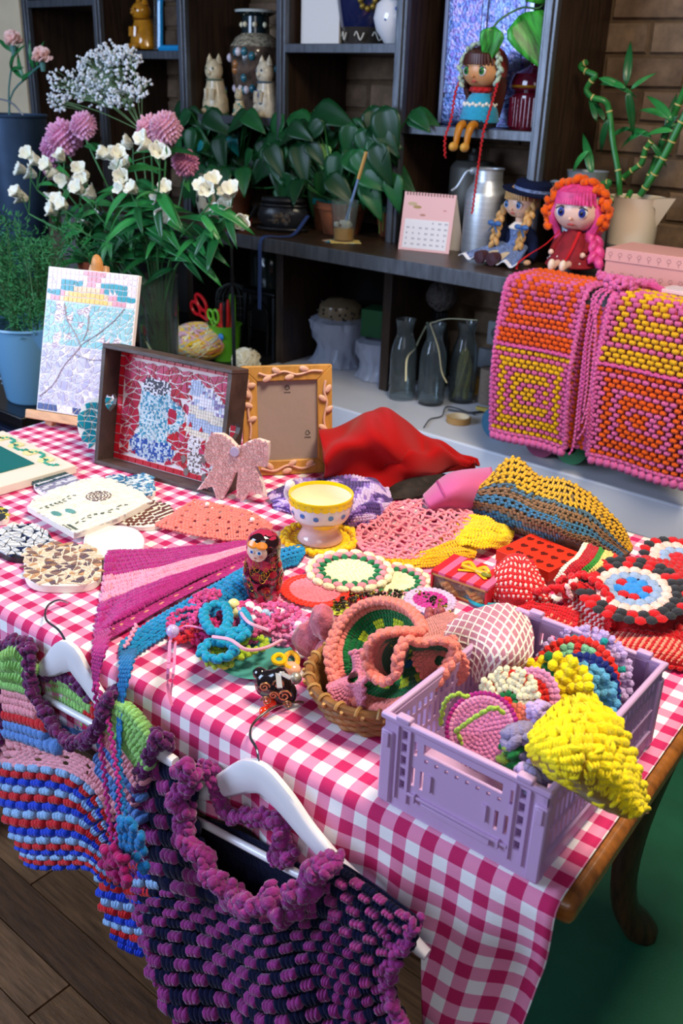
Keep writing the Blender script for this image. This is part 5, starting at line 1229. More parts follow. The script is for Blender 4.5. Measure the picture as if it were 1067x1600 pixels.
# small black scroll ornament with orange beads
oc = T(430, 1098, .7545); orn = thing('scroll_ornament', 'small black ornament with copper scrolls, orange beads and silver bow', 'ornament', oc)
bm_ = mat('black_enamel', '1A1416', .15, coat=.6); cu = mat('copper_wire', 'C08A62', .3, metal=.8)
b = MB(); b.ball(oc + V((0, 0, .024)), (.022, .014, .022), 18, 12, 0, Matrix.Rotation(.5, 3, 'Z'), lambda d: 1 + .10 * sin(d.x * 5) ); b.ball(oc + V((.012, .010, .014)), (.010, .009, .014), 12, 8); b.ball(oc + V((-.018, -.006, .034)), (.010, .008, .008), 12, 8); part('body', b, bm_, orn)
fdir = (CAM - oc); fdir.z = 0; fdir.normalize(); sdir = V((-fdir.y, fdir.x, 0))
for (s, z, r, tn) in ((-.012, .034, .006, 1), (.004, .038, .007, -1), (-.010, .016, .006, -1), (.010, .022, .008, 1), (.014, .010, .005, -1), (-.002, .024, .005, 1)):
    part('scroll', MB().tube([oc + sdir * (s + tn * r * (1 - q / 24) * cos(q * .5)) + V((0, 0, z + r * (1 - q / 24) * sin(q * .5))) + fdir * (.0165 + .003 * cos(s * 90)) for q in range(20)], .0011, 5), cu, orn)
for (u, v, r) in ((422, 1097, .0078), (413, 1112, .0062)): part('orange_bead', MB().ball(T(u, v, .762), r, 12, 8), mat('orange_glass', 'E8340E', .12, coat=.5), orn)
b = MB()
for (u, v) in ((442, 1052), (455, 1060), (437, 1075)): b.bar(oc + V((.004, 0, .044)), T(u, v, .80), .006, .0012)
part('silver_bow', b, mat('silver_ribbon', 'C9C9CC', .35, metal=.4), orn); part('silver_bead', MB().ball(T(462, 1060, .772), .0075, 10, 7), mat('pewter', 'B5AFA2', .35, metal=.5), orn)

coil('crochet_hair_tie', 'pink curl of yarn standing at the back of the heap', T(322, 955, .758), .020, 5, .0040, mat('yarn_magenta_mix', 'C8387E'), .9)
coil('crochet_hair_tie', 'deep pink hair tie under the pale satin tails', T(400, 1000, .758), .030, 7, .0042, mat('yarn_magenta_mix2', 'D2508C'), .7)
coil('crochet_hair_tie', 'magenta hair tie squeezed between bow and nesting doll', T(372, 972, .757), .028, 7, .0038, mat('yarn_magenta_mix', 'C8387E'), .6)
coil('crochet_hair_tie', 'lilac pink hair tie nearest the rose scrunchie', T(448, 998, .756), .026, 6, .0040, yarn('D880B4'), .7)
coil('crochet_hair_tie', 'red and magenta hair tie at the lower left of the heap', T(312, 1000, .755), .024, 6, .0042, mat('yarn_red_mix', 'B8246A', .9, bump=.9, bs=420, var=.7, vsc=130), .6)
# ------------------------------------------------------------------ hangers and crochet vests hanging from the front table edge
whp = mat('white_lacquer', 'E9E6EC', .3, coat=.3)
def flatbar(mb, pts, hs, th, nrm, m=0):
    n = 10; vs = []
    for i, p in enumerate(pts):
        d = (pts[min(i + 1, len(pts) - 1)] - pts[max(i - 1, 0)]).normalized(); up = nrm.cross(d).normalized()
        for k in range(n):
            a = 2 * pi * k / n; c, s = cos(a), sin(a); vs.append(p + nrm * (th * (abs(c) ** .6) * (1 if c > 0 else -1)) + up * (hs[i] * (abs(s) ** .6) * (1 if s > 0 else -1)))
    fs = [(i * n + k, i * n + (k + 1) % n, (i + 1) * n + (k + 1) % n, (i + 1) * n + k) for i in range(len(pts) - 1) for k in range(n)]
    fs += [tuple(range(n))[::-1], tuple((len(pts) - 1) * n + k for k in range(n))]; mb.add(vs, fs, m); return mb
def hanger(label, arm, hook, bar):
    P = [W(u, v, y) for u, v, y, h in arm]; H = [V((h * mpp(p), 0, 0)) for p, (u, v, y, h) in zip(P, arm)]
    t = thing('clothes_hanger', label, 'hanger', P[len(P) // 2] - V((0, 0, .1)))
    N_ = 44; nrm = V((.06, -1, 0)).normalized()
    part('arms', flatbar(MB(), [along(P, q / N_) for q in range(N_ + 1)], [along(H, q / N_).x for q in range(N_ + 1)], .006, nrm), whp, t, sharp=60)
    part('hook', MB().tube(smooth(hook, 36), .0016, 8), mat('chrome_wire', 'B8B8BE', .2, metal=1.), t)
    part('bar', MB().tube([W(*bar[0]), W(*bar[1])], .0048, 10), whp, t)
    return t
hanger('white wooden hanger holding the purple and navy vest',
       [(222, 1196, .566, 8), (262, 1224, .567, 8), (312, 1240, .568, 10), (350, 1226, .569, 20), (400, 1212, .570, 30), (440, 1246, .569, 27), (480, 1297, .568, 21), (530, 1352, .567, 16), (600, 1418, .566, 13), (648, 1474, .565, 12), (668, 1492, .565, 7)],
       [W(405, 1192, .571), W(401, 1170, .574), W(391, 1150, .580), T(398, 1128, .764), T(428, 1105, .766), T(462, 1097, .760), T(474, 1098, .757)], ((290, 1272, .563), (470, 1368, .561)))
hanger('white wooden hanger holding the striped granny vest at the left',
       [(-70, 1075, .555, 8), (-10, 1062, .556, 8), (55, 1050, .557, 9), (80, 1040, .558, 18), (108, 1024, .559, 27), (130, 1052, .559, 22), (160, 1095, .558, 17), (200, 1135, .557, 13), (245, 1172, .556, 12), (274, 1192, .556, 9)],
       [W(106, 1008, .560), W(92, 985, .564), W(72, 968, .571), T(74, 948, .766), T(90, 938, .766), T(106, 942, .757)], ((70, 1090, .553), (180, 1150, .551)))

def fuzz(mb, pts, r, dens, m=0, size=.006):
    pts = [V(p) for p in pts]
    for a, b in zip(pts[:-1], pts[1:]):
        L = (b - a).length
        for _ in range(max(1, int(L * dens))):
            f = rnd(0, 1); d = V((rnd(-1, 1), rnd(-1, 1), rnd(-1, 1))).normalized(); p = a.lerp(b, f) + d * (r * rnd(.3, 1))
            t = d.cross(V((rnd(-1, 1), rnd(-1, 1), rnd(-1, 1))).normalized());
            if t.length < .01: continue
            t.normalize(); mb.puff(p, t, d.cross(t), d, size * rnd(.6, 1.1), size * rnd(.7, 1.3), size * .7, m)
    return mb
def wsurf(rows, f=None): return Surf([[W(*p) for p in r] for r in rows], f)
# --- purple and navy vest
nv_, pu_ = mat('mohair_navy', '0B0D2A', .95, bump=.8, bs=300, var=.3, vsc=90, sheen=.06, spec=.1), mat('mohair_purple', '84286F', .95, bump=.9, bs=300, var=.35, vsc=80, sheen=.3, spec=.1)
v2 = thing('crochet_vest', 'purple and navy mohair granny vest with ruffled neck on the front hanger', 'vest', W(420, 1600, .53))
dotf = lambda i, j, u, v: 1 if j % 2 else 0
wav = lambda u, v: V((0, -.010 * sin(u * 15 + 1) * (.3 + v) + .004 * noise.noise(V((u * 6, v * 6, 1))), 0))
body = wsurf([[(203, 1375, .542), (290, 1392, .540), (385, 1420, .535), (455, 1422, .535), (535, 1425, .540), (632, 1462, .545)],
              [(222, 1425, .535), (300, 1450, .533), (395, 1480, .528), (470, 1480, .528), (545, 1485, .533), (618, 1500, .538)],
              [(240, 1500, .525), (320, 1525, .522), (410, 1550, .518), (485, 1550, .520), (550, 1550, .527), (606, 1545, .532)],
              [(280, 1590, .515), (345, 1620, .510), (430, 1640, .508), (505, 1640, .512), (575, 1630, .520), (630, 1605, .527)],
              [(330, 1690, .505), (400, 1720, .50), (480, 1740, .50), (550, 1735, .505), (620, 1720, .512), (690, 1690, .52)]], wav)
part('front_backing', MB().grid(lambda u, v: body(u, v) + V((0, .006, 0)), 40, 30, 0, .002), nv_, v2, sharp=180)
def vest_rows(S, nu, nv, nm):
    b, b2 = MB(), MB()
    for j in range(nv):
        for i in range(nu + j % 2):
            u = min(max((i + (0 if j % 2 else .5)) / nu + rnd(-.06, .06) / nu, .012), .988); v = (j + .5 + rnd(-.08, .08)) / nv; p, t, c, n = fr(S, u, v)
            a = (S(min(u + .5 / nu, 1), v) - S(max(u - .5 / nu, 0), v)).length * (.5 if .03 < u < .97 else 1); h = (S(u, min(v + .5 / nv, 1)) - S(u, max(v - .5 / nv, 0))).length * .5; s_ = rnd(.92, 1.08)
            b.puff(p + n * .002, t, c, n, a * .47 * s_, h * .92 * s_, .0078, 0, 3)
            u2 = min(max(u + .5 / nu, .01), .99); p, t, c, n = fr(S, u2, v); b2.puff(p, t, c, n, a * .56, h * 1.15, .0062, 0, 3)
    part(nm + '_purple_clusters', b, pu_, v2, kind='stuff'); part(nm + '_navy_clusters', b2, nv_, v2, kind='stuff')
vest_rows(body, 11, 14, 'front')
ls = wsurf([[(230, 1196, .556), (265, 1192, .556), (302, 1196, .553)], [(222, 1260, .548), (258, 1262, .546), (296, 1268, .545)], [(224, 1325, .544), (265, 1332, .541), (318, 1345, .540)], [(205, 1380, .542), (290, 1398, .538), (385, 1425, .535)]])
part('strap_backing', MB().grid(lambda u, v: ls(u, v) + V((0, .005, 0)), 12, 16, 0, .002), nv_, v2); vest_rows(ls, 2, 8, 'left_strap')
rs = wsurf([[(512, 1340, .553), (580, 1385, .552), (648, 1436, .552)], [(495, 1375, .546), (565, 1412, .545), (642, 1462, .546)], [(462, 1418, .537), (545, 1440, .538), (628, 1490, .542)]])
part('strap_backing', MB().grid(lambda u, v: rs(u, v) + V((0, .005, 0)), 12, 12, 0, .002), nv_, v2); vest_rows(rs, 4, 5, 'right_strap')
bkp = wsurf([[(300, 1270, .572), (380, 1300, .571), (470, 1350, .570)], [(300, 1330, .568), (380, 1370, .566), (470, 1400, .564)], [(310, 1390, .562), (390, 1430, .558), (470, 1430, .556)]])
part('back_panel', MB().grid(bkp, 12, 10, 0, .002), nv_, v2)
b = MB(); path = smooth([W(303, 1195, .548), W(290, 1235, .541), W(292, 1280, .536), W(320, 1325, .532), W(345, 1370, .528), W(390, 1405, .522), W(430, 1400, .524), W(455, 1412, .526), W(480, 1385, .532), W(505, 1355, .540), W(520, 1340, .546)], 60)
path = [p + V((.006 * sin(i * .8), -.006 * (1 + cos(i * .8)), .006 * cos(i * .55))) for i, p in enumerate(path)]
fuzz(b, path, .0115, 1500, 0, .0068); cord(b, path, .009, 0, 1.0, .6)
path2 = smooth([W(300, 1205, .556), W(330, 1205, .565), W(348, 1262, .566), W(375, 1275, .565), W(410, 1275, .564), W(436, 1290, .563), W(440, 1318, .562), W(430, 1345, .560), W(455, 1335, .560)], 36)
fuzz(b, path2, .010, 1100, 0, .006); cord(b, path2, .007, 0, 1.0, .6)
part('neck_ruffle', b, pu_, v2, kind='stuff')
b = MB(); pe = [W(u, v, y) for u, v, y in ((232, 1195, .552), (224, 1260, .545), (226, 1320, .540), (203, 1378, .538), (222, 1425, .531), (240, 1500, .521), (280, 1592, .511))]; fuzz(b, smooth(pe, 40), .008, 800, 0, .006)
pe = [W(u, v, y) for u, v, y in ((648, 1436, .550), (640, 1465, .545), (618, 1500, .536), (604, 1545, .530), (630, 1605, .524))]; fuzz(b, smooth(pe, 30), .008, 900, 0, .006)
part('armhole_ruffle', b, pu_, v2, kind='stuff')

# --- granny vest at the left
gy = [yarn(h) for h in ('1C3FC4', '8FB4DE', 'C81E28', 'E897A4', '8FC46E', '6E9A4E', '5C86C8')]; mv = mat('mohair_plum', '5E1E58', .95, bump=.9, bs=300, var=.35, vsc=80, sheen=.3, spec=.1)
v1 = thing('crochet_vest', 'granny vest in blue, red, pink and green with plum ruffles on the left hanger', 'vest', W(110, 1340, .53))
bw_ = lambda u, v: V((0, -.006 * sin(u * 9) * v, 0))
g1 = wsurf([[(-12, 1185, .535), (25, 1192, .535), (65, 1195, .532), (110, 1205, .530), (150, 1235, .532), (175, 1285, .536)],
            [(5, 1245, .528), (38, 1250, .526), (78, 1254, .524), (122, 1264, .524), (156, 1287, .528), (178, 1315, .532)],
            [(25, 1310, .522), (55, 1314, .520), (92, 1318, .518), (132, 1324, .519), (163, 1337, .523), (182, 1350, .528)],
            [(42, 1350, .520), (70, 1355, .518), (102, 1360, .516), (140, 1364, .517), (168, 1376, .520), (186, 1388, .525)]], bw_)
b = MB(); crochet(b, g1, 10, 15, lambda i, j, u, v: (0 if j >= 14 else (1, 2, 0)[j % 3]), .74, .62, 3, fillv=1.3); part('body_clusters', b, gy, v1, kind='stuff')
part('body_backing', MB().grid(lambda u, v: g1(u, v) + V((0, .006, 0)), 30, 20, 0, .002), yarn('1A2F8E'), v1, sharp=180)
g2 = wsurf([[(158, 1330, .540), (190, 1330, .540), (240, 1330, .545)], [(160, 1380, .535), (195, 1385, .535), (245, 1390, .540)], [(168, 1430, .532), (200, 1440, .532), (245, 1445, .538)], [(190, 1478, .530), (215, 1490, .530), (250, 1500, .536)]])
b = MB(); crochet(b, g2, 4, 13, lambda i, j, u, v: (0 if j >= 12 else (1, 2, 0)[j % 3]), .74, .62, 3, fillv=1.3); part('side_clusters', b, gy, v1, kind='stuff'); part('side_backing', MB().grid(lambda u, v: g2(u, v) + V((0, .005, 0)), 10, 14, 0, .002), yarn('1A2F8E'), v1)
g3 = wsurf([[(-60, 1110, .540), (20, 1150, .537), (70, 1168, .535), (115, 1175, .534), (150, 1195, .537), (180, 1240, .541)], [(-66, 1150, .536), (8, 1175, .536), (62, 1182, .534), (112, 1190, .532), (152, 1215, .534), (178, 1265, .538)], [(-70, 1175, .533), (0, 1196, .533), (60, 1198, .530), (110, 1208, .528), (150, 1238, .530), (175, 1288, .534)]])
b = MB(); crochet(b, g3, 24, 7, lambda i, j, u, v: None if (j in (2, 4) and i % 4 == 1) else 3, 1.2, .45, 1, fillv=1.3); part('pink_yoke', b, gy, v1, kind='stuff')
def strap(rows, cols, nu, nv, nm):
    S = wsurf(rows); b = MB(); crochet(b, S, nu, nv, lambda i, j, u, v: cols[min(len(cols) - 1, int(v * len(cols)))], 1.25, .55, 3, fillv=1.5); part(nm, b, gy, v1, kind='stuff')
    part('strap_backing', MB().grid(lambda u, v: S(u, v) + V((0, .005, 0)), 8, 12, 0, .002), yarn('5A7A4A'), v1)
strap([[(12, 1018, .545), (30, 1010, .545), (45, 1022, .545)], [(10, 1065, .543), (28, 1068, .543), (48, 1075, .542)], [(12, 1105, .541), (35, 1110, .540), (62, 1118, .539)], [(15, 1150, .538), (48, 1160, .536), (85, 1172, .534)]], (4, 4, 4, 4, 3, 3, 2, 6, 6), 3, 10, 'left_strap')
strap([[(172, 1090, .552), (205, 1105, .550), (242, 1150, .550)], [(168, 1130, .546), (195, 1150, .545), (228, 1195, .545)], [(160, 1170, .541), (182, 1195, .541), (218, 1245, .541)], [(150, 1215, .538), (178, 1250, .538), (222, 1310, .54)]], (4, 4, 4, 4, 3, 6, 3, 6, 3), 5, 12, 'right_strap')
bk1 = wsurf([[(60, 1060, .566), (110, 1060, .566), (175, 1110, .565)], [(60, 1100, .563), (105, 1110, .563), (165, 1150, .561)], [(70, 1140, .559), (110, 1150, .556), (160, 1165, .556)]])
b = MB(); crochet(b, bk1, 8, 8, lambda i, j, u, v: 2 if u > .75 and v < .6 else (4 if v < .62 else 6), 1.2, .4, 3, fillv=1.5); part('back_rows', b, gy, v1, kind='stuff')
for pts in ([(46, 1012, .545), (46, 1045, .540), (55, 1085, .537), (78, 1125, .533), (100, 1155, .530), (125, 1160, .529), (148, 1142, .532), (162, 1115, .538), (175, 1085, .546)], [(2, 1010, .548), (-5, 1050, .545), (2, 1100, .540), (5, 1150, .536), (-10, 1180, .534)],
            [(8, 1008, .547), (25, 1003, .548), (42, 1008, .547)], [(248, 1148, .548), (235, 1175, .545), (222, 1210, .543), (214, 1260, .541), (218, 1300, .540)], [(60, 1055, .556), (90, 1052, .566), (120, 1065, .566), (148, 1090, .565), (175, 1088, .562), (185, 1075, .560)], [(240, 1150, .552), (258, 1152, .555), (262, 1170, .557)]):
    b = MB(); fuzz(b, smooth([W(*p) for p in pts], 24), .0088, 1300, 0, .0062); part('ruffle', b, mv, v1, kind='stuff')
# ------------------------------------------------------------------ shelf things
CT = .935
def lathe_thing(name, label, cat, base, prof, mats, mi=0, n=28, group=None, sharp=40):
    t = thing(name, label, cat, base, group); b = MB().lathe(prof, n, mi, base, cap=False); part('body', b, mats, t, sharp=sharp); return t
alu = mat('brushed_aluminium', 'C4CAD2', .42, metal=.75, bump=.1, bs=30, stretch=(1, 1, 18), var=.12, vsc=12)
galv = mat('galvanised', 'A8B0B8', .48, metal=.6, var=.2, vsc=18)
# milk can
c = V((-1.635, 2.66, CT)); t = lathe_thing('milk_can', 'brushed aluminium milk can beside the desk calendar', 'can', c, [(0, 0), (.066, 0), (.068, .006), (.068, .175), (.064, .190), (.046, .215), (.044, .225), (.044, .255), (.048, .258), (.046, .252), (.040, .250), (0, .25)], alu)
part('handle', MB().tube(smooth([c + V((-.045, -.02, .245)), c + V((-.062, -.03, .243)), c + V((-.085, -.04, .20)), c + V((-.10, -.05, .185))], 14), .0045, 8), galv, t)
part('hinge', MB().ball(c + V((-.048, -.018, .246)), .012, 10, 7), galv, t)
c = V((-1.80, 2.83, CT)); t = lathe_thing('milk_can', 'dull grey metal can standing behind the milk can', 'can', c, [(0, 0), (.075, 0), (.078, .01), (.078, .24), (.072, .25), (.06, .262), (0, .265)], mat('dull_grey', '4E4C48', .5, metal=.4)); part('lid_knob', MB().lathe([(.02, .262), (.022, .28), (.012, .29), (.012, .30), (0, .302)], 16, 0, c), mat('dull_dark', '2C2A28', .5), t)
c = V((-1.345, 2.74, CT)); t = lathe_thing('milk_can', 'tall galvanised can behind the two dolls', 'can', c, [(0, 0), (.082, 0), (.082, .165), (.076, .185), (.052, .205), (.050, .212), (.060, .265), (.062, .268), (.057, .266), (.045, .212), (0, .21)], galv)
part('side_handle', MB().tube(smooth([c + V((-.06, -.06, .20)), c + V((-.075, -.08, .232)), c + V((-.03, -.10, .235)), c + V((-.02, -.08, .205))], 16), .005, 8), galv, t)
# calendar
A = T(622, 389, CT); B = T(701, 397, CT); x = (B - A).normalized(); hn = V((x.y, -x.x, 0)); M = Fr(A, x, V((0, 0, 1)) - hn * .20); cw = (B - A).length; chh = .178
cal = thing('desk_calendar', 'pink desk calendar with spiral top and date grid on the counter', 'calendar', A + (B - A) / 2)
part('page', MB().box((cw / 2, chh / 2, 0), (cw, chh, .002), 0, M), mat('calendar_pink', 'F2BFC0', .6), cal); 
q_ = [M @ V((0, chh, -.001)), M @ V((cw, chh, -.001)), M @ V((cw, 0, -.001)) + V((0, .085, 0)), M @ V((0, 0, -.001)) + V((0, .085, 0)), M @ V((0, chh, -.003)), M @ V((cw, chh, -.003)), M @ V((cw, 0, -.001)) + V((0, .083, 0)), M @ V((0, 0, -.001)) + V((0, .083, 0))]
part('back_leaf', MB().add(q_, [(0, 1, 2, 3), (7, 6, 5, 4), (0, 4, 5, 1), (1, 5, 6, 2), (2, 6, 7, 3), (3, 7, 4, 0)]), mat('calendar_card', 'E8E2DC', .7), cal)
part('date_sheet', MB().box((cw * .5, chh * .29, .0014), (cw * .86, chh * .50, .001), 0, M), mat('paper_white', 'EFEBF0', .7), cal)
dt = MB()
for r in range(5):
    for q in range(7):
        if r == 0 and q < 4: continue
        cx, cy = cw * (.13 + q * .123), chh * (.49 - r * .094); dt.box((cx, cy, .0021), (.0045, .0055, .0004), 0, M); 
        if random.random() < .7: dt.box((cx + .0055, cy, .0021), (.003, .0055, .0004), 0, M)
part('date_numbers', dt, plain('A9A4B4'), cal, kind='stuff')
for (u, v, s, hx) in ((.18, .80, .016, 'C9B08A'), (.28, .75, .014, 'B0945A'), (.40, .62, .010, 'C08A7A'), (.82, .72, .006, 'D08A8A')): part('printed_motif', MB().prism([(cw * u + s * cos(a), chh * v + s * .35 * sin(a)) for a in (2 * pi * k / 12 for k in range(12))], .001, .0016, 0, M), plain(hx), cal)
for q in range(16): part('spiral_ring', MB().tube([M @ V((cw * (.06 + q * .0585), chh - .004 + .005 * sin(a), .005 * cos(a))) for a in (2 * pi * k / 8 for k in range(9))], .0012, 5), plain('4A3A44', .3), cal)
# glass of iced drink with straw on a folded napkin
c = T(537, 377, CT + .002); c.z = CT
nb_ = thing('paper_napkin', 'folded coloured paper under the drink glass', 'napkin', c)
for k, hx in enumerate(('D9B79A', '3F9AAE', 'E2C878')): part('fold', MB().box(c + V((.012 * (k - 1), -.004 * k, .001 + .001 * k)), (.10, .075, .001), 0, Matrix.Rotation(.4 * k, 3, 'Z')), plain(hx), nb_)
c = c + V((0, 0, .0045)); gl = thing('drink_glass', 'clear plastic tumbler of iced orange drink with straw', 'glass', c)
part('tumbler', MB().lathe([(0, 0), (.032, 0), (.034, .004), (.046, .128), (.0445, .128), (.032, .006), (0, .004)], 28, 0, c), glassm('clear_plastic'), gl)
part('drink', MB().lathe([(0, .005), (.031, .005), (.0355, .042), (0, .043)], 24, 0, c), mat('orange_juice', 'D9963A', .3, trans=.2), gl)
for _ in range(14): a = rnd(0, 6.28); r = rnd(0, .026); part('ice', MB().box(c + V((r * cos(a), r * sin(a), .046 + rnd(0, .016))), (.015, .013, .013), 0, Matrix.Rotation(rnd(0, 3), 3, random.choice('XYZ'))), mat('ice', 'F2E8DA', .15, trans=.3), gl, bevel=.002)
st = c + V((.0, 0, .045)); e = W(572, 238, 2.46); part('straw', MB().tube([st, st.lerp(e, .72)], .0042, 8), mat('blue_straw', '7E9AC8', .4), gl); part('straw_sleeve', MB().tube([st.lerp(e, .66), e], .0058, 6), plain('D8A860'), gl)
# black sheer bag on the counter with strap
c = T(442, 362, CT); bg_ = thing('sheer_bag', 'black translucent handbag with strap hanging over the counter edge', 'bag', c)
blk = mat('black_leather', '141418', .4)
b = MB().ball(c + V((0, 0, .055)), (.092, .040, .056), 24, 16, 0, Matrix.Rotation(.5, 3, 'Z')); part('pouch', b, mat('sheer_black', '26282E', .25, alpha=.62), bg_)
b = MB()
for _ in range(26): b.ball(c + V((rnd(-.05, .03), rnd(-.02, .01), rnd(.03, .06))), (rnd(.006, .014), .006, rnd(.005, .010)), 8, 5, random.randrange(2))
part('contents', b, [plain('C9A87A'), plain('9C9488')], bg_, kind='stuff')
for z, s in ((.012, 1.0), (.090, .88)): part('piping', MB().tube([c + Matrix.Rotation(.5, 3, 'Z') @ V((.09 * s * cos(a), .042 * s * sin(a), z)) for a in (2 * pi * k / 32 for k in range(32))], .005, 7, 0, True), blk, bg_)
part('zip_band', MB().tube([c + Matrix.Rotation(.5, 3, 'Z') @ V((.07 * cos(a), .034 * sin(a), .106)) for a in (2 * pi * k / 28 for k in range(28))], .009, 7, 0, True), blk, bg_)
sp_ = smooth([c + V((-.09, -.04, .08)), c + V((-.08, -.10, .03)), V((c.x - .085, 2.345, CT - .002)), V((c.x - .075, 2.333, CT - .06)), V((c.x - .07, 2.333, .45))], 24)
b = MB()
for p, q in zip(sp_[:-1], sp_[1:]): b.bar(p, q + (q - p) * .08, .006, .012)
part('strap', b, blk, bg_)
sp_ = smooth([c + V((.09, .03, .06)), c + V((.11, -.06, .01)), V((c.x + .10, 2.40, CT + .004)), V((c.x + .07, 2.335, CT)), V((c.x + .065, 2.330, CT - .09)), V((c.x + .062, 2.33, .70))], 26); b = MB()
for p, q in zip(sp_[:-1], sp_[1:]): b.bar(p, q + (q - p) * .08, .004, .013, 0, V((1, 0, 0)))
part('strap', b, mat('blue_strap', '32467A', .4), bg_)
# pink card box and phone
M = at((-1.02, 2.585, CT + .004), .0); pbx = thing('pink_box', 'pink card box printed with small flower sprigs on the counter', 'box', M @ V((0, 0, 0)))
pcm = mat('pink_card', 'DE9C98', .6); part('base', MB().box((0, 0, .030), (.245, .16, .06), 0, M), pcm, pbx); part('lid', MB().box((0, 0, .072), (.252, .166, .034), 0, M), mat('pink_card_lid', 'E4A6A2', .6), pbx, bevel=.0015)
for k in range(9):
    for z in (.022, .074):
        x = -.11 + k * .0275 + (.012 if z < .05 else 0); b = MB()
        for q in range(6): a = q * pi / 3; b.box((x + .005 * cos(a), -.0804 if z < .05 else -.0834, z + .005 * sin(a)), (.003, .0006, .0016), 0, M @ Matrix.Identity(4))
        b.box((x, -.0804 if z < .05 else -.0834, z - .009), (.001, .0006, .008), 0, M); part('sprig_print', b, plain('8A5A5E'), pbx, kind='stuff')
ph = thing('phone', 'pale pink handheld device lying on the crochet vest at the right edge', 'phone', V((-.86, 2.43, CT + .014)))
part('body', MB().prism(rrect(.16, .075, .012), 0, .010, 0, at((-.86, 2.43, CT + .016), -.12)), mat('pale_pink_plastic', 'EBC4C8', .35), ph, bevel=.002); part('screen', MB().prism(rrect(.14, .062, .008), .0102, .0108, 0, at((-.86, 2.43, CT + .016), -.12)), mat('white_screen', 'E8E4EC', .2), ph); part('strap', MB().tube(smooth([V((-.93, 2.41, CT + .02)), V((-.96, 2.40, CT + .03)), V((-.99, 2.42, CT + .022)), V((-1.0, 2.45, CT + .02))], 12), .008, 7), yarn('E0559A'), ph)
# jug with lucky bamboo
c = V((-1.19, 2.76, CT)); jg = thing('ceramic_jug', 'white and grey dipped ceramic jug holding lucky bamboo', 'jug', c)
part('body', MB().lathe([(0, 0), (.062, 0), (.066, .004), (.068, .075), (.072, .16), (.078, .205), (.080, .208), (.075, .204), (.066, .08), (.060, .01), (0, .01)], 32, [1, 1, 1, 0, 0, 0, 0, 0, 0, 0], c), [mat('cream_ceramic', 'E4D6BE', .25), mat('grey_ceramic', '7E8680', .4)], jg)
part('spout', MB().add([c + V(p) for p in ((.055, -.05, .207), (.055, .05, .207), (.115, 0, .212), (.066, 0, .12), (.072, -.03, .18), (.072, .03, .18))], [(0, 4, 3, 2), (1, 2, 3, 5), (0, 2, 1)]), mat('cream_ceramic', 'E4D6BE', .25), jg)
bam = mat('bamboo_green', '2C7A38', .35, var=.2, vsc=20); ring = plain('C8B46A'); lfm = [mat('leaf_%d' % i, h, .38, var=.25, vsc=14, coat=.1) for i, h in enumerate(('1D6B34', '175A2C', '2C8440', '3C9A4A'))]
def leafmesh(L, wd, m, prof=None, fold=.25, droop=.35, nu=4, nv=7, name='leaf'):
    prof = prof or (lambda v: sin(pi * min(1, v ** .75)) ** .8)
    S = lambda u, v: V(((u - .5) * wd * max(.02, prof(v)), v * L, abs(u - .5) * wd * max(.02, prof(v)) * fold - droop * L * v * v))
    return mesh_of(name, MB().grid(S, nu, nv, 0, .0006), m, sharp=180)
heartp = lambda v: max(.0, (1.0 - (max(0, v - .25) / .75) ** 1.5)) if v > .25 else .15 + .85 * sin(pi / 2 * min(1, v / .25)) ** .6
slim = [leafmesh(.10, .020, m, droop=.5) for m in lfm]
def orient(p, d, n, s=1.):
    d = V(d).normalized(); n = V(n); x = d.cross(n).normalized(); z = x.cross(d)
    return Matrix(((x.x * s, d.x * s, z.x * s, p[0]), (x.y * s, d.y * s, z.y * s, p[1]), (x.z * s, d.z * s, z.z * s, p[2]), (0, 0, 0, 1)))
def bamboo(label, pts, r, leaves):
    P = smooth([W(*p) for p in pts], 40); t = thing('lucky_bamboo', label, 'plant', P[0], 'lucky bamboo canes in the jug')
    part('cane', MB().tube(P, r, 9), bam, t)
    for k in range(4, 40, 7):
        d = (P[k + 1] - P[k - 1]).normalized(); part('node', MB().tube([P[k] - d * .002, P[k] + d * .002], r * 1.15, 9), ring, t)
    for (u, v, y, du, dv, s) in leaves:
        p = W(u, v, y); q = W(u + du, v + dv, y); inst('leaf', random.choice(slim), t, orient(p, q - p, V((.3, -.8, .6)), s))
bamboo('lucky bamboo cane with an s-shaped curl at its tip', [(968, 305, 2.76), (966, 270, 2.76), (958, 225, 2.76), (952, 175, 2.76), (945, 158, 2.75), (925, 152, 2.74), (916, 140, 2.74), (925, 125, 2.74), (930, 118, 2.74), (912, 110, 2.74), (907, 103, 2.74), (917, 97, 2.74)], .0085,
       [(935, 122, 2.74, 45, 8, 1.1), (978, 135, 2.74, 4, -45, 1.2), (978, 138, 2.74, -28, -15, 1.), (980, 140, 2.74, 8, 40, 1.2), (985, 140, 2.74, 12, -12, .7), (950, 185, 2.75, -10, 30, 1.), (945, 190, 2.75, -8, -20, .8)])
bamboo('lucky bamboo cane curving sideways over the dolls', [(985, 300, 2.76), (975, 315, 2.72), (955, 312, 2.70), (946, 298, 2.70), (952, 285, 2.70), (940, 288, 2.70), (925, 292, 2.70), (915, 285, 2.70)], .0085, [(925, 275, 2.7, -10, -60, 1.3), (920, 235, 2.7, -15, 12, 1.), (932, 190, 2.72, -6, -25, .8)])
bamboo('lucky bamboo cane bending up to the right', [(965, 285, 2.80), (985, 268, 2.80), (1002, 255, 2.80), (1008, 235, 2.80), (1018, 220, 2.80)], .0085, [(1018, 215, 2.8, -30, -20, 1.), (1010, 205, 2.8, -40, 10, 1.), (1020, 210, 2.8, 25, -15, .9), (985, 200, 2.8, -30, 5, .9), (1015, 222, 2.8, 20, 20, .8)])
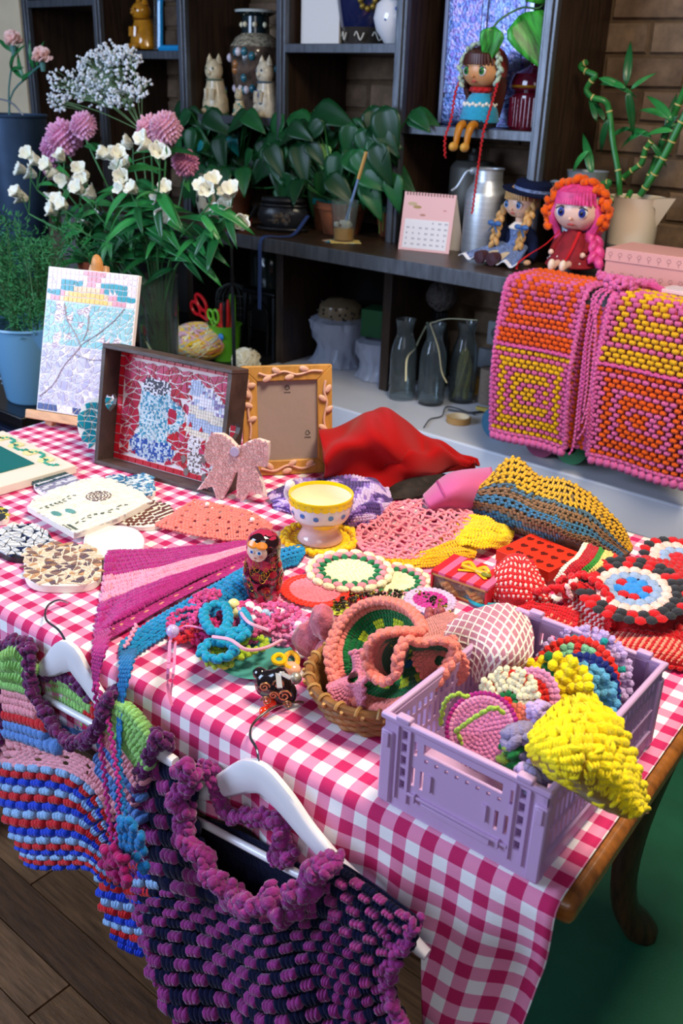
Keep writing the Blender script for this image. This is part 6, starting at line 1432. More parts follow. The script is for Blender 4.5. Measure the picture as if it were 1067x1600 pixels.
bamboo('thick lucky bamboo cane leaning to the right edge', [(1000, 305, 2.78), (1020, 275, 2.78), (1040, 240, 2.78), (1060, 200, 2.78), (1085, 150, 2.78)], .0105, [(1050, 190, 2.78, -25, -40, 1.2), (1052, 205, 2.78, -30, -5, 1.), (1060, 180, 2.78, -18, 15, .9)])
bamboo('second lucky bamboo cane leaning behind the thick one', [(1010, 290, 2.84), (1030, 235, 2.84), (1050, 185, 2.84), (1075, 130, 2.84)], .010, [(1045, 185, 2.84, -30, -20, 1.1), (1040, 205, 2.84, 10, -40, 1.)])
c = V((-.93, 2.80, CT)); lp_ = thing('leafy_plant', 'dark leafy bamboo clump at the right frame edge', 'plant', c)
part('pot', MB().lathe([(0, 0), (.05, 0), (.06, .10), (.055, .10), (0, .09)], 20, 0, c), plain('1C1C1A', .5), lp_)
for k in range(26):
    a = rnd(0, 6.28); p = c + V((rnd(-.04, .05), rnd(-.04, .03), .10 + rnd(0, .14))); inst('leaf', random.choice(slim), lp_, orient(p, V((cos(a), .4 * sin(a), rnd(-.1, .9))), V((.2, -.8, .6)), rnd(.8, 1.4)))
for k in range(4): part('stem', MB().tube(smooth([c + V((rnd(-.02, .02), 0, .09)), c + V((rnd(-.04, .04), 0, .16)), c + V((rnd(-.06, .06), -.02, .24))], 8), .006, 7), bam, lp_)

# ceramics on the upper shelves
def cat_fig(name, label, base, s, mats, rz, patt=None, sit=True):
    t = thing(name, label, 'figurine', base); M = at(base, rz, s) @ (Matrix.Diagonal((.74, .74, 1, 1)) if patt else Matrix.Identity(4))
    b = MB(); b.lathe([(0, 0), (.34, 0), (.38, .06), (.36, .25), (.30, .48), (.25, .62), (.24, .70), (0, .74)], 20, 0, (0, 0, 0), None, lambda a, z: 1 + .12 * cos(2 * a) * (1 - z)); b.ball((0, -.05, .86), (.27, .25, .23), 18, 12); b.xf(M); part('body', b, mats[0], t)
    for sx in (-1, 1):
        b = MB(); b.lathe([(.10, 0), (.07, .11), (0, .20)], 8, 0, (sx * .16, -.02, 1.00)); b.xf(M); part('ear', b, mats[0], t)
        b = MB(); b.ball((sx * .17, -.30, .06), (.11, .15, .07), 12, 8); b.xf(M); part('paw', b, mats[0], t)
        b = MB(); b.ball((sx * .11, -.275, .90), (.035, .02, .03), 10, 6); b.xf(M); part('eye', b, mats[1], t)
        b = MB(); b.tube([V((sx * .11, -.30, .28)), V((sx * .12, -.28, .50))], .07, 8); b.xf(M); part('front_leg', b, mats[0], t)
    b = MB(); b.ball((0, -.29, .82), (.07, .06, .05), 10, 7); b.xf(M); part('muzzle', b, mats[0], t)
    b = MB(); b.lathe([(.245, .66), (.262, .68), (.245, .70)], 20, 0, (0, -.02, 0), cap=False); b.xf(M); part('collar', b, mats[1], t)
    if patt:
        for _ in range(16):
            a = rnd(0, 6.28); z = rnd(.1, .6); b = MB(); b.ball((.35 * (1 - z * .4) * cos(a), .35 * (1 - z * .4) * sin(a), z), (.07, .07, .06), 8, 5); b.xf(M); part('glaze_patch', b, random.choice(patt), t)
    return t
cat_fig('cat_figurine', 'golden brown glazed ceramic cat on the upper left shelf', W(226, 77, 2.70) * 1, .155, [mat('amber_glaze', 'B07416', .14, coat=.6, var=.3, vsc=30), mat('amber_dark', '6A3E0C', .2)], -.2)
cat_fig('cat_figurine', 'tall cream patterned cat statue behind the leaves', V((W(337, 170, 2.70).x, 2.70, 1.298)), .175, [mat('cream_glaze', 'C9B795', .25, var=.3, vsc=40), plain('5A6A5A', .3)], .2, [glaze('6A8A5A'), glaze('A88A4A'), glaze('2E4A7A')])
cat_fig('cat_figurine', 'cream and blue patterned cat statue in front of the big vase', V((W(416, 165, 2.66).x, 2.66, 1.298)), .17, [mat('cream_glaze2', 'D0C4AC', .25, var=.3, vsc=40), plain('4A5A6A', .3)], -.1, [glaze('2E7A9A'), glaze('D8D2C0'), glaze('8A6A3A'), glaze('2E4A9A')])
cat_fig('cat_figurine', 'small cream and turquoise kitten statue between the tall cats', V((W(374, 168, 2.65).x, 2.65, 1.298)), .080, [mat('cream_glaze3', 'CFBF9C', .25), plain('4A5A6A', .3)], 0, [glaze('3A9A94')])
c = V((W(400, 150, 2.80).x, 2.80, 1.298)); t = thing('painted_vase', 'large dark painted vase with white blossom and pale rim', 'vase', c)
part('body', MB().lathe([(0, 0), (.055, 0), (.06, .01), (.085, .11), (.098, .20), (.096, .235), (.075, .265), (.052, .28), (.050, .335), (.075, .348), (.078, .356), (.070, .358), (.045, .335), (0, .33)], 32, [1, 1, 2, 2, 2, 3, 3, 1, 1, 4, 4, 4, 4], c), [plain('101418'), mat('vase_dark', '16262A', .15, coat=.4), mat('vase_mix', '55463C', .15, coat=.4, var=.8, vsc=26), mat('vase_pattern', '8A8270', .2, var=.8, vsc=90), glaze('BFC4C0')], t)
for k in range(34):
    a = rnd(0, 6.28); z = rnd(.05, .22); r = .06 + .2 * (z - .01) * .9 + .002; r = min(r, .098); part('painted_blossom', MB().ball(c + V((r * cos(a), r * sin(a), z)), (.014, .014, .016), 8, 5), glaze(random.choice(('D8CCD2', 'C8BCC8', '2E6A7A', 'A0683C'))), t)
for k in range(8): a = ca + k * .785; part('neck_flower', MB().ball(c + V((.051 * cos(a), .051 * sin(a), .308)), (.010, .010, .010), 8, 5), glaze('D8D0B0'), t)
M = at((-2.435 + .065, 2.70, 1.534), .20); t = thing('white_board', 'plain white panel leaning on the upper middle shelf', 'panel', M.translation); part('panel', MB().box((0, 0, .13), (.15, .02, .26), 0, M), mat('matte_white', 'D9D6D4', .7), t, bevel=.002)
c = V((-2.235, 2.78, 1.534)); t = thing('patterned_pot', 'navy ceramic pot with white scrolls and gold flower', 'pot', c)
part('body', MB().lathe([(0, 0), (.075, 0), (.080, .01), (.088, .05), (.092, .055), (.105, .14), (.11, .20), (.10, .20), (0, .02)], 32, [0, 1, 1, 1, 0, 0, 0, 0], c), [mat('navy_glaze', '141C44', .12, coat=.5), mat('pot_band', '3A3430', .2)], t)
for k in range(9):
    a = k * .7; part('scroll', MB().tube([c + V(((.088 + .0006 * q) * cos(a + .03 * q), (.088 + .0006 * q) * sin(a + .03 * q), .028 + .012 * sin(q * .55))) for q in range(14)], .0026, 5), glaze('C9C4B8'), t)
fa2 = atan2(-2.76, 2.16)
for k in range(8): a = k * pi / 4; part('gold_petal', MB().ball(c + V((.107 * cos(fa2) , .107 * sin(fa2), .13)) + V((-sin(fa2) * .024 * cos(a), cos(fa2) * .024 * cos(a), .024 * sin(a))), (.010, .010, .010), 8, 5), mat('gold_glaze', '8A7430', .3, metal=.4), t)
c = V((-2.055, 2.70, 1.534)); t = lathe_thing('round_vase', 'glossy white round vase with small blue flowers', 'vase', c, [(0, 0), (.03, 0), (.034, .004), (.062, .04), (.072, .075), (.064, .115), (.035, .14), (.026, .15), (.028, .17), (.022, .17), (0, .15)], glaze('E4E2E6'))
for (a, z) in ((fa2, .10), (fa2 - .5, .07), (fa2 + .4, .12), (fa2 - .2, .13)): part('blue_flower', MB().ball(c + V((.066 * cos(a), .066 * sin(a), z)), .006, 8, 5), glaze('3A5AA0'), t)
# turquoise frame stand at the top
b = MB(); P0_ = W(246, 78, 2.68); 
t = thing('turquoise_stand', 'bright turquoise rounded frame with beaded edge beside the golden cat', 'ornament', V((-2.93 + .0, 2.68, 1.51)))
xa, xb = W(250, 70, 2.68).x, W(276, 70, 2.68).x
b.tube(smooth([V((xa, 2.68, 1.522)), V((xa + .006, 2.68, 1.60)), V((xa + .012, 2.68, 1.68)), V((xa + .03, 2.68, 1.70)), V((xb, 2.68, 1.70))], 20), .012, 8); b.tube([V((xa, 2.68, 1.523)), V((xb + .02, 2.68, 1.523))], .012, 8); b.tube([V((xb, 2.70, 1.522)), V((xb, 2.70, 1.70))], .010, 8); part('frame', b, mat('turquoise_gloss', '1C8CC8', .2, coat=.4), t)
for k in range(15): part('bead', MB().ball(V((xa - .018 + .0008 * k, 2.672, 1.522 + k * .0128)), .007, 7, 5), glassm('bead_clear', 'DCE8F0'), t)
# shimmering blue cabinet and wine jar beside the sitting doll
M = at((-1.755, 2.84, 1.304), .05); t = thing('blue_cabinet', 'iridescent blue and violet embossed box behind the sitting doll', 'cabinet', M.translation)
def iridm(name, sc, cols):
    m = mat(name, '6A6AB8', .28, metal=.35, bump=1.0, bs=110, var=.5, vsc=sc); r = [n for n in m.node_tree.nodes if n.type == 'VALTORGB'][0].color_ramp
    r.elements[0].position = .25; r.elements[1].position = .78; r.elements[0].color = hexc(cols[0]); r.elements[1].color = hexc(cols[-1])
    for k in range(1, len(cols) - 1): r.elements.new(.25 + .53 * k / (len(cols) - 1)).color = hexc(cols[k])
    return m
irid = iridm('iridescent', 46, ('141E50', '34569A', '7E92C0', '44488E', 'A8A4CC', 'DCD4E0')); irid2 = iridm('iridescent2', 52, ('2A2460', '6A54A0', '466AAE', '9A86C0', '584A90', 'DCCCDC'))
part('case', MB().box((0, 0, .22), (.30, .14, .44), 0, M), irid, t, bevel=.004)
for sx in (-1, 1):
    d = part('door', MB().box((sx * .073, -.073, .26), (.138, .008, .33), 0, M), irid if sx < 0 else irid2, t, bevel=.002); part('inlay', MB().box((sx * .073, -.078, .26), (.105, .004, .28), 0, M), irid2 if sx < 0 else irid, d, bevel=.002); part('pull', MB().ball(M @ V((sx * .014, -.082, .25)), .007, 8, 6), plain('14141E', .3), d)
part('drawer', MB().box((0, -.073, .045), (.284, .008, .075), 0, M), irid, t, bevel=.002)
for sx in (-1, 1): part('pilaster', MB().box((sx * .147, -.076, .22), (.012, .010, .43), 0, M), mat('pewter_trim', '8A8FA8', .3, metal=.6), t)
c = V((-1.545, 2.73, 1.304)); t = lathe_thing('glass_jar', 'dark wine red ribbed glass jar with domed lid', 'jar', c, [(0, 0), (.066, 0), (.070, .006), (.070, .095), (.062, .102), (.074, .112), (.076, .130), (.066, .155), (.030, .172), (.022, .178), (.022, .192), (.014, .21), (0, .215)], mat('wine_glass', '5A0E22', .08, trans=.35, coat=.4), 0, 36)
for k in range(36): a = 2 * pi * k / 36; part('rib', MB().tube([c + V((.0705 * cos(a), .0705 * sin(a), .01)), c + V((.0705 * cos(a), .0705 * sin(a), .09))], .002, 5), mat('wine_glass2', '6A1430', .08), t)
part('gold_band', MB().lathe([(.0755, .116), (.078, .119), (.0755, .123)], 32, 0, c, cap=False), mat('gold_band', 'C08A2A', .25, metal=.7), t)
# pothos leaves hanging in front
vgm = mat('variegated', '2E8A2C', .35, var=.85, vsc=16, stretch=(6, 1.2, 6)); hl = leafmesh(.115, .085, vgm, heartp, .15, .15, 6, 8); t = thing('pothos_vine', 'variegated pothos vine with two heart leaves hanging over the doll', 'plant', W(800, 10, 2.62))
part('stem', MB().tube(smooth([W(870, -60, 2.66), W(848, 8, 2.64), W(815, 12, 2.63), W(782, 30, 2.60), W(768, 48, 2.59)], 20), .003, 6), plain('4A7A30'), t)
inst('leaf', hl, t, orient(W(772, 42, 2.59), W(762, 88, 2.58) - W(772, 42, 2.59), V((.4, -.9, .2)), .85)); inst('leaf', hl, t, orient(W(815, 22, 2.60), W(848, 98, 2.60) - W(815, 22, 2.60), V((.4, -.9, .2)), 1.45)); inst('leaf', hl, t, orient(W(848, 5, 2.62), W(835, -60, 2.60) - W(848, 5, 2.62), V((.4, -.9, .2)), 1.2))
# ------------------------------------------------------------------ dolls
skin = mat('doll_skin', 'F0C4A6', .35, sss=.05); skin2 = mat('doll_skin_tan', 'D89A68', .35); lipm = plain('C04A50', .3); eyew = glaze('F2F2F4')
def doll(name, label, base, s, rz, skm, hairm, iris, dressm, sleevem, headw=1., lean=0.):
    """sitting doll, unit: metres at s=1, facing -y, seat at z=0"""
    t = thing(name, label, 'doll', base); M = at(base, rz, s) @ Matrix.Rotation(lean, 4, 'X')
    def add(nm, b, m, par=t, **k): b.xf(M); return part(nm, b, m, par, **k)
    hz = .152; R = .050 * headw
    hd = add('head', MB().ball((0, -.004, hz), (R, R * .92, R * .98), 24, 18, 0, None, lambda d: 1 - .16 * max(0, -d.z - .2) + (.05 if d.z < -.1 and abs(d.x) > .3 else 0)), skm)
    add('neck', MB().tube([(0, 0, .085), (0, 0, .115)], .013, 10), skm)
    for sx in (-1, 1):
        ex, ez = sx * R * .46, hz - R * .06; ey = -.004 - R * .92 * sqrt(max(0, 1 - .46 ** 2 - .0036)) 
        e = add('eye', MB().ball((ex, ey + R * .06, ez), (R * .245, R * .13, R * .25), 14, 10), eyew, hd); add('iris', MB().ball((ex + R * .02, ey - R * .035, ez), (R * .165, R * .07, R * .185), 12, 8), iris, e); 
        add('pupil', MB().ball((ex + R * .02, ey - R * .085, ez), (R * .085, R * .04, R * .095), 10, 7), plain('0A0A10', .1), e); add('lash', MB().tube([(ex - R * .24, ey + R * .02, ez + R * .12), (ex, ey - R * .07, ez + R * .25), (ex + R * .24, ey + R * .02, ez + R * .12)], R * .028, 5), plain('20140E'), e)
    add('nose', MB().ball((0, -.004 - R * .93, hz - R * .32), (R * .075, R * .08, R * .07), 8, 6), skm, hd)
    add('mouth', MB().ball((0, -.004 - R * .78, hz - R * .56), (R * .15, R * .08, R * .05), 10, 6), lipm, hd)
    cap = MB(); cap.ball((0, .006, hz + R * .10), (R * 1.10, R * 1.05, R * 1.04), 24, 18, 0, None, lambda d: (1 if (d.y > -.30 or d.z > .55) else .86)); add('hair', cap, hairm)
    fr_ = MB()
    for k in range(15):
        a = (k - 7) / 7; x = a * R * .88; y0 = -.004 - R * .55 * sqrt(max(.05, 1 - a * a * .8)); fr_.tube([(x * .55, y0 * .5, hz + R * .98), (x * .85, y0 - R * .42 * (1 - .5 * a * a), hz + R * .66), (x, -.004 - R * 1.0 * sqrt(max(.08, 1 - a * a * .80)), hz + R * (.27 - .05 * abs(a)))], [R * .10, R * .13, R * .07], 6)
    add('fringe', fr_, hairm)
    add('torso', MB().lathe([(0, .0), (.040, .0), (.036, .03), (.026, .06), (.028, .085), (.014, .097), (0, .10)], 20, 0, (0, .004, 0)), dressm)
    return t, M, add, R, hz
def limb(add, nm, pts, rs, m): return add(nm, MB().tube(smooth(pts, 14), [along([V((r, 0, 0)) for r in rs], i / 14).x for i in range(15)], 10), m)
# brown-haired doll on the shelf edge
base = V((-1.665, 2.625, 1.306)); t, M, add, R, hz = doll('bonnet_doll', 'brown haired doll in knitted bonnet and blue poncho sitting on the shelf edge', base, 1.04, .0, skin2, mat('brown_hair', '4A1E14', .4, var=.3, vsc=60, stretch=(10, 10, 1)), plain('2A7A3A', .1), yarn('2E9AC0'), None, 1.08)
hm = mat('brown_hair', '4A1E14')
for sx in (-1, 1):
    b = MB()
    for k in range(6): b.tube(smooth([(sx * (R * .8), -.01 + k * .008, hz + .02), (sx * (R * .98), -.008 + k * .008, hz - .03), (sx * (.040 + k * .002), .0 + k * .006, .075), (sx * .036, .006 + k * .006, .03)], 10), .009, 6)
    add('long_hair', b, hm)
p = MB(); p.lathe([(.020, .098), (.034, .085), (.050, .055), (.058, .020), (.056, .015), (.045, .02), (.018, .09)], 26, 0, (0, 0, 0), cap=False); add('poncho', p, yarn('2F9CC4'))
b = MB()
for k in range(30): a = 2 * pi * k / 30; b.ball((.047 * cos(a), .047 * sin(a), .060 + .004 * (k % 2)), .0055, 6, 5)
add('white_trim', b, yarn('F0EEE8'), kind='stuff')
p = MB(); p.lathe([(.034, .108), (.030, .096), (.022, .088)], 20, 0, (0, 0, 0), cap=False); cord(p, [V((.030 * cos(a), .030 * sin(a), .100)) for a in (2 * pi * k / 20 for k in range(21))], .006); add('red_scarf', p, yarn('C41A22'))
add('skirt', MB().lathe([(.055, .022), (.052, .002), (0, .0)], 22, 0, (0, -.004, 0)), plain('10121E', .8))
for sx in (-1, 1): limb(add, 'leg', [(sx * .016, -.03, .010), (sx * .018, -.065, .006), (sx * .018, -.080, -.020), (sx * .018, -.084, -.045)], (.013, .012, .010, .008), mat('amber_leg', 'C07A1E', .35)); add('shoe', MB().ball((sx * .019, -.094, -.050), (.0115, .019, .013), 12, 8), mat('tan_shoe', 'D8A24A', .4))
bn = MB(); rg = [V((R * 1.22 * sin(a), -.018 + .004 * cos(a * 7), hz + .002 + R * 1.22 * cos(a))) for a in ((k / 30 - .5) * 2 * 2.25 for k in range(31))]
cord(bn, rg, .0088, 0, 1.1, .5); add('bonnet_rim', bn, yarn('B8CDB8'))
bs2 = MB().ball((0, .018, hz + R * .14), (R * 1.20, R * .98, R * 1.12), 22, 16, 0, None, lambda d: 1 + .02 * sin(d.x * 30) * sin(d.z * 30)); add('bonnet', bs2, yarn('A83028'))
for sx, L in ((-1, .17), (1, .33)):
    pts = [(sx * R * 1.18, -.02, hz - R * .55), (sx * R * 1.22, -.035, .09), (sx * R * 1.12, -.055, .02), (sx * (R * 1.05 + .006), -.075, -.03), (sx * (R * 1.0), -.08, hz - R - L * .9 - .03)]
    b = MB(); cord(b, [V(q) for q in smooth(pts, 30)], .0042); add('red_cord', b, yarn('C8141E'))
# porcelain doll with hat
base = T(806, 408, CT + .001); t, M, add, R, hz = doll('porcelain_doll', 'porcelain doll with navy hat, blond plaits and blue checked dress', base, 1.12, -.15, skin, mat('blond_hair', 'C99A5E', .45, var=.3, vsc=60), plain('3A7AC0', .1), mat('blue_check', '6A7EAC', .8, var=.5, vsc=140), None, .86)
nav = mat('navy_felt', '0E1838', .9, spec=.2); bld = mat('blond_hair', 'C99A5E')
add('hat_brim', MB().lathe([(.02, hz + R * .62), (.080, hz + R * .72), (.082, hz + R * .80), (.045, hz + R * .84)], 28, 0, (0, .008, 0), Matrix.Rotation(.14, 3, 'Y'), cap=False), nav); add('hat_crown', MB().lathe([(.050, hz + R * .78), (.048, hz + R * 1.30), (.040, hz + R * 1.42), (0, hz + R * 1.45)], 26, 0, (0, .008, 0), Matrix.Rotation(.14, 3, 'Y'), cap=False), nav); add('hat_band', MB().lathe([(.0515, hz + R * .86), (.0515, hz + R * 1.04)], 26, 0, (0, .008, 0), Matrix.Rotation(.14, 3, 'Y'), cap=False), mat('blue_check', '6A7EAC'))
for sx in (-1, 1):
    b = MB(); cord(b, [V(q) for q in smooth([(sx * R * .95, -.012, hz - R * .1), (sx * R * 1.1, -.025, hz - R * .8), (sx * .044, -.040, .085), (sx * .042, -.052, .035)], 20)], .0115, 0, .9, .5); add('plait', b, bld)
    bw2 = MB()
    for q in (-1, 1): bw2.ball((sx * .046 + q * .012, -.050, .098), (.012, .006, .007), 10, 6); bw2.bar((sx * .046, -.052, .096), (sx * .046 + q * .016, -.056, .075), .006, .001)
    add('hair_bow', bw2, mat('blue_ribbon', '3E6AA8', .5))
    limb(add, 'sleeve', [(sx * .026, .004, .088), (sx * .048, -.004, .065), (sx * .062, -.012, .035), (sx * .066, -.028, .015)], (.014, .016, .015, .013), nav); add('hand', MB().ball((sx * .067, -.038, .008), (.009, .013, .008), 10, 7), skin)
    limb(add, 'leg', [(sx * .018, -.03, .016), (sx * .020, -.075, .018), (sx * .020, -.105, .012)], (.016, .014, .011), mat('cream_stocking', 'D8C8B0', .8)); add('boot', MB().lathe([(0, 0), (.017, .002), (.018, .012), (.014, .03), (0, .032)], 14, 0, (sx * .021, -.135, .018), Matrix.Rotation(-1.45, 3, 'X')), mat('brown_boot', '4A2E38', .4))
add('collar', MB().lathe([(.014, .104), (.030, .090), (.028, .086)], 18, 0, (0, 0, 0), cap=False), plain('EDE6DC', .8))
S = lambda u, v: V(((u - .5) * (.10 + .09 * v) , -.015 - .100 * v, .045 - .034 * v + .006 * sin(u * 26) * v)); add('skirt', MB().grid(S, 40, 14, 0, .004), mat('blue_check', '6A7EAC'))
S2_ = lambda u, v: V(((u - .5) * (.19 + .01 * v), -.112 - .012 * v, .014 - .004 * v + .006 * sin(u * 26))); add('petticoat', MB().grid(S2_, 40, 4, 0, .002), plain('EDEAF0', .8))
for sx in (-1, 1): add('jacket', MB().ball((sx * .022, .008, .055), (.024, .030, .045), 14, 10), nav)
# pink-haired doll on the vest
base = T(893, 416, CT + .014); t, M, add, R, hz = doll('ruffle_hood_doll', 'pink haired doll in orange ruffled hood sitting on the crochet vest', base, 1.05, .12, mat('doll_skin_pale', 'F4CDBC', .3), mat('pink_hair', 'E0468E', .4, var=.25, vsc=60), plain('2A3C9A', .1), mat('maroon_print', '8A1424', .8, var=.3, vsc=40), None, 1.26)
pkh = mat('pink_hair', 'E0468E')
for sx in (-1, 1):
    b = MB()
    for k in range(6): b.tube(smooth([(sx * R * .82, -.02 + k * .008, hz + .015), (sx * (R * 1.02), -.022 + k * .008, hz - .025), (sx * (.046 + k * .002), -.012 + k * .006, .085), (sx * .048, -.012 + k * .005, .055)], 10), .010, 6)
    add('side_hair', b, pkh)
b = MB(); cord(b, [V(q) for q in smooth([(.040, .0, .095), (.062, -.012, .07), (.074, -.028, .04), (.080, -.045, .012)], 16)], .019, 0, .8, .45); add('plait', b, pkh)
add('dress', MB().lathe([(.012, .102), (.030, .088), (.050, .045), (.070, .006), (.066, .002), (0, .004)], 26, 0, (0, -.012, 0), cap=False), mat('maroon_print', '8A1424'))
b = MB()
for k in range(26): a = rnd(pi, 2 * pi); z = rnd(.012, .085); r = .070 - .06 * z / .1 + .004; b.ball((r * cos(a), -.012 + r * sin(a), z), .0030, 6, 4)
add('dress_dots', b, plain('F0E0DC'), kind='stuff')
for sx in (-1, 1):
    limb(add, 'leg', [(sx * .014, -.05, .014), (sx * .015, -.085, .014), (sx * .015, -.105, .012)], (.012, .010, .009), mat('doll_skin_pale', 'F4CDBC')); add('foot', MB().ball((sx * .016, -.114, .016), (.010, .012, .016), 10, 8), plain('F0DCC8', .6)); 
    limb(add, 'arm', [(sx * .026, -.004, .088), (sx * .044, -.02, .065), (sx * .046, -.045, .045)], (.009, .009, .008), mat('maroon_print', '8A1424')); add('hand', MB().ball((sx * .045, -.052, .040), .008, 8, 6), mat('doll_skin_pale', 'F4CDBC'))
rg = [V((R * 1.28 * sin(a), -.016 - .010 * cos(k * 1.25), hz - .004 + (R * 1.28 + .006 * sin(k * 1.25)) * cos(a))) for k, a in enumerate(((q / 44 - .5) * 2 * 2.15 for q in range(45)))]
hr_ = MB(); cord(hr_, rg, .0125, 0, .9, .6); cord(hr_, [q + V((0, .014, 0)) for q in rg], .011, 0, 1.0, .6); add('hood_ruffle', hr_, yarn('F2600E'))
add('hood', MB().ball((0, .022, hz + R * .10), (R * 1.22, R * .98, R * 1.15), 22, 16), mat('hood_knit', '7A6E80', .9, bump=.8, bs=200, var=.6, vsc=40))
for pts in ([(-.03, -.045, .098), (-.06, -.06, .06), (-.098, -.075, .03), (-.12, -.095, .006), (-.122, -.098, -.01)], [(.028, -.05, .10), (.022, -.085, .05), (.008, -.105, .01), (.0, -.112, .0)]):
    b = MB(); sm = smooth(pts, 18)
    for p, q in zip(sm[:-1], sm[1:]): b.bar(p, q + (q - p) * .1, .008, .002)
    add('red_ribbon', b, plain('C8121A', .5))
add('hair_flower', MB().ball((.034, -.052, hz + .012), (.008, .004, .008), 8, 6), plain('F4E4EA', .4))

# ------------------------------------------------------------------ big granny vest hanging from the counter
vt = thing('granny_vest', 'pink, orange and yellow granny square vest hanging over the counter edge', 'vest', V((-1.05, 2.36, CT)))
gk = [yarn('E36BAA'), yarn('F5620C'), yarn('F7BE10'), yarn('DC5AA2')]
def vpanel(x0, x1, skew, tops, lows, nm):
    def S(u, v):                                    # v: 0 on the counter, then over the edge and down
        L = v * .60
        x = x0 + (x1 - x0) * u + skew * max(0, L - .15)
        bul = .030 * sin(pi * min(1, max(0, (L - .15) / .45))) + .010 * sin(u * 6 + x0 * 9) * v
        if L < .14: return V((x, 2.475 - L, CT + .010 + .002 * sin(u * 8)))
        if L < .18: a = (L - .14) / .04 * pi / 2; return V((x, 2.335 - .022 * sin(a), CT - .012 + .022 * cos(a)))
        return V((x, 2.313 - bul, CT - .012 - (L - .18)))
    nu = 12; nv_ = 46
    def col(i, j, u, v):
        if u < .03 or u > .97: return 3 if j % 2 else 0
        if 25 <= j <= 25: return 3
        if j >= 45: return 0
        if j < 25: cj, cc = 13, tops
        else: cj, cc = 35, lows
        rg_ = int(max(abs((u - .5) * nu), abs(j - cj) * .68)); return (cc if rg_ % 2 == 0 else 0) if rg_ < 7 else cc
    b = MB(); crochet(b, S, nu, nv_, col, .76, .62, 3, fillv=1.10); part(nm + '_clusters', b, gk, vt, kind='stuff')
    part(nm + '_net', MB().grid(lambda u, v: S(u, v) + (V((0, .007, 0)) if v > .28 else V((0, 0, -.006))), 20, 40, 0, .001), mat('vest_net', '8A2A2A', .95, var=.3, vsc=60), vt, sharp=180)
    for uu in (0, 1): part(nm + '_border', cord(MB(), [S(uu, q / 70) + V((0, -.003, 0)) for q in range(71)], .0068, 0, 1.0), gk[0], vt, kind='stuff')
    b = MB()
    for q in range(13): u = (q + .5) / 13; p = S(u, 1); b.ball(p + V((0, -.004, -.008)), (.012, .012, .013), 10, 8, 0, None, lambda d: 1 + .08 * sin(d.x * 20))
    cord(b, [S(q / 20, .985) + V((0, -.004, 0)) for q in range(21)], .007); part(nm + '_ruffle', b, gk[0], vt, kind='stuff')
    cord_ = MB(); cord(cord_, [S(q / 24, 25.5 / 46) + V((0, -.005, 0)) for q in range(25)], .006); part(nm + '_seam', cord_, gk[3], vt, kind='stuff')
    return S
SL = vpanel(-1.33, -1.095, .0, 1, 2, 'left_panel'); SR = vpanel(-1.025, -.745, .0, 2, 1, 'right_panel')
Sm = lambda u, v: V((-1.11 + .10 * u, 2.335 - .008 * sin(u * 9), CT - .03 - .40 * v)); b = MB(); crochet(b, Sm, 8, 32, lambda i, j, u, v: (1 if (i + j) % 2 else 3), 1.0, .45, 3, fillv=1.2); part('inner_fold', b, gk, vt, kind='stuff')
for k in range(7):
    x0 = -1.045 + rnd(-.02, .02); pts = smooth([V((-1.02, 2.37, CT + .03)), V((-1.055 + rnd(-.015, .015), 2.30, CT + .0)), V((x0 - .01, 2.285, CT - .10)), V((x0, 2.278, CT - .20 - .03 * k)), V((x0 + rnd(-.02, .01), 2.275, CT - .28 - .025 * k))], 24); part('tie', cord(MB(), pts, .0040), gk[0] if k % 3 else gk[3], vt)
b = MB(); fuzz(b, smooth([V((-1.06, 2.36, CT + .03)), V((-1.03, 2.33, CT + .035)), V((-.985, 2.36, CT + .03))], 8), .018, 900, 0, .009); part('knot', b, gk[0], vt)
b = MB(); fuzz(b, smooth([V((-1.00, 2.40, CT + .03)), V((-.96, 2.42, CT + .03)), V((-1.09, 2.42, CT + .03)), V((-1.13, 2.44, CT + .03))], 8), .010, 700, 0, .008); part('loose_yarn', b, gk[0], vt, kind='stuff')
# yarn cones under the vest
for x, y, hx, lab in ((-1.40, 2.50, '3E6E8C', 'blue yarn cone lying half hidden under the vest left panel'), (-1.225, 2.46, '9C4A6E', 'mauve yarn cone lying under the vest hem'), (-1.13, 2.47, '4E9468', 'green yarn cone with dark hollow core between the vest panels')):
    c = V((x, y, .42 + .052)); t = thing('yarn_cone', lab, 'yarn', V((x, y, .42)), 'yarn cones under the vest'); Mx_ = Matrix.Rotation(pi / 2, 3, 'X')
    part('winding', MB().lathe([(.018, 0), (.052, 0), (.050, -.10), (.018, -.10)], 28, 0, c + V((0, -.05, 0)), Mx_, cap=False), mat('cone_' + hx, hx, .9, bump=.8, bs=90, stretch=(1, 6, 1), var=.15), t); part('core', MB().lathe([(.018, .004), (.018, -.10), (.012, -.10), (.012, .004)], 20, 0, c + V((0, -.05, 0)), Mx_, cap=False), plain('2A2420'), t)
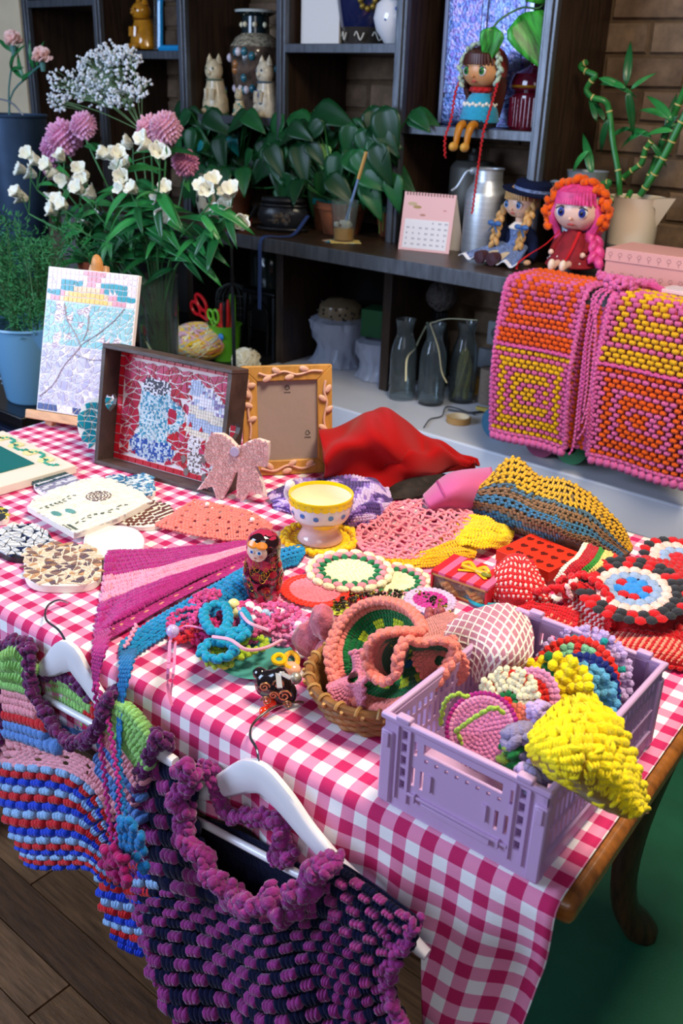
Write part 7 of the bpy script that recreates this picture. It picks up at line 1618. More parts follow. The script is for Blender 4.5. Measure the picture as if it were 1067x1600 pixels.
# ------------------------------------------------------------------ things on the white ledge under the counter
LZ = .42
def bottle(label, c, stuff=None):
    t = thing('glass_bottle', label, 'bottle', c, 'glass carafes on the ledge')
    part('glass', MB().lathe([(0, 0), (.042, 0), (.046, .006), (.046, .155), (.042, .185), (.029, .222), (.027, .238), (.034, .275), (.0355, .278), (.033, .275), (.0255, .237), (.039, .183), (.043, .155), (.043, .012), (0, .010)], 32, 0, c), glassm('bottle_glass', 'E2EEF0', .03), t)
    b = MB()
    for k in range(40): a = rnd(0, 6.28); z = rnd(.03, .09); b.bar(c + V((.0464 * cos(a), .0464 * sin(a), z)), c + V((.0464 * cos(a + .1), .0464 * sin(a + .1), z + rnd(-.012, .012))), .002, .0008)
    part('printed_sprigs', b, plain('2A3238', .4), t, kind='stuff')
    if stuff:
        b = MB()
        for k in range(26):
            a = rnd(0, 6.28); r = rnd(.006, .030); r2 = rnd(.004, .026); b.tube(smooth([c + V((r * cos(a), r * sin(a), .016)), c + V((r2 * cos(a + 1), r2 * sin(a + 1), rnd(.08, .12))), c + V((r2 * .7 * cos(a + 2), r2 * .7 * sin(a + 2), rnd(.15, .19)))], 8), rnd(.002, .0045), 5)
        part('straw_bundle', b, mat('straw', 'A8983E', .7, var=.3, vsc=60), t)
    return t
bottle('clear glass carafe nearest the shelf partition', T(627, 622, LZ)); bottle('middle clear glass carafe printed with dark sprigs', T(672, 630, LZ)); bottle('glass carafe packed with yellow straw', T(720, 626, LZ), True)
b = MB(); pts = smooth([T(668, 505, .66), T(655, 530, .62), T(648, 545, .60), T(636, 560, .60), T(634, 595, .55)], 20)
for p, q in zip(pts[:-1], pts[1:]): b.bar(p, q + (q - p) * .1, .006, .0015)
pts = smooth([W(672, 505, 2.50), W(685, 545, 2.49), W(690, 580, 2.49), W(698, 598, 2.49)], 16)
for p, q in zip(pts[:-1], pts[1:]): b.bar(p, q + (q - p) * .1, .005, .0015)
pts = smooth([W(672, 505, 2.50), W(700, 498, 2.52), W(745, 500, 2.54)], 12)
for p, q in zip(pts[:-1], pts[1:]): b.bar(p, q + (q - p) * .1, .006, .0015)
solo('raffia_tie', b, plain('C9C4A0'), 'pale raffia strips tied around the carafe necks', 'raffia')
C = W(690, 462, 2.80); dv_ = V((C.x, C.y, LZ)); t = thing('dark_vase', 'slim black vase standing behind the carafes under the wire ball', 'vase', dv_); hz_ = C.z - .056 - LZ; part('body', MB().lathe([(0, 0), (.04, 0), (.045, .01), (.04, hz_ * .6), (.025, hz_ * .85), (.03, hz_), (.026, hz_), (0, hz_ * .9)], 22, 0, dv_), mat('black_glaze', '0E0E12', .2), t)
b = MB()
for _ in range(70):
    a, e = rnd(0, 6.28), rnd(-1.5, 1.5); n = V((cos(a) * cos(e), sin(a) * cos(e), sin(e))); x = n.orthogonal().normalized(); y = n.cross(x); r = rnd(.046, .056); b.tube([C + (x * cos(q) + y * sin(q)) * r for q in (2 * pi * k / 16 for k in range(16))], .0012, 4, 0, True)
C2 = C; solo('vine_ball', b, mat('vine_grey', '6A6462', .6), 'ball of grey twisted wire resting above the carafes', 'ornament')
c = T(762, 630, LZ); t = thing('twine_spool', 'spool of grey jute twine beside the straw carafe', 'spool', c); part('winding', MB().lathe([(0, .002), (.034, .002), (.036, .012), (.036, .115), (.034, .125), (0, .126)], 28, 0, c), mat('jute', '7E6E60', .9, bump=1., bs=50, stretch=(1, 1, 8), var=.2, vsc=60), t); part('core', MB().lathe([(.010, .120), (.010, .130), (.006, .130)], 14, 0, c), plain('4A4038'), t)
c = T(716, 660, LZ); t = thing('tape_roll', 'roll of brown paper tape lying on the ledge', 'tape', c); part('tape', MB().lathe([(.036, 0), (.040, .002), (.040, .020), (.036, .022)], 32, 0, c, cap=False), mat('paper_tape', 'A8804A', .5), t); part('core', MB().lathe([(.033, .001), (.036, 0), (.036, .022), (.033, .021), (.033, .001)], 32, 0, c, cap=False), plain('D8C8A8'), t)
b = MB(); b.tube(smooth([T(742, 648, LZ + .004), T(700, 635, LZ + .004), T(690, 650, LZ + .004), T(672, 655, LZ + .004), T(662, 668, LZ + .004)], 30), .0022, 6); b.tube(smooth([T(700, 640, LZ + .005), T(735, 645, LZ + .005), T(775, 640, LZ + .005), T(785, 648, LZ + .005)], 20), .004, 6); solo('cable', b, plain('3A3E44', .5), 'thin dark cable trailing along the ledge past the tape roll', 'cable')
b = MB(); b.bar(T(742, 612, .50), T(795, 622, .50), .012, .012); solo('folding_rule', b.xf(Matrix.Translation((0, .02, -.06))), wood('yellow_stick', 'B8A24A', .5), 'yellow wooden stick lying behind the twine spool', 'stick')
M = at(T(745, 622, LZ), .2); b = MB().box((0, .05, .03), (.06, .03, .06), 0, M); solo('card_box', b, plain('C88A2A', .6), 'small orange card box between carafe and twine', 'box')
# wall socket
p = W(778, 522, 2.935); so = thing('wall_socket', 'grey square double pole wall socket on the brick wall', 'socket', p - V((0, -.005, .04)))
Ms = Fr(p, (1, 0, 0), (0, 0, 1)); part('plate', MB().prism(rrect(.084, .084, .006), -.012, .004, 0, Ms), mat('socket_grey', '9EA2A8', .4), so, bevel=.001); part('well', MB().prism(ellp(.026, .026, 24), .004, .0046, 0, Ms), mat('socket_dark', '6A6E76', .4), so); part('rim', MB().tube([Ms @ V((.027 * cos(a), .027 * sin(a), .005)) for a in (2 * pi * k / 28 for k in range(28))], .0022, 6, 0, True), mat('socket_grey', '9EA2A8'), so)
for dx in (-.009, 0, .009): part('hole', MB().prism(ellp(.003, .003, 10, dx, 0), .0046, .0052, 0, Ms), plain('0A0A0C'), so)
p = W(772, 562, 2.93); b = MB().box(p, (.12, .03, .07)); solo('junction_box', b, mat('socket_grey2', '8A8E96', .45), 'grey rectangular junction box below the socket', 'box', bevel=.003)
# wrapped pottery in the middle compartment
c = T(522, 568, LZ); wr = thing('wrapped_pot', 'white pot wrapped in crinkled clear plastic on the ledge', 'pot', c); c = c + V((0, .03, 0))
part('pot', MB().lathe([(0, 0), (.07, 0), (.06, .05), (.055, .07), (.085, .12), (.10, .165), (.09, .165), (0, .10)], 28, 0, c), mat('pot_white', '8E98B0', .4), wr)
part('plastic', MB().lathe([(.115, .003), (.105, .02), (.092, .04), (.088, .07), (.096, .095), (.108, .12), (.114, .145), (.112, .17), (.085, .185)], 60, 0, c, None, lambda a, z: 1 + .16 * noise.noise(V((cos(a) * 6, sin(a) * 6, z * 40))), cap=False), mat('cling_film', 'C4CEE6', .2, alpha=.62), wr)
c2 = c + V((0, .0, .172)); t = thing('spotted_bowl', 'beige bowl with dark spots stacked upside down on the wrapped pot', 'bowl', c2); part('body', MB().lathe([(.085, 0), (.088, .02), (.080, .055), (.05, .075), (0, .08)], 30, 0, c2, cap=False), mat('bowl_beige', '8A7A62', .2, coat=.3), t)
for k in range(34):
    a = rnd(0, 6.28); z = rnd(.008, .06); r = .087 - .12 * max(0, z - .03); part('spot', MB().ball(c2 + V((r * cos(a), r * sin(a), z)), (.005, .005, .005), 7, 5), plain('1A1614', .3), t)
c = V((-2.085, 2.74, LZ)); t = thing('wrapped_bowl', 'second bowl wrapped in bluish plastic beside the partition', 'bowl', c); part('bowl', MB().lathe([(0, 0), (.04, 0), (.05, .06), (.085, .12), (.075, .12), (0, .07)], 26, 0, c), mat('pot_white', 'A9B4CC'), t); part('plastic', MB().lathe([(.085, .003), (.075, .03), (.07, .06), (.082, .09), (.09, .12), (.088, .14), (.06, .15)], 60, 0, c, None, lambda a, z: 1 + .16 * noise.noise(V((cos(a) * 6, sin(a) * 6, z * 40))), cap=False), mat('cling_film', 'B8C6E4'), t)
M = at((-2.10, 2.76, LZ + .152), .25); b = MB().box((0, 0, .05), (.12, .10, .10), 0, M); t = thing('green_box', 'dark green square block above the wrapped bowl', 'box', M.translation); part('block', b, mat('green_foam', '1E5A34', .7), t, bevel=.002)
# scissors cup, yarn, stool, cage
c = T(352, 560, LZ); c = V((c.x, c.y, LZ)); cu_ = thing('tool_cup', 'lime green plastic cup full of scissors and pliers', 'cup', c)
lime = mat('lime_plastic', '5FA82A', .4); part('cup', MB().lathe([(0, 0), (.052, 0), (.064, .135), (.067, .138), (.061, .136), (.050, .005), (0, .004)], 28, 0, c), lime, cu_); part('sticker', MB().ball(c + V((.03, -.052, .10)), (.018, .006, .014), 10, 6), mat('sticker_blue', '2A7AC0', .4), cu_)
part('cup_handle', MB().tube(smooth([c + V((-.03, .055, .13)), c + V((-.02, .05, .22)), c + V((.03, .02, .255)), c + V((.065, -.01, .22)), c + V((.068, -.015, .13))], 24), .006, 8), lime, cu_)
def scissors(label, base, d, hx, s=1.):
    t = thing('scissors', label, 'scissors', base, 'tools in the lime cup'); d = V(d).normalized(); x = d.cross(V((0, 1, 0))).normalized(); m = mat('handle_' + hx, hx, .35)
    part('blades', MB().bar(base, base + d * .13 * s, .012, .003), mat('steel', '8A8C90', .3, metal=.9), t)
    for q in (-1, 1):
        C = base + d * .175 * s + x * (q * .020 * s); b = MB().tube([C + (x * (cos(a) * .019) + d * (sin(a) * (.034 if q < 0 else .026))) * s for a in (2 * pi * k / 22 for k in range(22))], .0065 * s, 7, 0, True); b.tube([base + d * .11 * s, C - d * .03 * s], .006 * s, 7); part('finger_loop', b, m, t)
scissors('red handled scissors leaning out of the lime cup', c + V((-.01, 0, .05)), (-.62, -.1, .75), 'C01822', 1.05); scissors('small green handled scissors standing in the lime cup', c + V((.0, -.045, .05)), (.05, -.15, 1), '6AB82E', .75)
for k, (dx, dz, hx) in enumerate(((-.03, .19, 'B82020'), (.0, .22, '1A1A20'), (.02, .235, 'B81E1E'), (.045, .22, 'C02222'), (-.015, .215, 'C8302A'))):
    b = MB(); b.tube(smooth([c + V((dx * .6, .0, .06)), c + V((dx, .0, .15)), c + V((dx * 1.1 + .004, -.004, dz))], 10), [.005, .005, .006, .007, .0075, .008, .008, .008, .0075, .007, .005], 8); solo('plier_handle', b, mat('grip_' + hx, hx, .4), ('dark grip', 'black grip', 'tall red grip', 'right-hand red grip', 'slim orange-red grip')[k] + ' of pliers standing in the lime cup', 'tool', 'tools in the lime cup')
def yarnball(label, C, r, mats, n=70, rad=.006, name='yarn_ball'):
    C = V(C); t = thing(name, label, 'yarn', C - V((0, 0, r[2]))); part('core', MB().ball(C, tuple(q * .93 for q in r), 24, 16), mats[0], t)
    bs = [MB() for _ in mats]
    for k in range(n):
        ax = V((rnd(-1, 1), rnd(-1, 1), rnd(-1, 1))).normalized(); x = ax.orthogonal().normalized(); y = ax.cross(x); a0 = rnd(0, 6.28); L = rnd(1.2, 3.0)
        bs[int(k * len(mats) / n)].tube([C + V((q.x * r[0], q.y * r[1], q.z * r[2])) for q in ((x * cos(a) + y * sin(a)) for a in (a0 + L * i / 14 for i in range(15)))], rad, 5)
    for b, m in zip(bs, mats): part('strands', b, m, t, kind='stuff')
C = T(306, 560, LZ); yarnball('large ball of yellow, cream and orange variegated yarn behind the tray', V((C.x, C.y + .02, LZ + .065)), (.115, .105, .066), [yarn(h) for h in ('F0D88A', 'F2C21E', 'E8E0B8', 'E08A4A', 'A8BCC0', 'D8A8B4', 'F0D060')], 130, .0065)
C = T(385, 582, LZ); yarnball('small ball of cream yarn between tray and frame', V((C.x, C.y, LZ + .045)), (.055, .05, .045), [yarn('EDE4C4'), yarn('F4EED8')], 40, .005)
c = V((-2.62, 2.72, LZ)); t = thing('metal_stool', 'black metal stand with rounded legs in the dark compartment', 'stand', c); bm2 = mat('black_metal', '101214', .3, metal=.4)
part('top', MB().box(c + V((0, 0, .245)), (.18, .16, .02)), bm2, t, bevel=.006)
for sx in (-1, 1):
    for sy in (-1, 1): part('leg', MB().tube([c + V((sx * .075, sy * .065, .24)), c + V((sx * .085, sy * .075, 0))], .011, 8), bm2, t)
    part('side_arch', MB().tube(smooth([c + V((sx * .05, -.078, .01)), c + V((sx * .05, -.078, .17)), c + V((0, -.078, .215)), c + V((-sx * .05, -.078, .17))], 16), .006, 7), bm2, t)
c3 = c + V((0, 0, .2555)); t = thing('dark_jar', 'dark glass jar standing on the black metal stand', 'jar', c3); part('body', MB().lathe([(0, 0), (.06, 0), (.07, .01), (.075, .12), (.06, .15), (.065, .16), (.055, .16), (0, .02)], 26, 0, c3), mat('smoked_glass', '26302C', .08, trans=.5), t)
c = V((-2.86, 2.74, LZ)); t = thing('bird_cage', 'small domed wire bird cage in the dark compartment', 'cage', c); wr_ = mat('cage_wire', '6A6C66', .3, metal=.7)
part('base', MB().lathe([(0, 0), (.075, 0), (.075, .012), (0, .014)], 26, 0, c), wr_, t)
for k in range(18): a = 2 * pi * k / 18; part('wire', MB().tube(smooth([c + V((.072 * cos(a), .072 * sin(a), .01)), c + V((.072 * cos(a), .072 * sin(a), .17)), c + V((.055 * cos(a), .055 * sin(a), .215)), c + V((0, 0, .24))], 12), .0018, 5), wr_, t)
for z in (.06, .12, .17): part('hoop', MB().tube([c + V((.073 * cos(a), .073 * sin(a), z)) for a in (2 * pi * k / 26 for k in range(26))], .002, 5, 0, True), wr_, t)
part('finial', MB().ball(c + V((0, 0, .252)), .011, 10, 7), wr_, t)

# ------------------------------------------------------------------ green house plants on the counter
lg = [leafmesh(.140, .080, m, heartp, .22, .30, 6, 8) for m in (mat('anth_0', '144F28', .42, var=.4, vsc=10), mat('anth_1', '0C3E1E', .42, var=.4, vsc=10), mat('anth_2', '1E6232', .42, var=.4, vsc=10))]
tl = leafmesh(.12, .08, mat('anth_teal', '1C8A8E', .3, coat=.2), heartp, .18, .3, 6, 8); pale = leafmesh(.11, .085, mat('anth_pale', '7CB86A', .4, var=.4, vsc=40), heartp, .2, .2, 6, 8)
terra = mat('terracotta', '8A4E30', .75, bump=.3, bs=80, var=.25, vsc=20)
def houseplant(label, pots, leaves, y0, group='anthuriums on the counter', extra=26, box=None):
    c = pots[0][0]; t = thing('potted_anthurium', label, 'plant', c, group)
    (p, r, h) = pots[0]; part('pot', MB().lathe([(0, 0), (r * .75, 0), (r, h * .8), (r * 1.08, h * .8), (r * 1.08, h), (r * .95, h), (r * .9, h * .85), (0, h * .85)], 28, 0, p), terra, t); part('soil', MB().lathe([(0, h * .9), (r * .93, h * .9)], 20, 0, p), plain('1E1610', .9), t)
    L = list(leaves)
    for _ in range(extra): L.append((rnd(box[0], box[2]), rnd(box[1], box[3]), rnd(-26, 26), rnd(6, 34), rnd(.75, 1.1), 0))
    for (u, v, du, dv, s, kind) in L:
        y = y0 + rnd(-.06, .09); q = W(u, v, y); d = W(u + du, v + dv, y - rnd(.0, .02)) - q; m = {0: random.choice(lg), 1: tl, 2: pale}[kind]
        inst('leaf', m, t, orient(q, d, V((rnd(-.2, .6), -.75, rnd(.2, .8))), s)); part('stem', MB().tube(smooth([p + V((rnd(-.04, .04), rnd(-.03, .03), h * .9)), p.lerp(q, .55) + V((0, 0, .03)), q], 8), .0028, 5), mat('stem_green', '2A6A34', .5), t)
    return t
PA = T(368, 332, CT); PA.z = CT
houseplant('anthurium in a terracotta pot left of the black bag', [(PA, .072, .115)], [(290, 165, -22, 18, .9, 0), (312, 172, 20, 14, 1., 0), (330, 205, 8, 44, 1.15, 0), (300, 205, 30, 6, 1., 0), (352, 185, 8, 40, 1.2, 0), (388, 180, -26, 12, 1., 0), (400, 170, 26, -14, .9, 1), (372, 185, 20, 8, .7, 1), (360, 210, 6, 26, .7, 1), (318, 225, -18, 10, .5, 1), (330, 240, 12, 26, 1., 0), (350, 245, 10, 30, 1., 0), (345, 275, 22, -12, .8, 0), (405, 215, 12, 30, .9, 0), (418, 225, 4, 38, 1., 0), (285, 195, -6, 34, .8, 0), (395, 235, -14, 20, .8, 0)], 2.62, extra=44, box=(280, 165, 465, 285))
PB = T(545, 362, CT); PB = V((PB.x, 2.66, CT))
houseplant('anthurium in a terracotta pot behind the drink glass', [(PB, .085, .105)], [(455, 178, 30, 22, 1.1, 0), (490, 172, 44, 10, 1.25, 0), (545, 190, 16, 22, .9, 0), (580, 165, 12, 46, 1.2, 0), (600, 165, 6, 52, 1.3, 0), (612, 200, 8, 36, 1.1, 0), (505, 225, -2, 30, .75, 2), (440, 220, -2, 42, 1.2, 0), (470, 240, -16, 22, .9, 0), (560, 268, 26, 16, .9, 0), (590, 260, 22, 30, .9, 0), (612, 270, 4, 34, .9, 0), (630, 185, -12, 14, .5, 1), (640, 180, 32, 12, 1.0, 0), (645, 172, 14, 14, .7, 0), (465, 200, -30, 30, 1., 0), (520, 205, -10, 30, 1., 0), (545, 225, 10, 26, .9, 0), (585, 210, 4, 40, 1., 0)], 2.60, extra=56, box=(415, 172, 622, 290))
c = V((-2.30, 2.70, CT)); t = thing('flower_pot', 'terracotta pot with teal rim and small orange blooms beside the bag', 'plant', c); part('pot', MB().lathe([(0, 0), (.06, 0), (.075, .09), (.08, .09), (.08, .11), (.07, .11), (0, .095)], 26, [0, 0, 0, 1, 1, 1, 0], c), [terra, mat('teal_rim', '14706E', .3)], t)
for k in range(14): a = rnd(0, 6.28); p = c + V((rnd(-.05, .05), rnd(-.04, .04), .11)); q = p + V((rnd(-.02, .02), rnd(-.02, .02), rnd(.02, .06))); part('stem', MB().tube([p, q], .0014, 5), plain('6A8A3A'), t); part('bloom', MB().ball(q, (.008, .008, .006), 7, 5), random.choice((plain('E08A1E'), plain('D8A82A'))), t)
c = V((-2.05, 2.76, CT)); t = thing('flower_pot', 'wide terracotta pot with teal rim behind the drink glass', 'pot', c); part('pot', MB().lathe([(0, 0), (.06, 0), (.078, .085), (.083, .085), (.083, .105), (.073, .105), (0, .09)], 26, [0, 0, 0, 1, 1, 1, 0], c), [terra, mat('teal_rim', '14706E')], t)
for k in range(12): a = rnd(-1.8, .2); p = c + V((.082 * cos(a), .082 * sin(a), .10)); part('trailing_stem', MB().tube(smooth([p, p + V((.012 * cos(a), .012 * sin(a), -.02)), p + V((.012 * cos(a), .012 * sin(a), -.06 - rnd(0, .03)))], 8), .0022, 5), plain('7A9A4A'), t)
c = T(264, 348, CT); c = V((c.x, 2.55, CT)); t = thing('ceramic_vase', 'small cream vase with dark leaf painting left of the terracotta pot', 'vase', c); part('body', MB().lathe([(0, 0), (.035, 0), (.04, .006), (.055, .06), (.052, .11), (.035, .145), (.042, .16), (.036, .16), (0, .14)], 26, 0, c), mat('cream_crackle', 'C4BFA8', .3, var=.15, vsc=30), t)
for k in range(8): a = fa2 + rnd(-1, 1); part('painted_leaf', MB().ball(c + V((.054 * cos(a), .054 * sin(a), rnd(.03, .10))), (.007, .007, .012), 7, 5), plain('2E3A36'), t)
c = T(382, 352, CT); t = thing('painted_dish', 'tiny red and white painted dish at the counter edge', 'dish', c); part('dish', MB().lathe([(0, 0), (.025, 0), (.03, .03), (.026, .03), (0, .006)], 20, 0, c), glaze('C83A22'), t); part('filling', MB().ball(c + V((0, 0, .028)), (.024, .024, .010), 12, 7), plain('E0C03A'), t)
c = T(345, 340, CT); t = thing('painted_mug', 'small black and white patterned cup under the white flowers', 'cup', c); part('cup', MB().lathe([(0, 0), (.026, 0), (.032, .06), (.028, .06), (0, .01)], 22, 0, c), mat('bw_glaze', 'B8B4B0', .2, var=.9, vsc=70), t); part('handle', MB().tube(smooth([c + V((.03, 0, .045)), c + V((.045, 0, .04)), c + V((.028, 0, .015))], 8), .004, 6), glaze('C8C4C0'), t)

# ------------------------------------------------------------------ left corner: dark chest, bucket of fern, vases of flowers
blkw = wood('black_chest', '0E0D12', .3, .4, (2, 12, 12), 5)
ch = thing('black_chest', 'low black chest beside the table carrying the bucket and glass vase', 'chest', V((-2.6, 1.72, 0)))
part('top', MB().box((-2.64, 1.72, .535), (.80, .76, .03)), blkw, ch, bevel=.004); part('body', MB().box((-2.64, 1.73, .26), (.76, .70, .52)), blkw, ch); part('moulding', MB().box((-2.64, 1.37, .47), (.78, .02, .03)), mat('chest_edge', '1A2036', .25), ch, bevel=.003)
cb = thing('dark_cabinet', 'dark wooden side cabinet under the plants at the left', 'cabinet', V((-3.3, 2.25, 0))); part('top', MB().box((-3.32, 2.24, .645), (.96, .2, .03)), dkh, cb, bevel=.004); part('body', MB().box((-3.32, 2.25, .315), (.92, .17, .63)), dk, cb)
c = V((-2.37, 1.475, .551)); bu = thing('plastic_bucket', 'translucent blue plastic measuring bucket on the black chest', 'bucket', c)
part('body', MB().lathe([(0, 0), (.078, 0), (.083, .006), (.112, .212), (.119, .216), (.117, .222), (.108, .216), (.080, .008), (0, .007)], 36, 0, c), mat('blue_plastic', '6FA6CE', .3, alpha=.82), bu)
part('spout', MB().add([c + V(p) for p in ((.085, -.07, .219), (.10, .05, .219), (.15, -.03, .225), (.104, -.02, .14))], [(0, 3, 2), (1, 2, 3), (0, 2, 1)]), mat('blue_plastic', '6FA6CE'), bu)
for k in range(9): z = .05 + k * .016; part('scale_mark', MB().tube([c + V(((.0835 + z * .134 + .001) * cos(a), (.0835 + z * .134 + .001) * sin(a), z)) for a in (-2.1 + .04 * q for q in range(4 + 3 * (k % 2)))], .0012, 4), plain('A8C6DC'), bu)
fn = thing('asparagus_fern', 'feathery asparagus fern bunch standing in the blue bucket', 'plant', c + V((0, 0, .01)))
st_, fo = MB(), MB()
for k in range(52):
    a = rnd(0, 6.28); sp = rnd(.03, .16); top = c + V((sp * cos(a) - .07, sp * sin(a) * .8 + .04, rnd(.30, .50) - .5 * max(0, sp * cos(a)))); P_ = smooth([c + V((.03 * cos(a), .03 * sin(a), .02)), c + V((.06 * cos(a), .05 * sin(a), .24)), top, top + V((.07 * cos(a), .06 * sin(a), -rnd(.0, .12)))], 16); st_.tube(P_, .0012, 4)
    for i in range(5, 17):
        for _ in range(11):
            d = V((rnd(-1, 1), rnd(-1, 1), rnd(-.5, 1))).normalized(); q = P_[i] + d * rnd(.005, .04); e = q + d * .016; x = d.orthogonal() * .0016; fo.add([q - x, q + x, e], [(0, 1, 2)])
part('stems', st_, plain('3A6A3A'), fn, kind='stuff'); part('foliage', fo, mat('fern_green', '2F7A44', .6, var=.3, vsc=20), fn, kind='stuff')
# glass vase with bouquet
c = V((-2.36, 1.93, .551)); gv = thing('glass_vase', 'tall clear glass cylinder vase behind the easel', 'vase', c); part('glass', MB().lathe([(0, 0), (.058, 0), (.06, .004), (.068, .30), (.065, .30), (.056, .012), (0, .010)], 32, 0, c), glassm('vase_glass', 'E4F0EA'), gv); part('water', MB().lathe([(0, .011), (.055, .011), (.060, .17), (0, .17)], 28, 0, c), mat('vase_water', 'C8D8D0', .02, trans=1., ior=1.2), gv)
petalm = mat('white_petal', 'F2F0E2', .5, sss=.05); petalg = mat('cream_petal', 'EFEEDA', .5)
pm = leafmesh(.032, .025, petalm, lambda v: sin(pi * min(1, v * .80 + .12)) ** .6, .6, -.12, 4, 5, 'petal'); pm2 = leafmesh(.031, .018, petalg, lambda v: sin(pi * min(1, v * .84 + .10)) ** .6, .6, -.10, 4, 5, 'petal'); alf = [leafmesh(.11, .026, m, None, .3, .55) for m in lfm]
fl_pos = [[(45, 312), (35, 308), (50, 245)], [(58, 275), (42, 268), (80, 262), (65, 255)], [(100, 252), (92, 270), (105, 282), (90, 305)], [(125, 295), (128, 270), (140, 275), (135, 285)], [(150, 310), (130, 300)], [(105, 325), (92, 332), (98, 318)], [(142, 345), (150, 340), (138, 350)], [(200, 262), (195, 278), (190, 268)], [(215, 300), (200, 295)], [(250, 240), (230, 225), (240, 230)], [(208, 230), (255, 238)], [(262, 300), (258, 312), (265, 330), (262, 318)], [(328, 296), (335, 290), (322, 300)], [(358, 312), (365, 305)], [(358, 328), (345, 338), (375, 350)], [(180, 250), (172, 245), (188, 245)]]
for k, grp in enumerate(fl_pos):
    y = 1.90 + rnd(-.13, .10); u0, v0 = grp[0]; head = W(u0, v0 + 22, y); root = c + V((rnd(-.03, .03), rnd(-.03, .03), .02))
    t = thing('alstroemeria', 'white alstroemeria stem in the bouquet, ' + ('at far left by the fern', 'left of the pink heads', 'below the left pink heads', 'left of the vase centre', 'above the easel peg', 'low on the left', 'lowest above the easel', 'in the bouquet middle', 'just right of the middle', 'below the right pink heads', 'behind the right pink heads', 'by the cream vase', 'above the terracotta pot', 'in front of the terracotta pot', 'trailing over the counter edge', 'lilac white at the centre')[k], 'flower', root, 'white alstroemeria stems')
    mid = root.lerp(head, .55) + V((rnd(-.01, .01), -.01, .05)); mid = V((c.x + (mid.x - c.x) * .55, c.y + (mid.y - c.y) * .55, max(mid.z, .87)))
    P_ = smooth([root, mid, head], 18); part('stem', MB().tube(P_, .0028, 6), mat('flower_stem', '3E7A44', .5), t)
    for (u, v) in grp:
        q = W(u, v, y + rnd(-.02, .02)); part('pedicel', MB().tube([head, q], .0016, 5), mat('flower_stem', '3E7A44'), t); ax = (q - head).normalized() * .4 + V((rnd(-.5, .5), -.7, rnd(-.2, .4))); ax.normalize(); x = ax.orthogonal().normalized(); z = ax.cross(x)
        for j in range(6): a = j * pi / 3; dd = (ax * .8 + (x * cos(a) + z * sin(a)) * .70).normalized(); inst('petal', pm if j % 2 else pm2, t, orient(q, dd, -(x * cos(a) + z * sin(a)) + ax, rnd(1.15, 1.5)))
    for j in range(10):
        f = rnd(.5, 1); p = along(P_, f); a = rnd(0, 6.28); inst('leaf', random.choice(alf), t, orient(p, V((cos(a), .5 * sin(a) - .2, rnd(-.5, .5))), V((.2, -.6, .8)), rnd(.8, 1.3)))
for k, (u, v, r, hx, lab) in enumerate(((100, 215, 27, 'E2A0C8', 'large pink chrysanthemum at the upper left of the bouquet'), (130, 196, 20, 'E4A6CC', 'pink chrysanthemum right of the large one'), (84, 232, 20, 'DC98C2', 'pink chrysanthemum low behind the large one'), (235, 203, 22, 'E8AABE', 'salmon pink chrysanthemum at the upper right'), (260, 200, 24, 'E4AAC2', 'pale pink chrysanthemum at the right'), (290, 255, 20, 'D688AC', 'deep pink chrysanthemum beside the anthurium leaves'), (82, 266, 13, 'D58CB6', 'small pink chrysanthemum among white flowers'))):
    y = 1.98 if k != 5 else 2.05; C = W(u, v, y); R0 = r * mpp(C); root = c + V((rnd(-.03, .03), rnd(-.03, .03), .02)); t = thing('chrysanthemum', lab, 'flower', root, 'pink chrysanthemums in the bouquet')
    mid = V((c.x + (C.x - c.x) * .45, c.y + (C.y - c.y) * .5, max(.87, (C.z + c.z) / 2 + .06))); part('stem', MB().tube(smooth([root, mid, C - V((0, 0, R0 * .7))], 16), .003, 6), mat('flower_stem', '3E7A44'), t)
    b = MB()
    for q in range(150):
        zz = 1 - 2 * (q + .5) / 150; a = q * 2.39996; d = V((sqrt(1 - zz * zz) * cos(a), sqrt(1 - zz * zz) * sin(a), zz)); x = d.orthogonal().normalized(); b.puff(C + d * R0 * rnd(.72, .95), x, d.cross(x), d, R0 * .13, R0 * .085, R0 * .24)
    part('petals', b, mat('mum_' + hx, hx, .6, var=.15, vsc=80), t, kind='stuff'); part('heart', MB().ball(C, R0 * .8, 12, 8), mat('mum_' + hx, hx), t)
    for j in range(3): a = rnd(0, 6.28); inst('leaf', random.choice(alf), t, orient(C - V((0, 0, R0 + .02)), V((cos(a), sin(a) * .5, .2)), V((.2, -.6, .8)), .8))
gy_ = thing('gypsophila', 'airy white gypsophila spray above the bouquet', 'flower', c + V((0, .02, .02)), None); st_, fo = MB(), MB(); hub = W(222, 205, 2.02); st_.tube(smooth([c + V((0, .02, .02)), W(232, 330, 2.0), hub], 14), .0026, 6)
cl = [(168, 120, 48, 45), (110, 125, 38, 22), (175, 78, 22, 16), (150, 150, 45, 20), (205, 90, 16, 14), (90, 155, 16, 22), (195, 150, 25, 20), (222, 135, 16, 16), (150, 105, 30, 30)]
for (cx, cy, rx, ry) in cl:
    pc = W(cx, cy, 2.02); st_.tube(smooth([hub, hub.lerp(pc, .5) + V((0, 0, .01)), pc], 8), .0012, 4)
    for _ in range(int(rx * ry * .055) + 22):
        a = rnd(0, 6.28); f = sqrt(rnd(0, 1)); q = W(cx + rx * f * cos(a), cy + ry * f * sin(a), 2.02 + rnd(-.05, .05))
        if random.random() < .5: st_.tube([pc.lerp(hub, rnd(0, .4)), q], .0006, 3)
        for _ in range(2): e = V((rnd(-1, 1), rnd(-1, 1), rnd(-1, 1))) * .005; fo.ball(q + e, rnd(.0030, .0052), 6, 4)
part('stems', st_, plain('6A8A5A'), gy_, kind='stuff'); part('blossoms', fo, mat('gyp_white', 'E6EAF0', .6), gy_, kind='stuff')
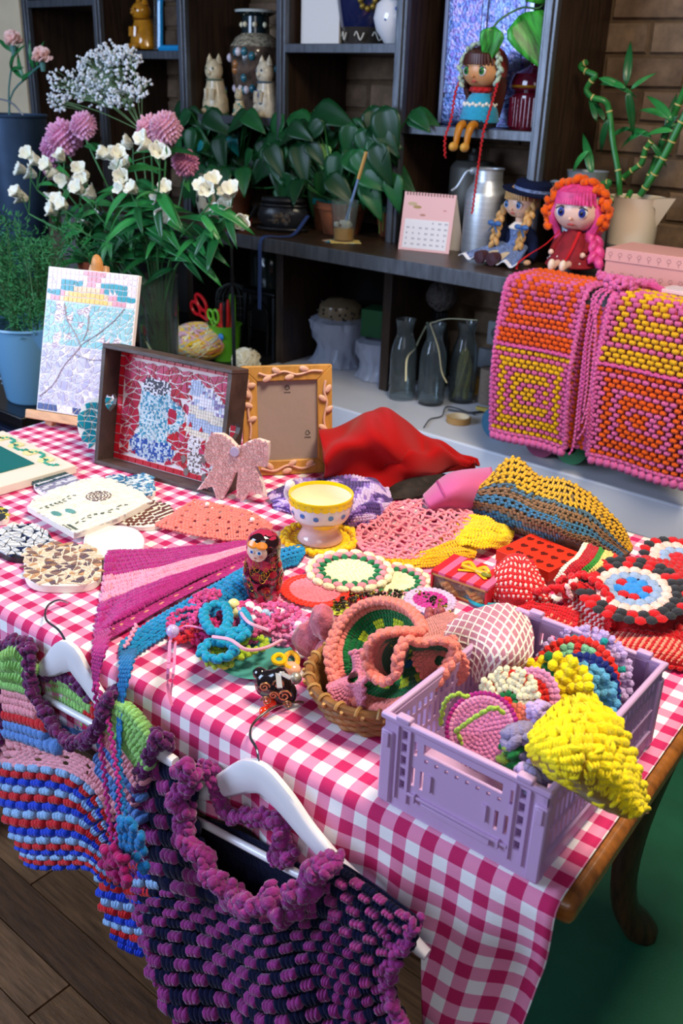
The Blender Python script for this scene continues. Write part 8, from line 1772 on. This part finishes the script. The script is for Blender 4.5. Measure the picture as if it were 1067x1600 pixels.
# tall blue-grey vase with carnations
c = V((-3.52, 2.21, .661)); tv = thing('tall_metal_vase', 'tall blue grey metal vase at the left edge', 'vase', c); part('body', MB().lathe([(0, 0), (.085, 0), (.09, .01), (.11, .35), (.13, .60), (.136, .605), (.132, .612), (.124, .60), (.085, .02), (0, .015)], 32, 0, c), mat('vase_bluegrey', '3E5470', .35, metal=.4, var=.3, vsc=6), tv); part('wire_handle', MB().tube(smooth([c + V((-.08, -.09, .61)), c + V((.0, -.08, .66)), c + V((.08, -.05, .655)), c + V((.125, -.02, .60))], 18), .0035, 6), mat('wire_pale', '9AA4B4', .3, metal=.6), tv)
for (u, v, lab) in ((20, 65, 'pale pink carnation at the far left top'), (66, 90, 'peach pink carnation leaning right in the tall vase')):
    C = W(u, v, 2.18); R0 = .038; root = c + V((0, 0, .30)); t = thing('carnation', lab, 'flower', root, 'carnations in the tall vase'); P_ = smooth([root, c + V((.02, -.02, .64)), C.lerp(c + V((0, 0, .65)), .35), C - V((0, 0, .02))], 16); part('stem', MB().tube(P_, .0035, 6), mat('carn_stem', '4A7A74', .5), t)
    b = MB()
    for q in range(70):
        a = rnd(0, 6.28); e = rnd(-.4, 1.5); d = V((cos(a) * cos(e), sin(a) * cos(e), sin(e))); x = (d.orthogonal()).normalized(); b.puff(C + d * R0 * rnd(.4, .85), x, d.cross(x), d, R0 * .30, R0 * .09, R0 * .26)
    part('petals', b, mat('carn_pink', 'F2C4BC', .6, var=.15, vsc=60), t, kind='stuff'); part('calyx', MB().tube([C - V((0, 0, .045)), C - V((0, 0, .012))], [.008, .013], 8), mat('carn_stem', '4A7A74'), t)
    for j in range(5): p = along(P_, rnd(.45, .9)); inst('leaf', slim[0], t, orient(p, V((rnd(-1, 1), -.3, rnd(.2, 1))), V((.3, -.8, .4)), .9))
c = V((-3.05, 2.22, .661)); t = thing('flower_pot', 'terracotta pot of yellow green foliage on the dark cabinet', 'plant', c); part('pot', MB().lathe([(0, 0), (.06, 0), (.08, .12), (.07, .12), (0, .10)], 26, 0, c), mat('terra_red', '8A3E20', .6), t)
for k in range(34): a = rnd(0, 6.28); inst('leaf', random.choice(alf), t, orient(c + V((.04 * cos(a), .04 * sin(a), .11)), V((cos(a), sin(a), rnd(.2, 1.4))), V((.2, -.6, .8)), rnd(.7, 1.2)))
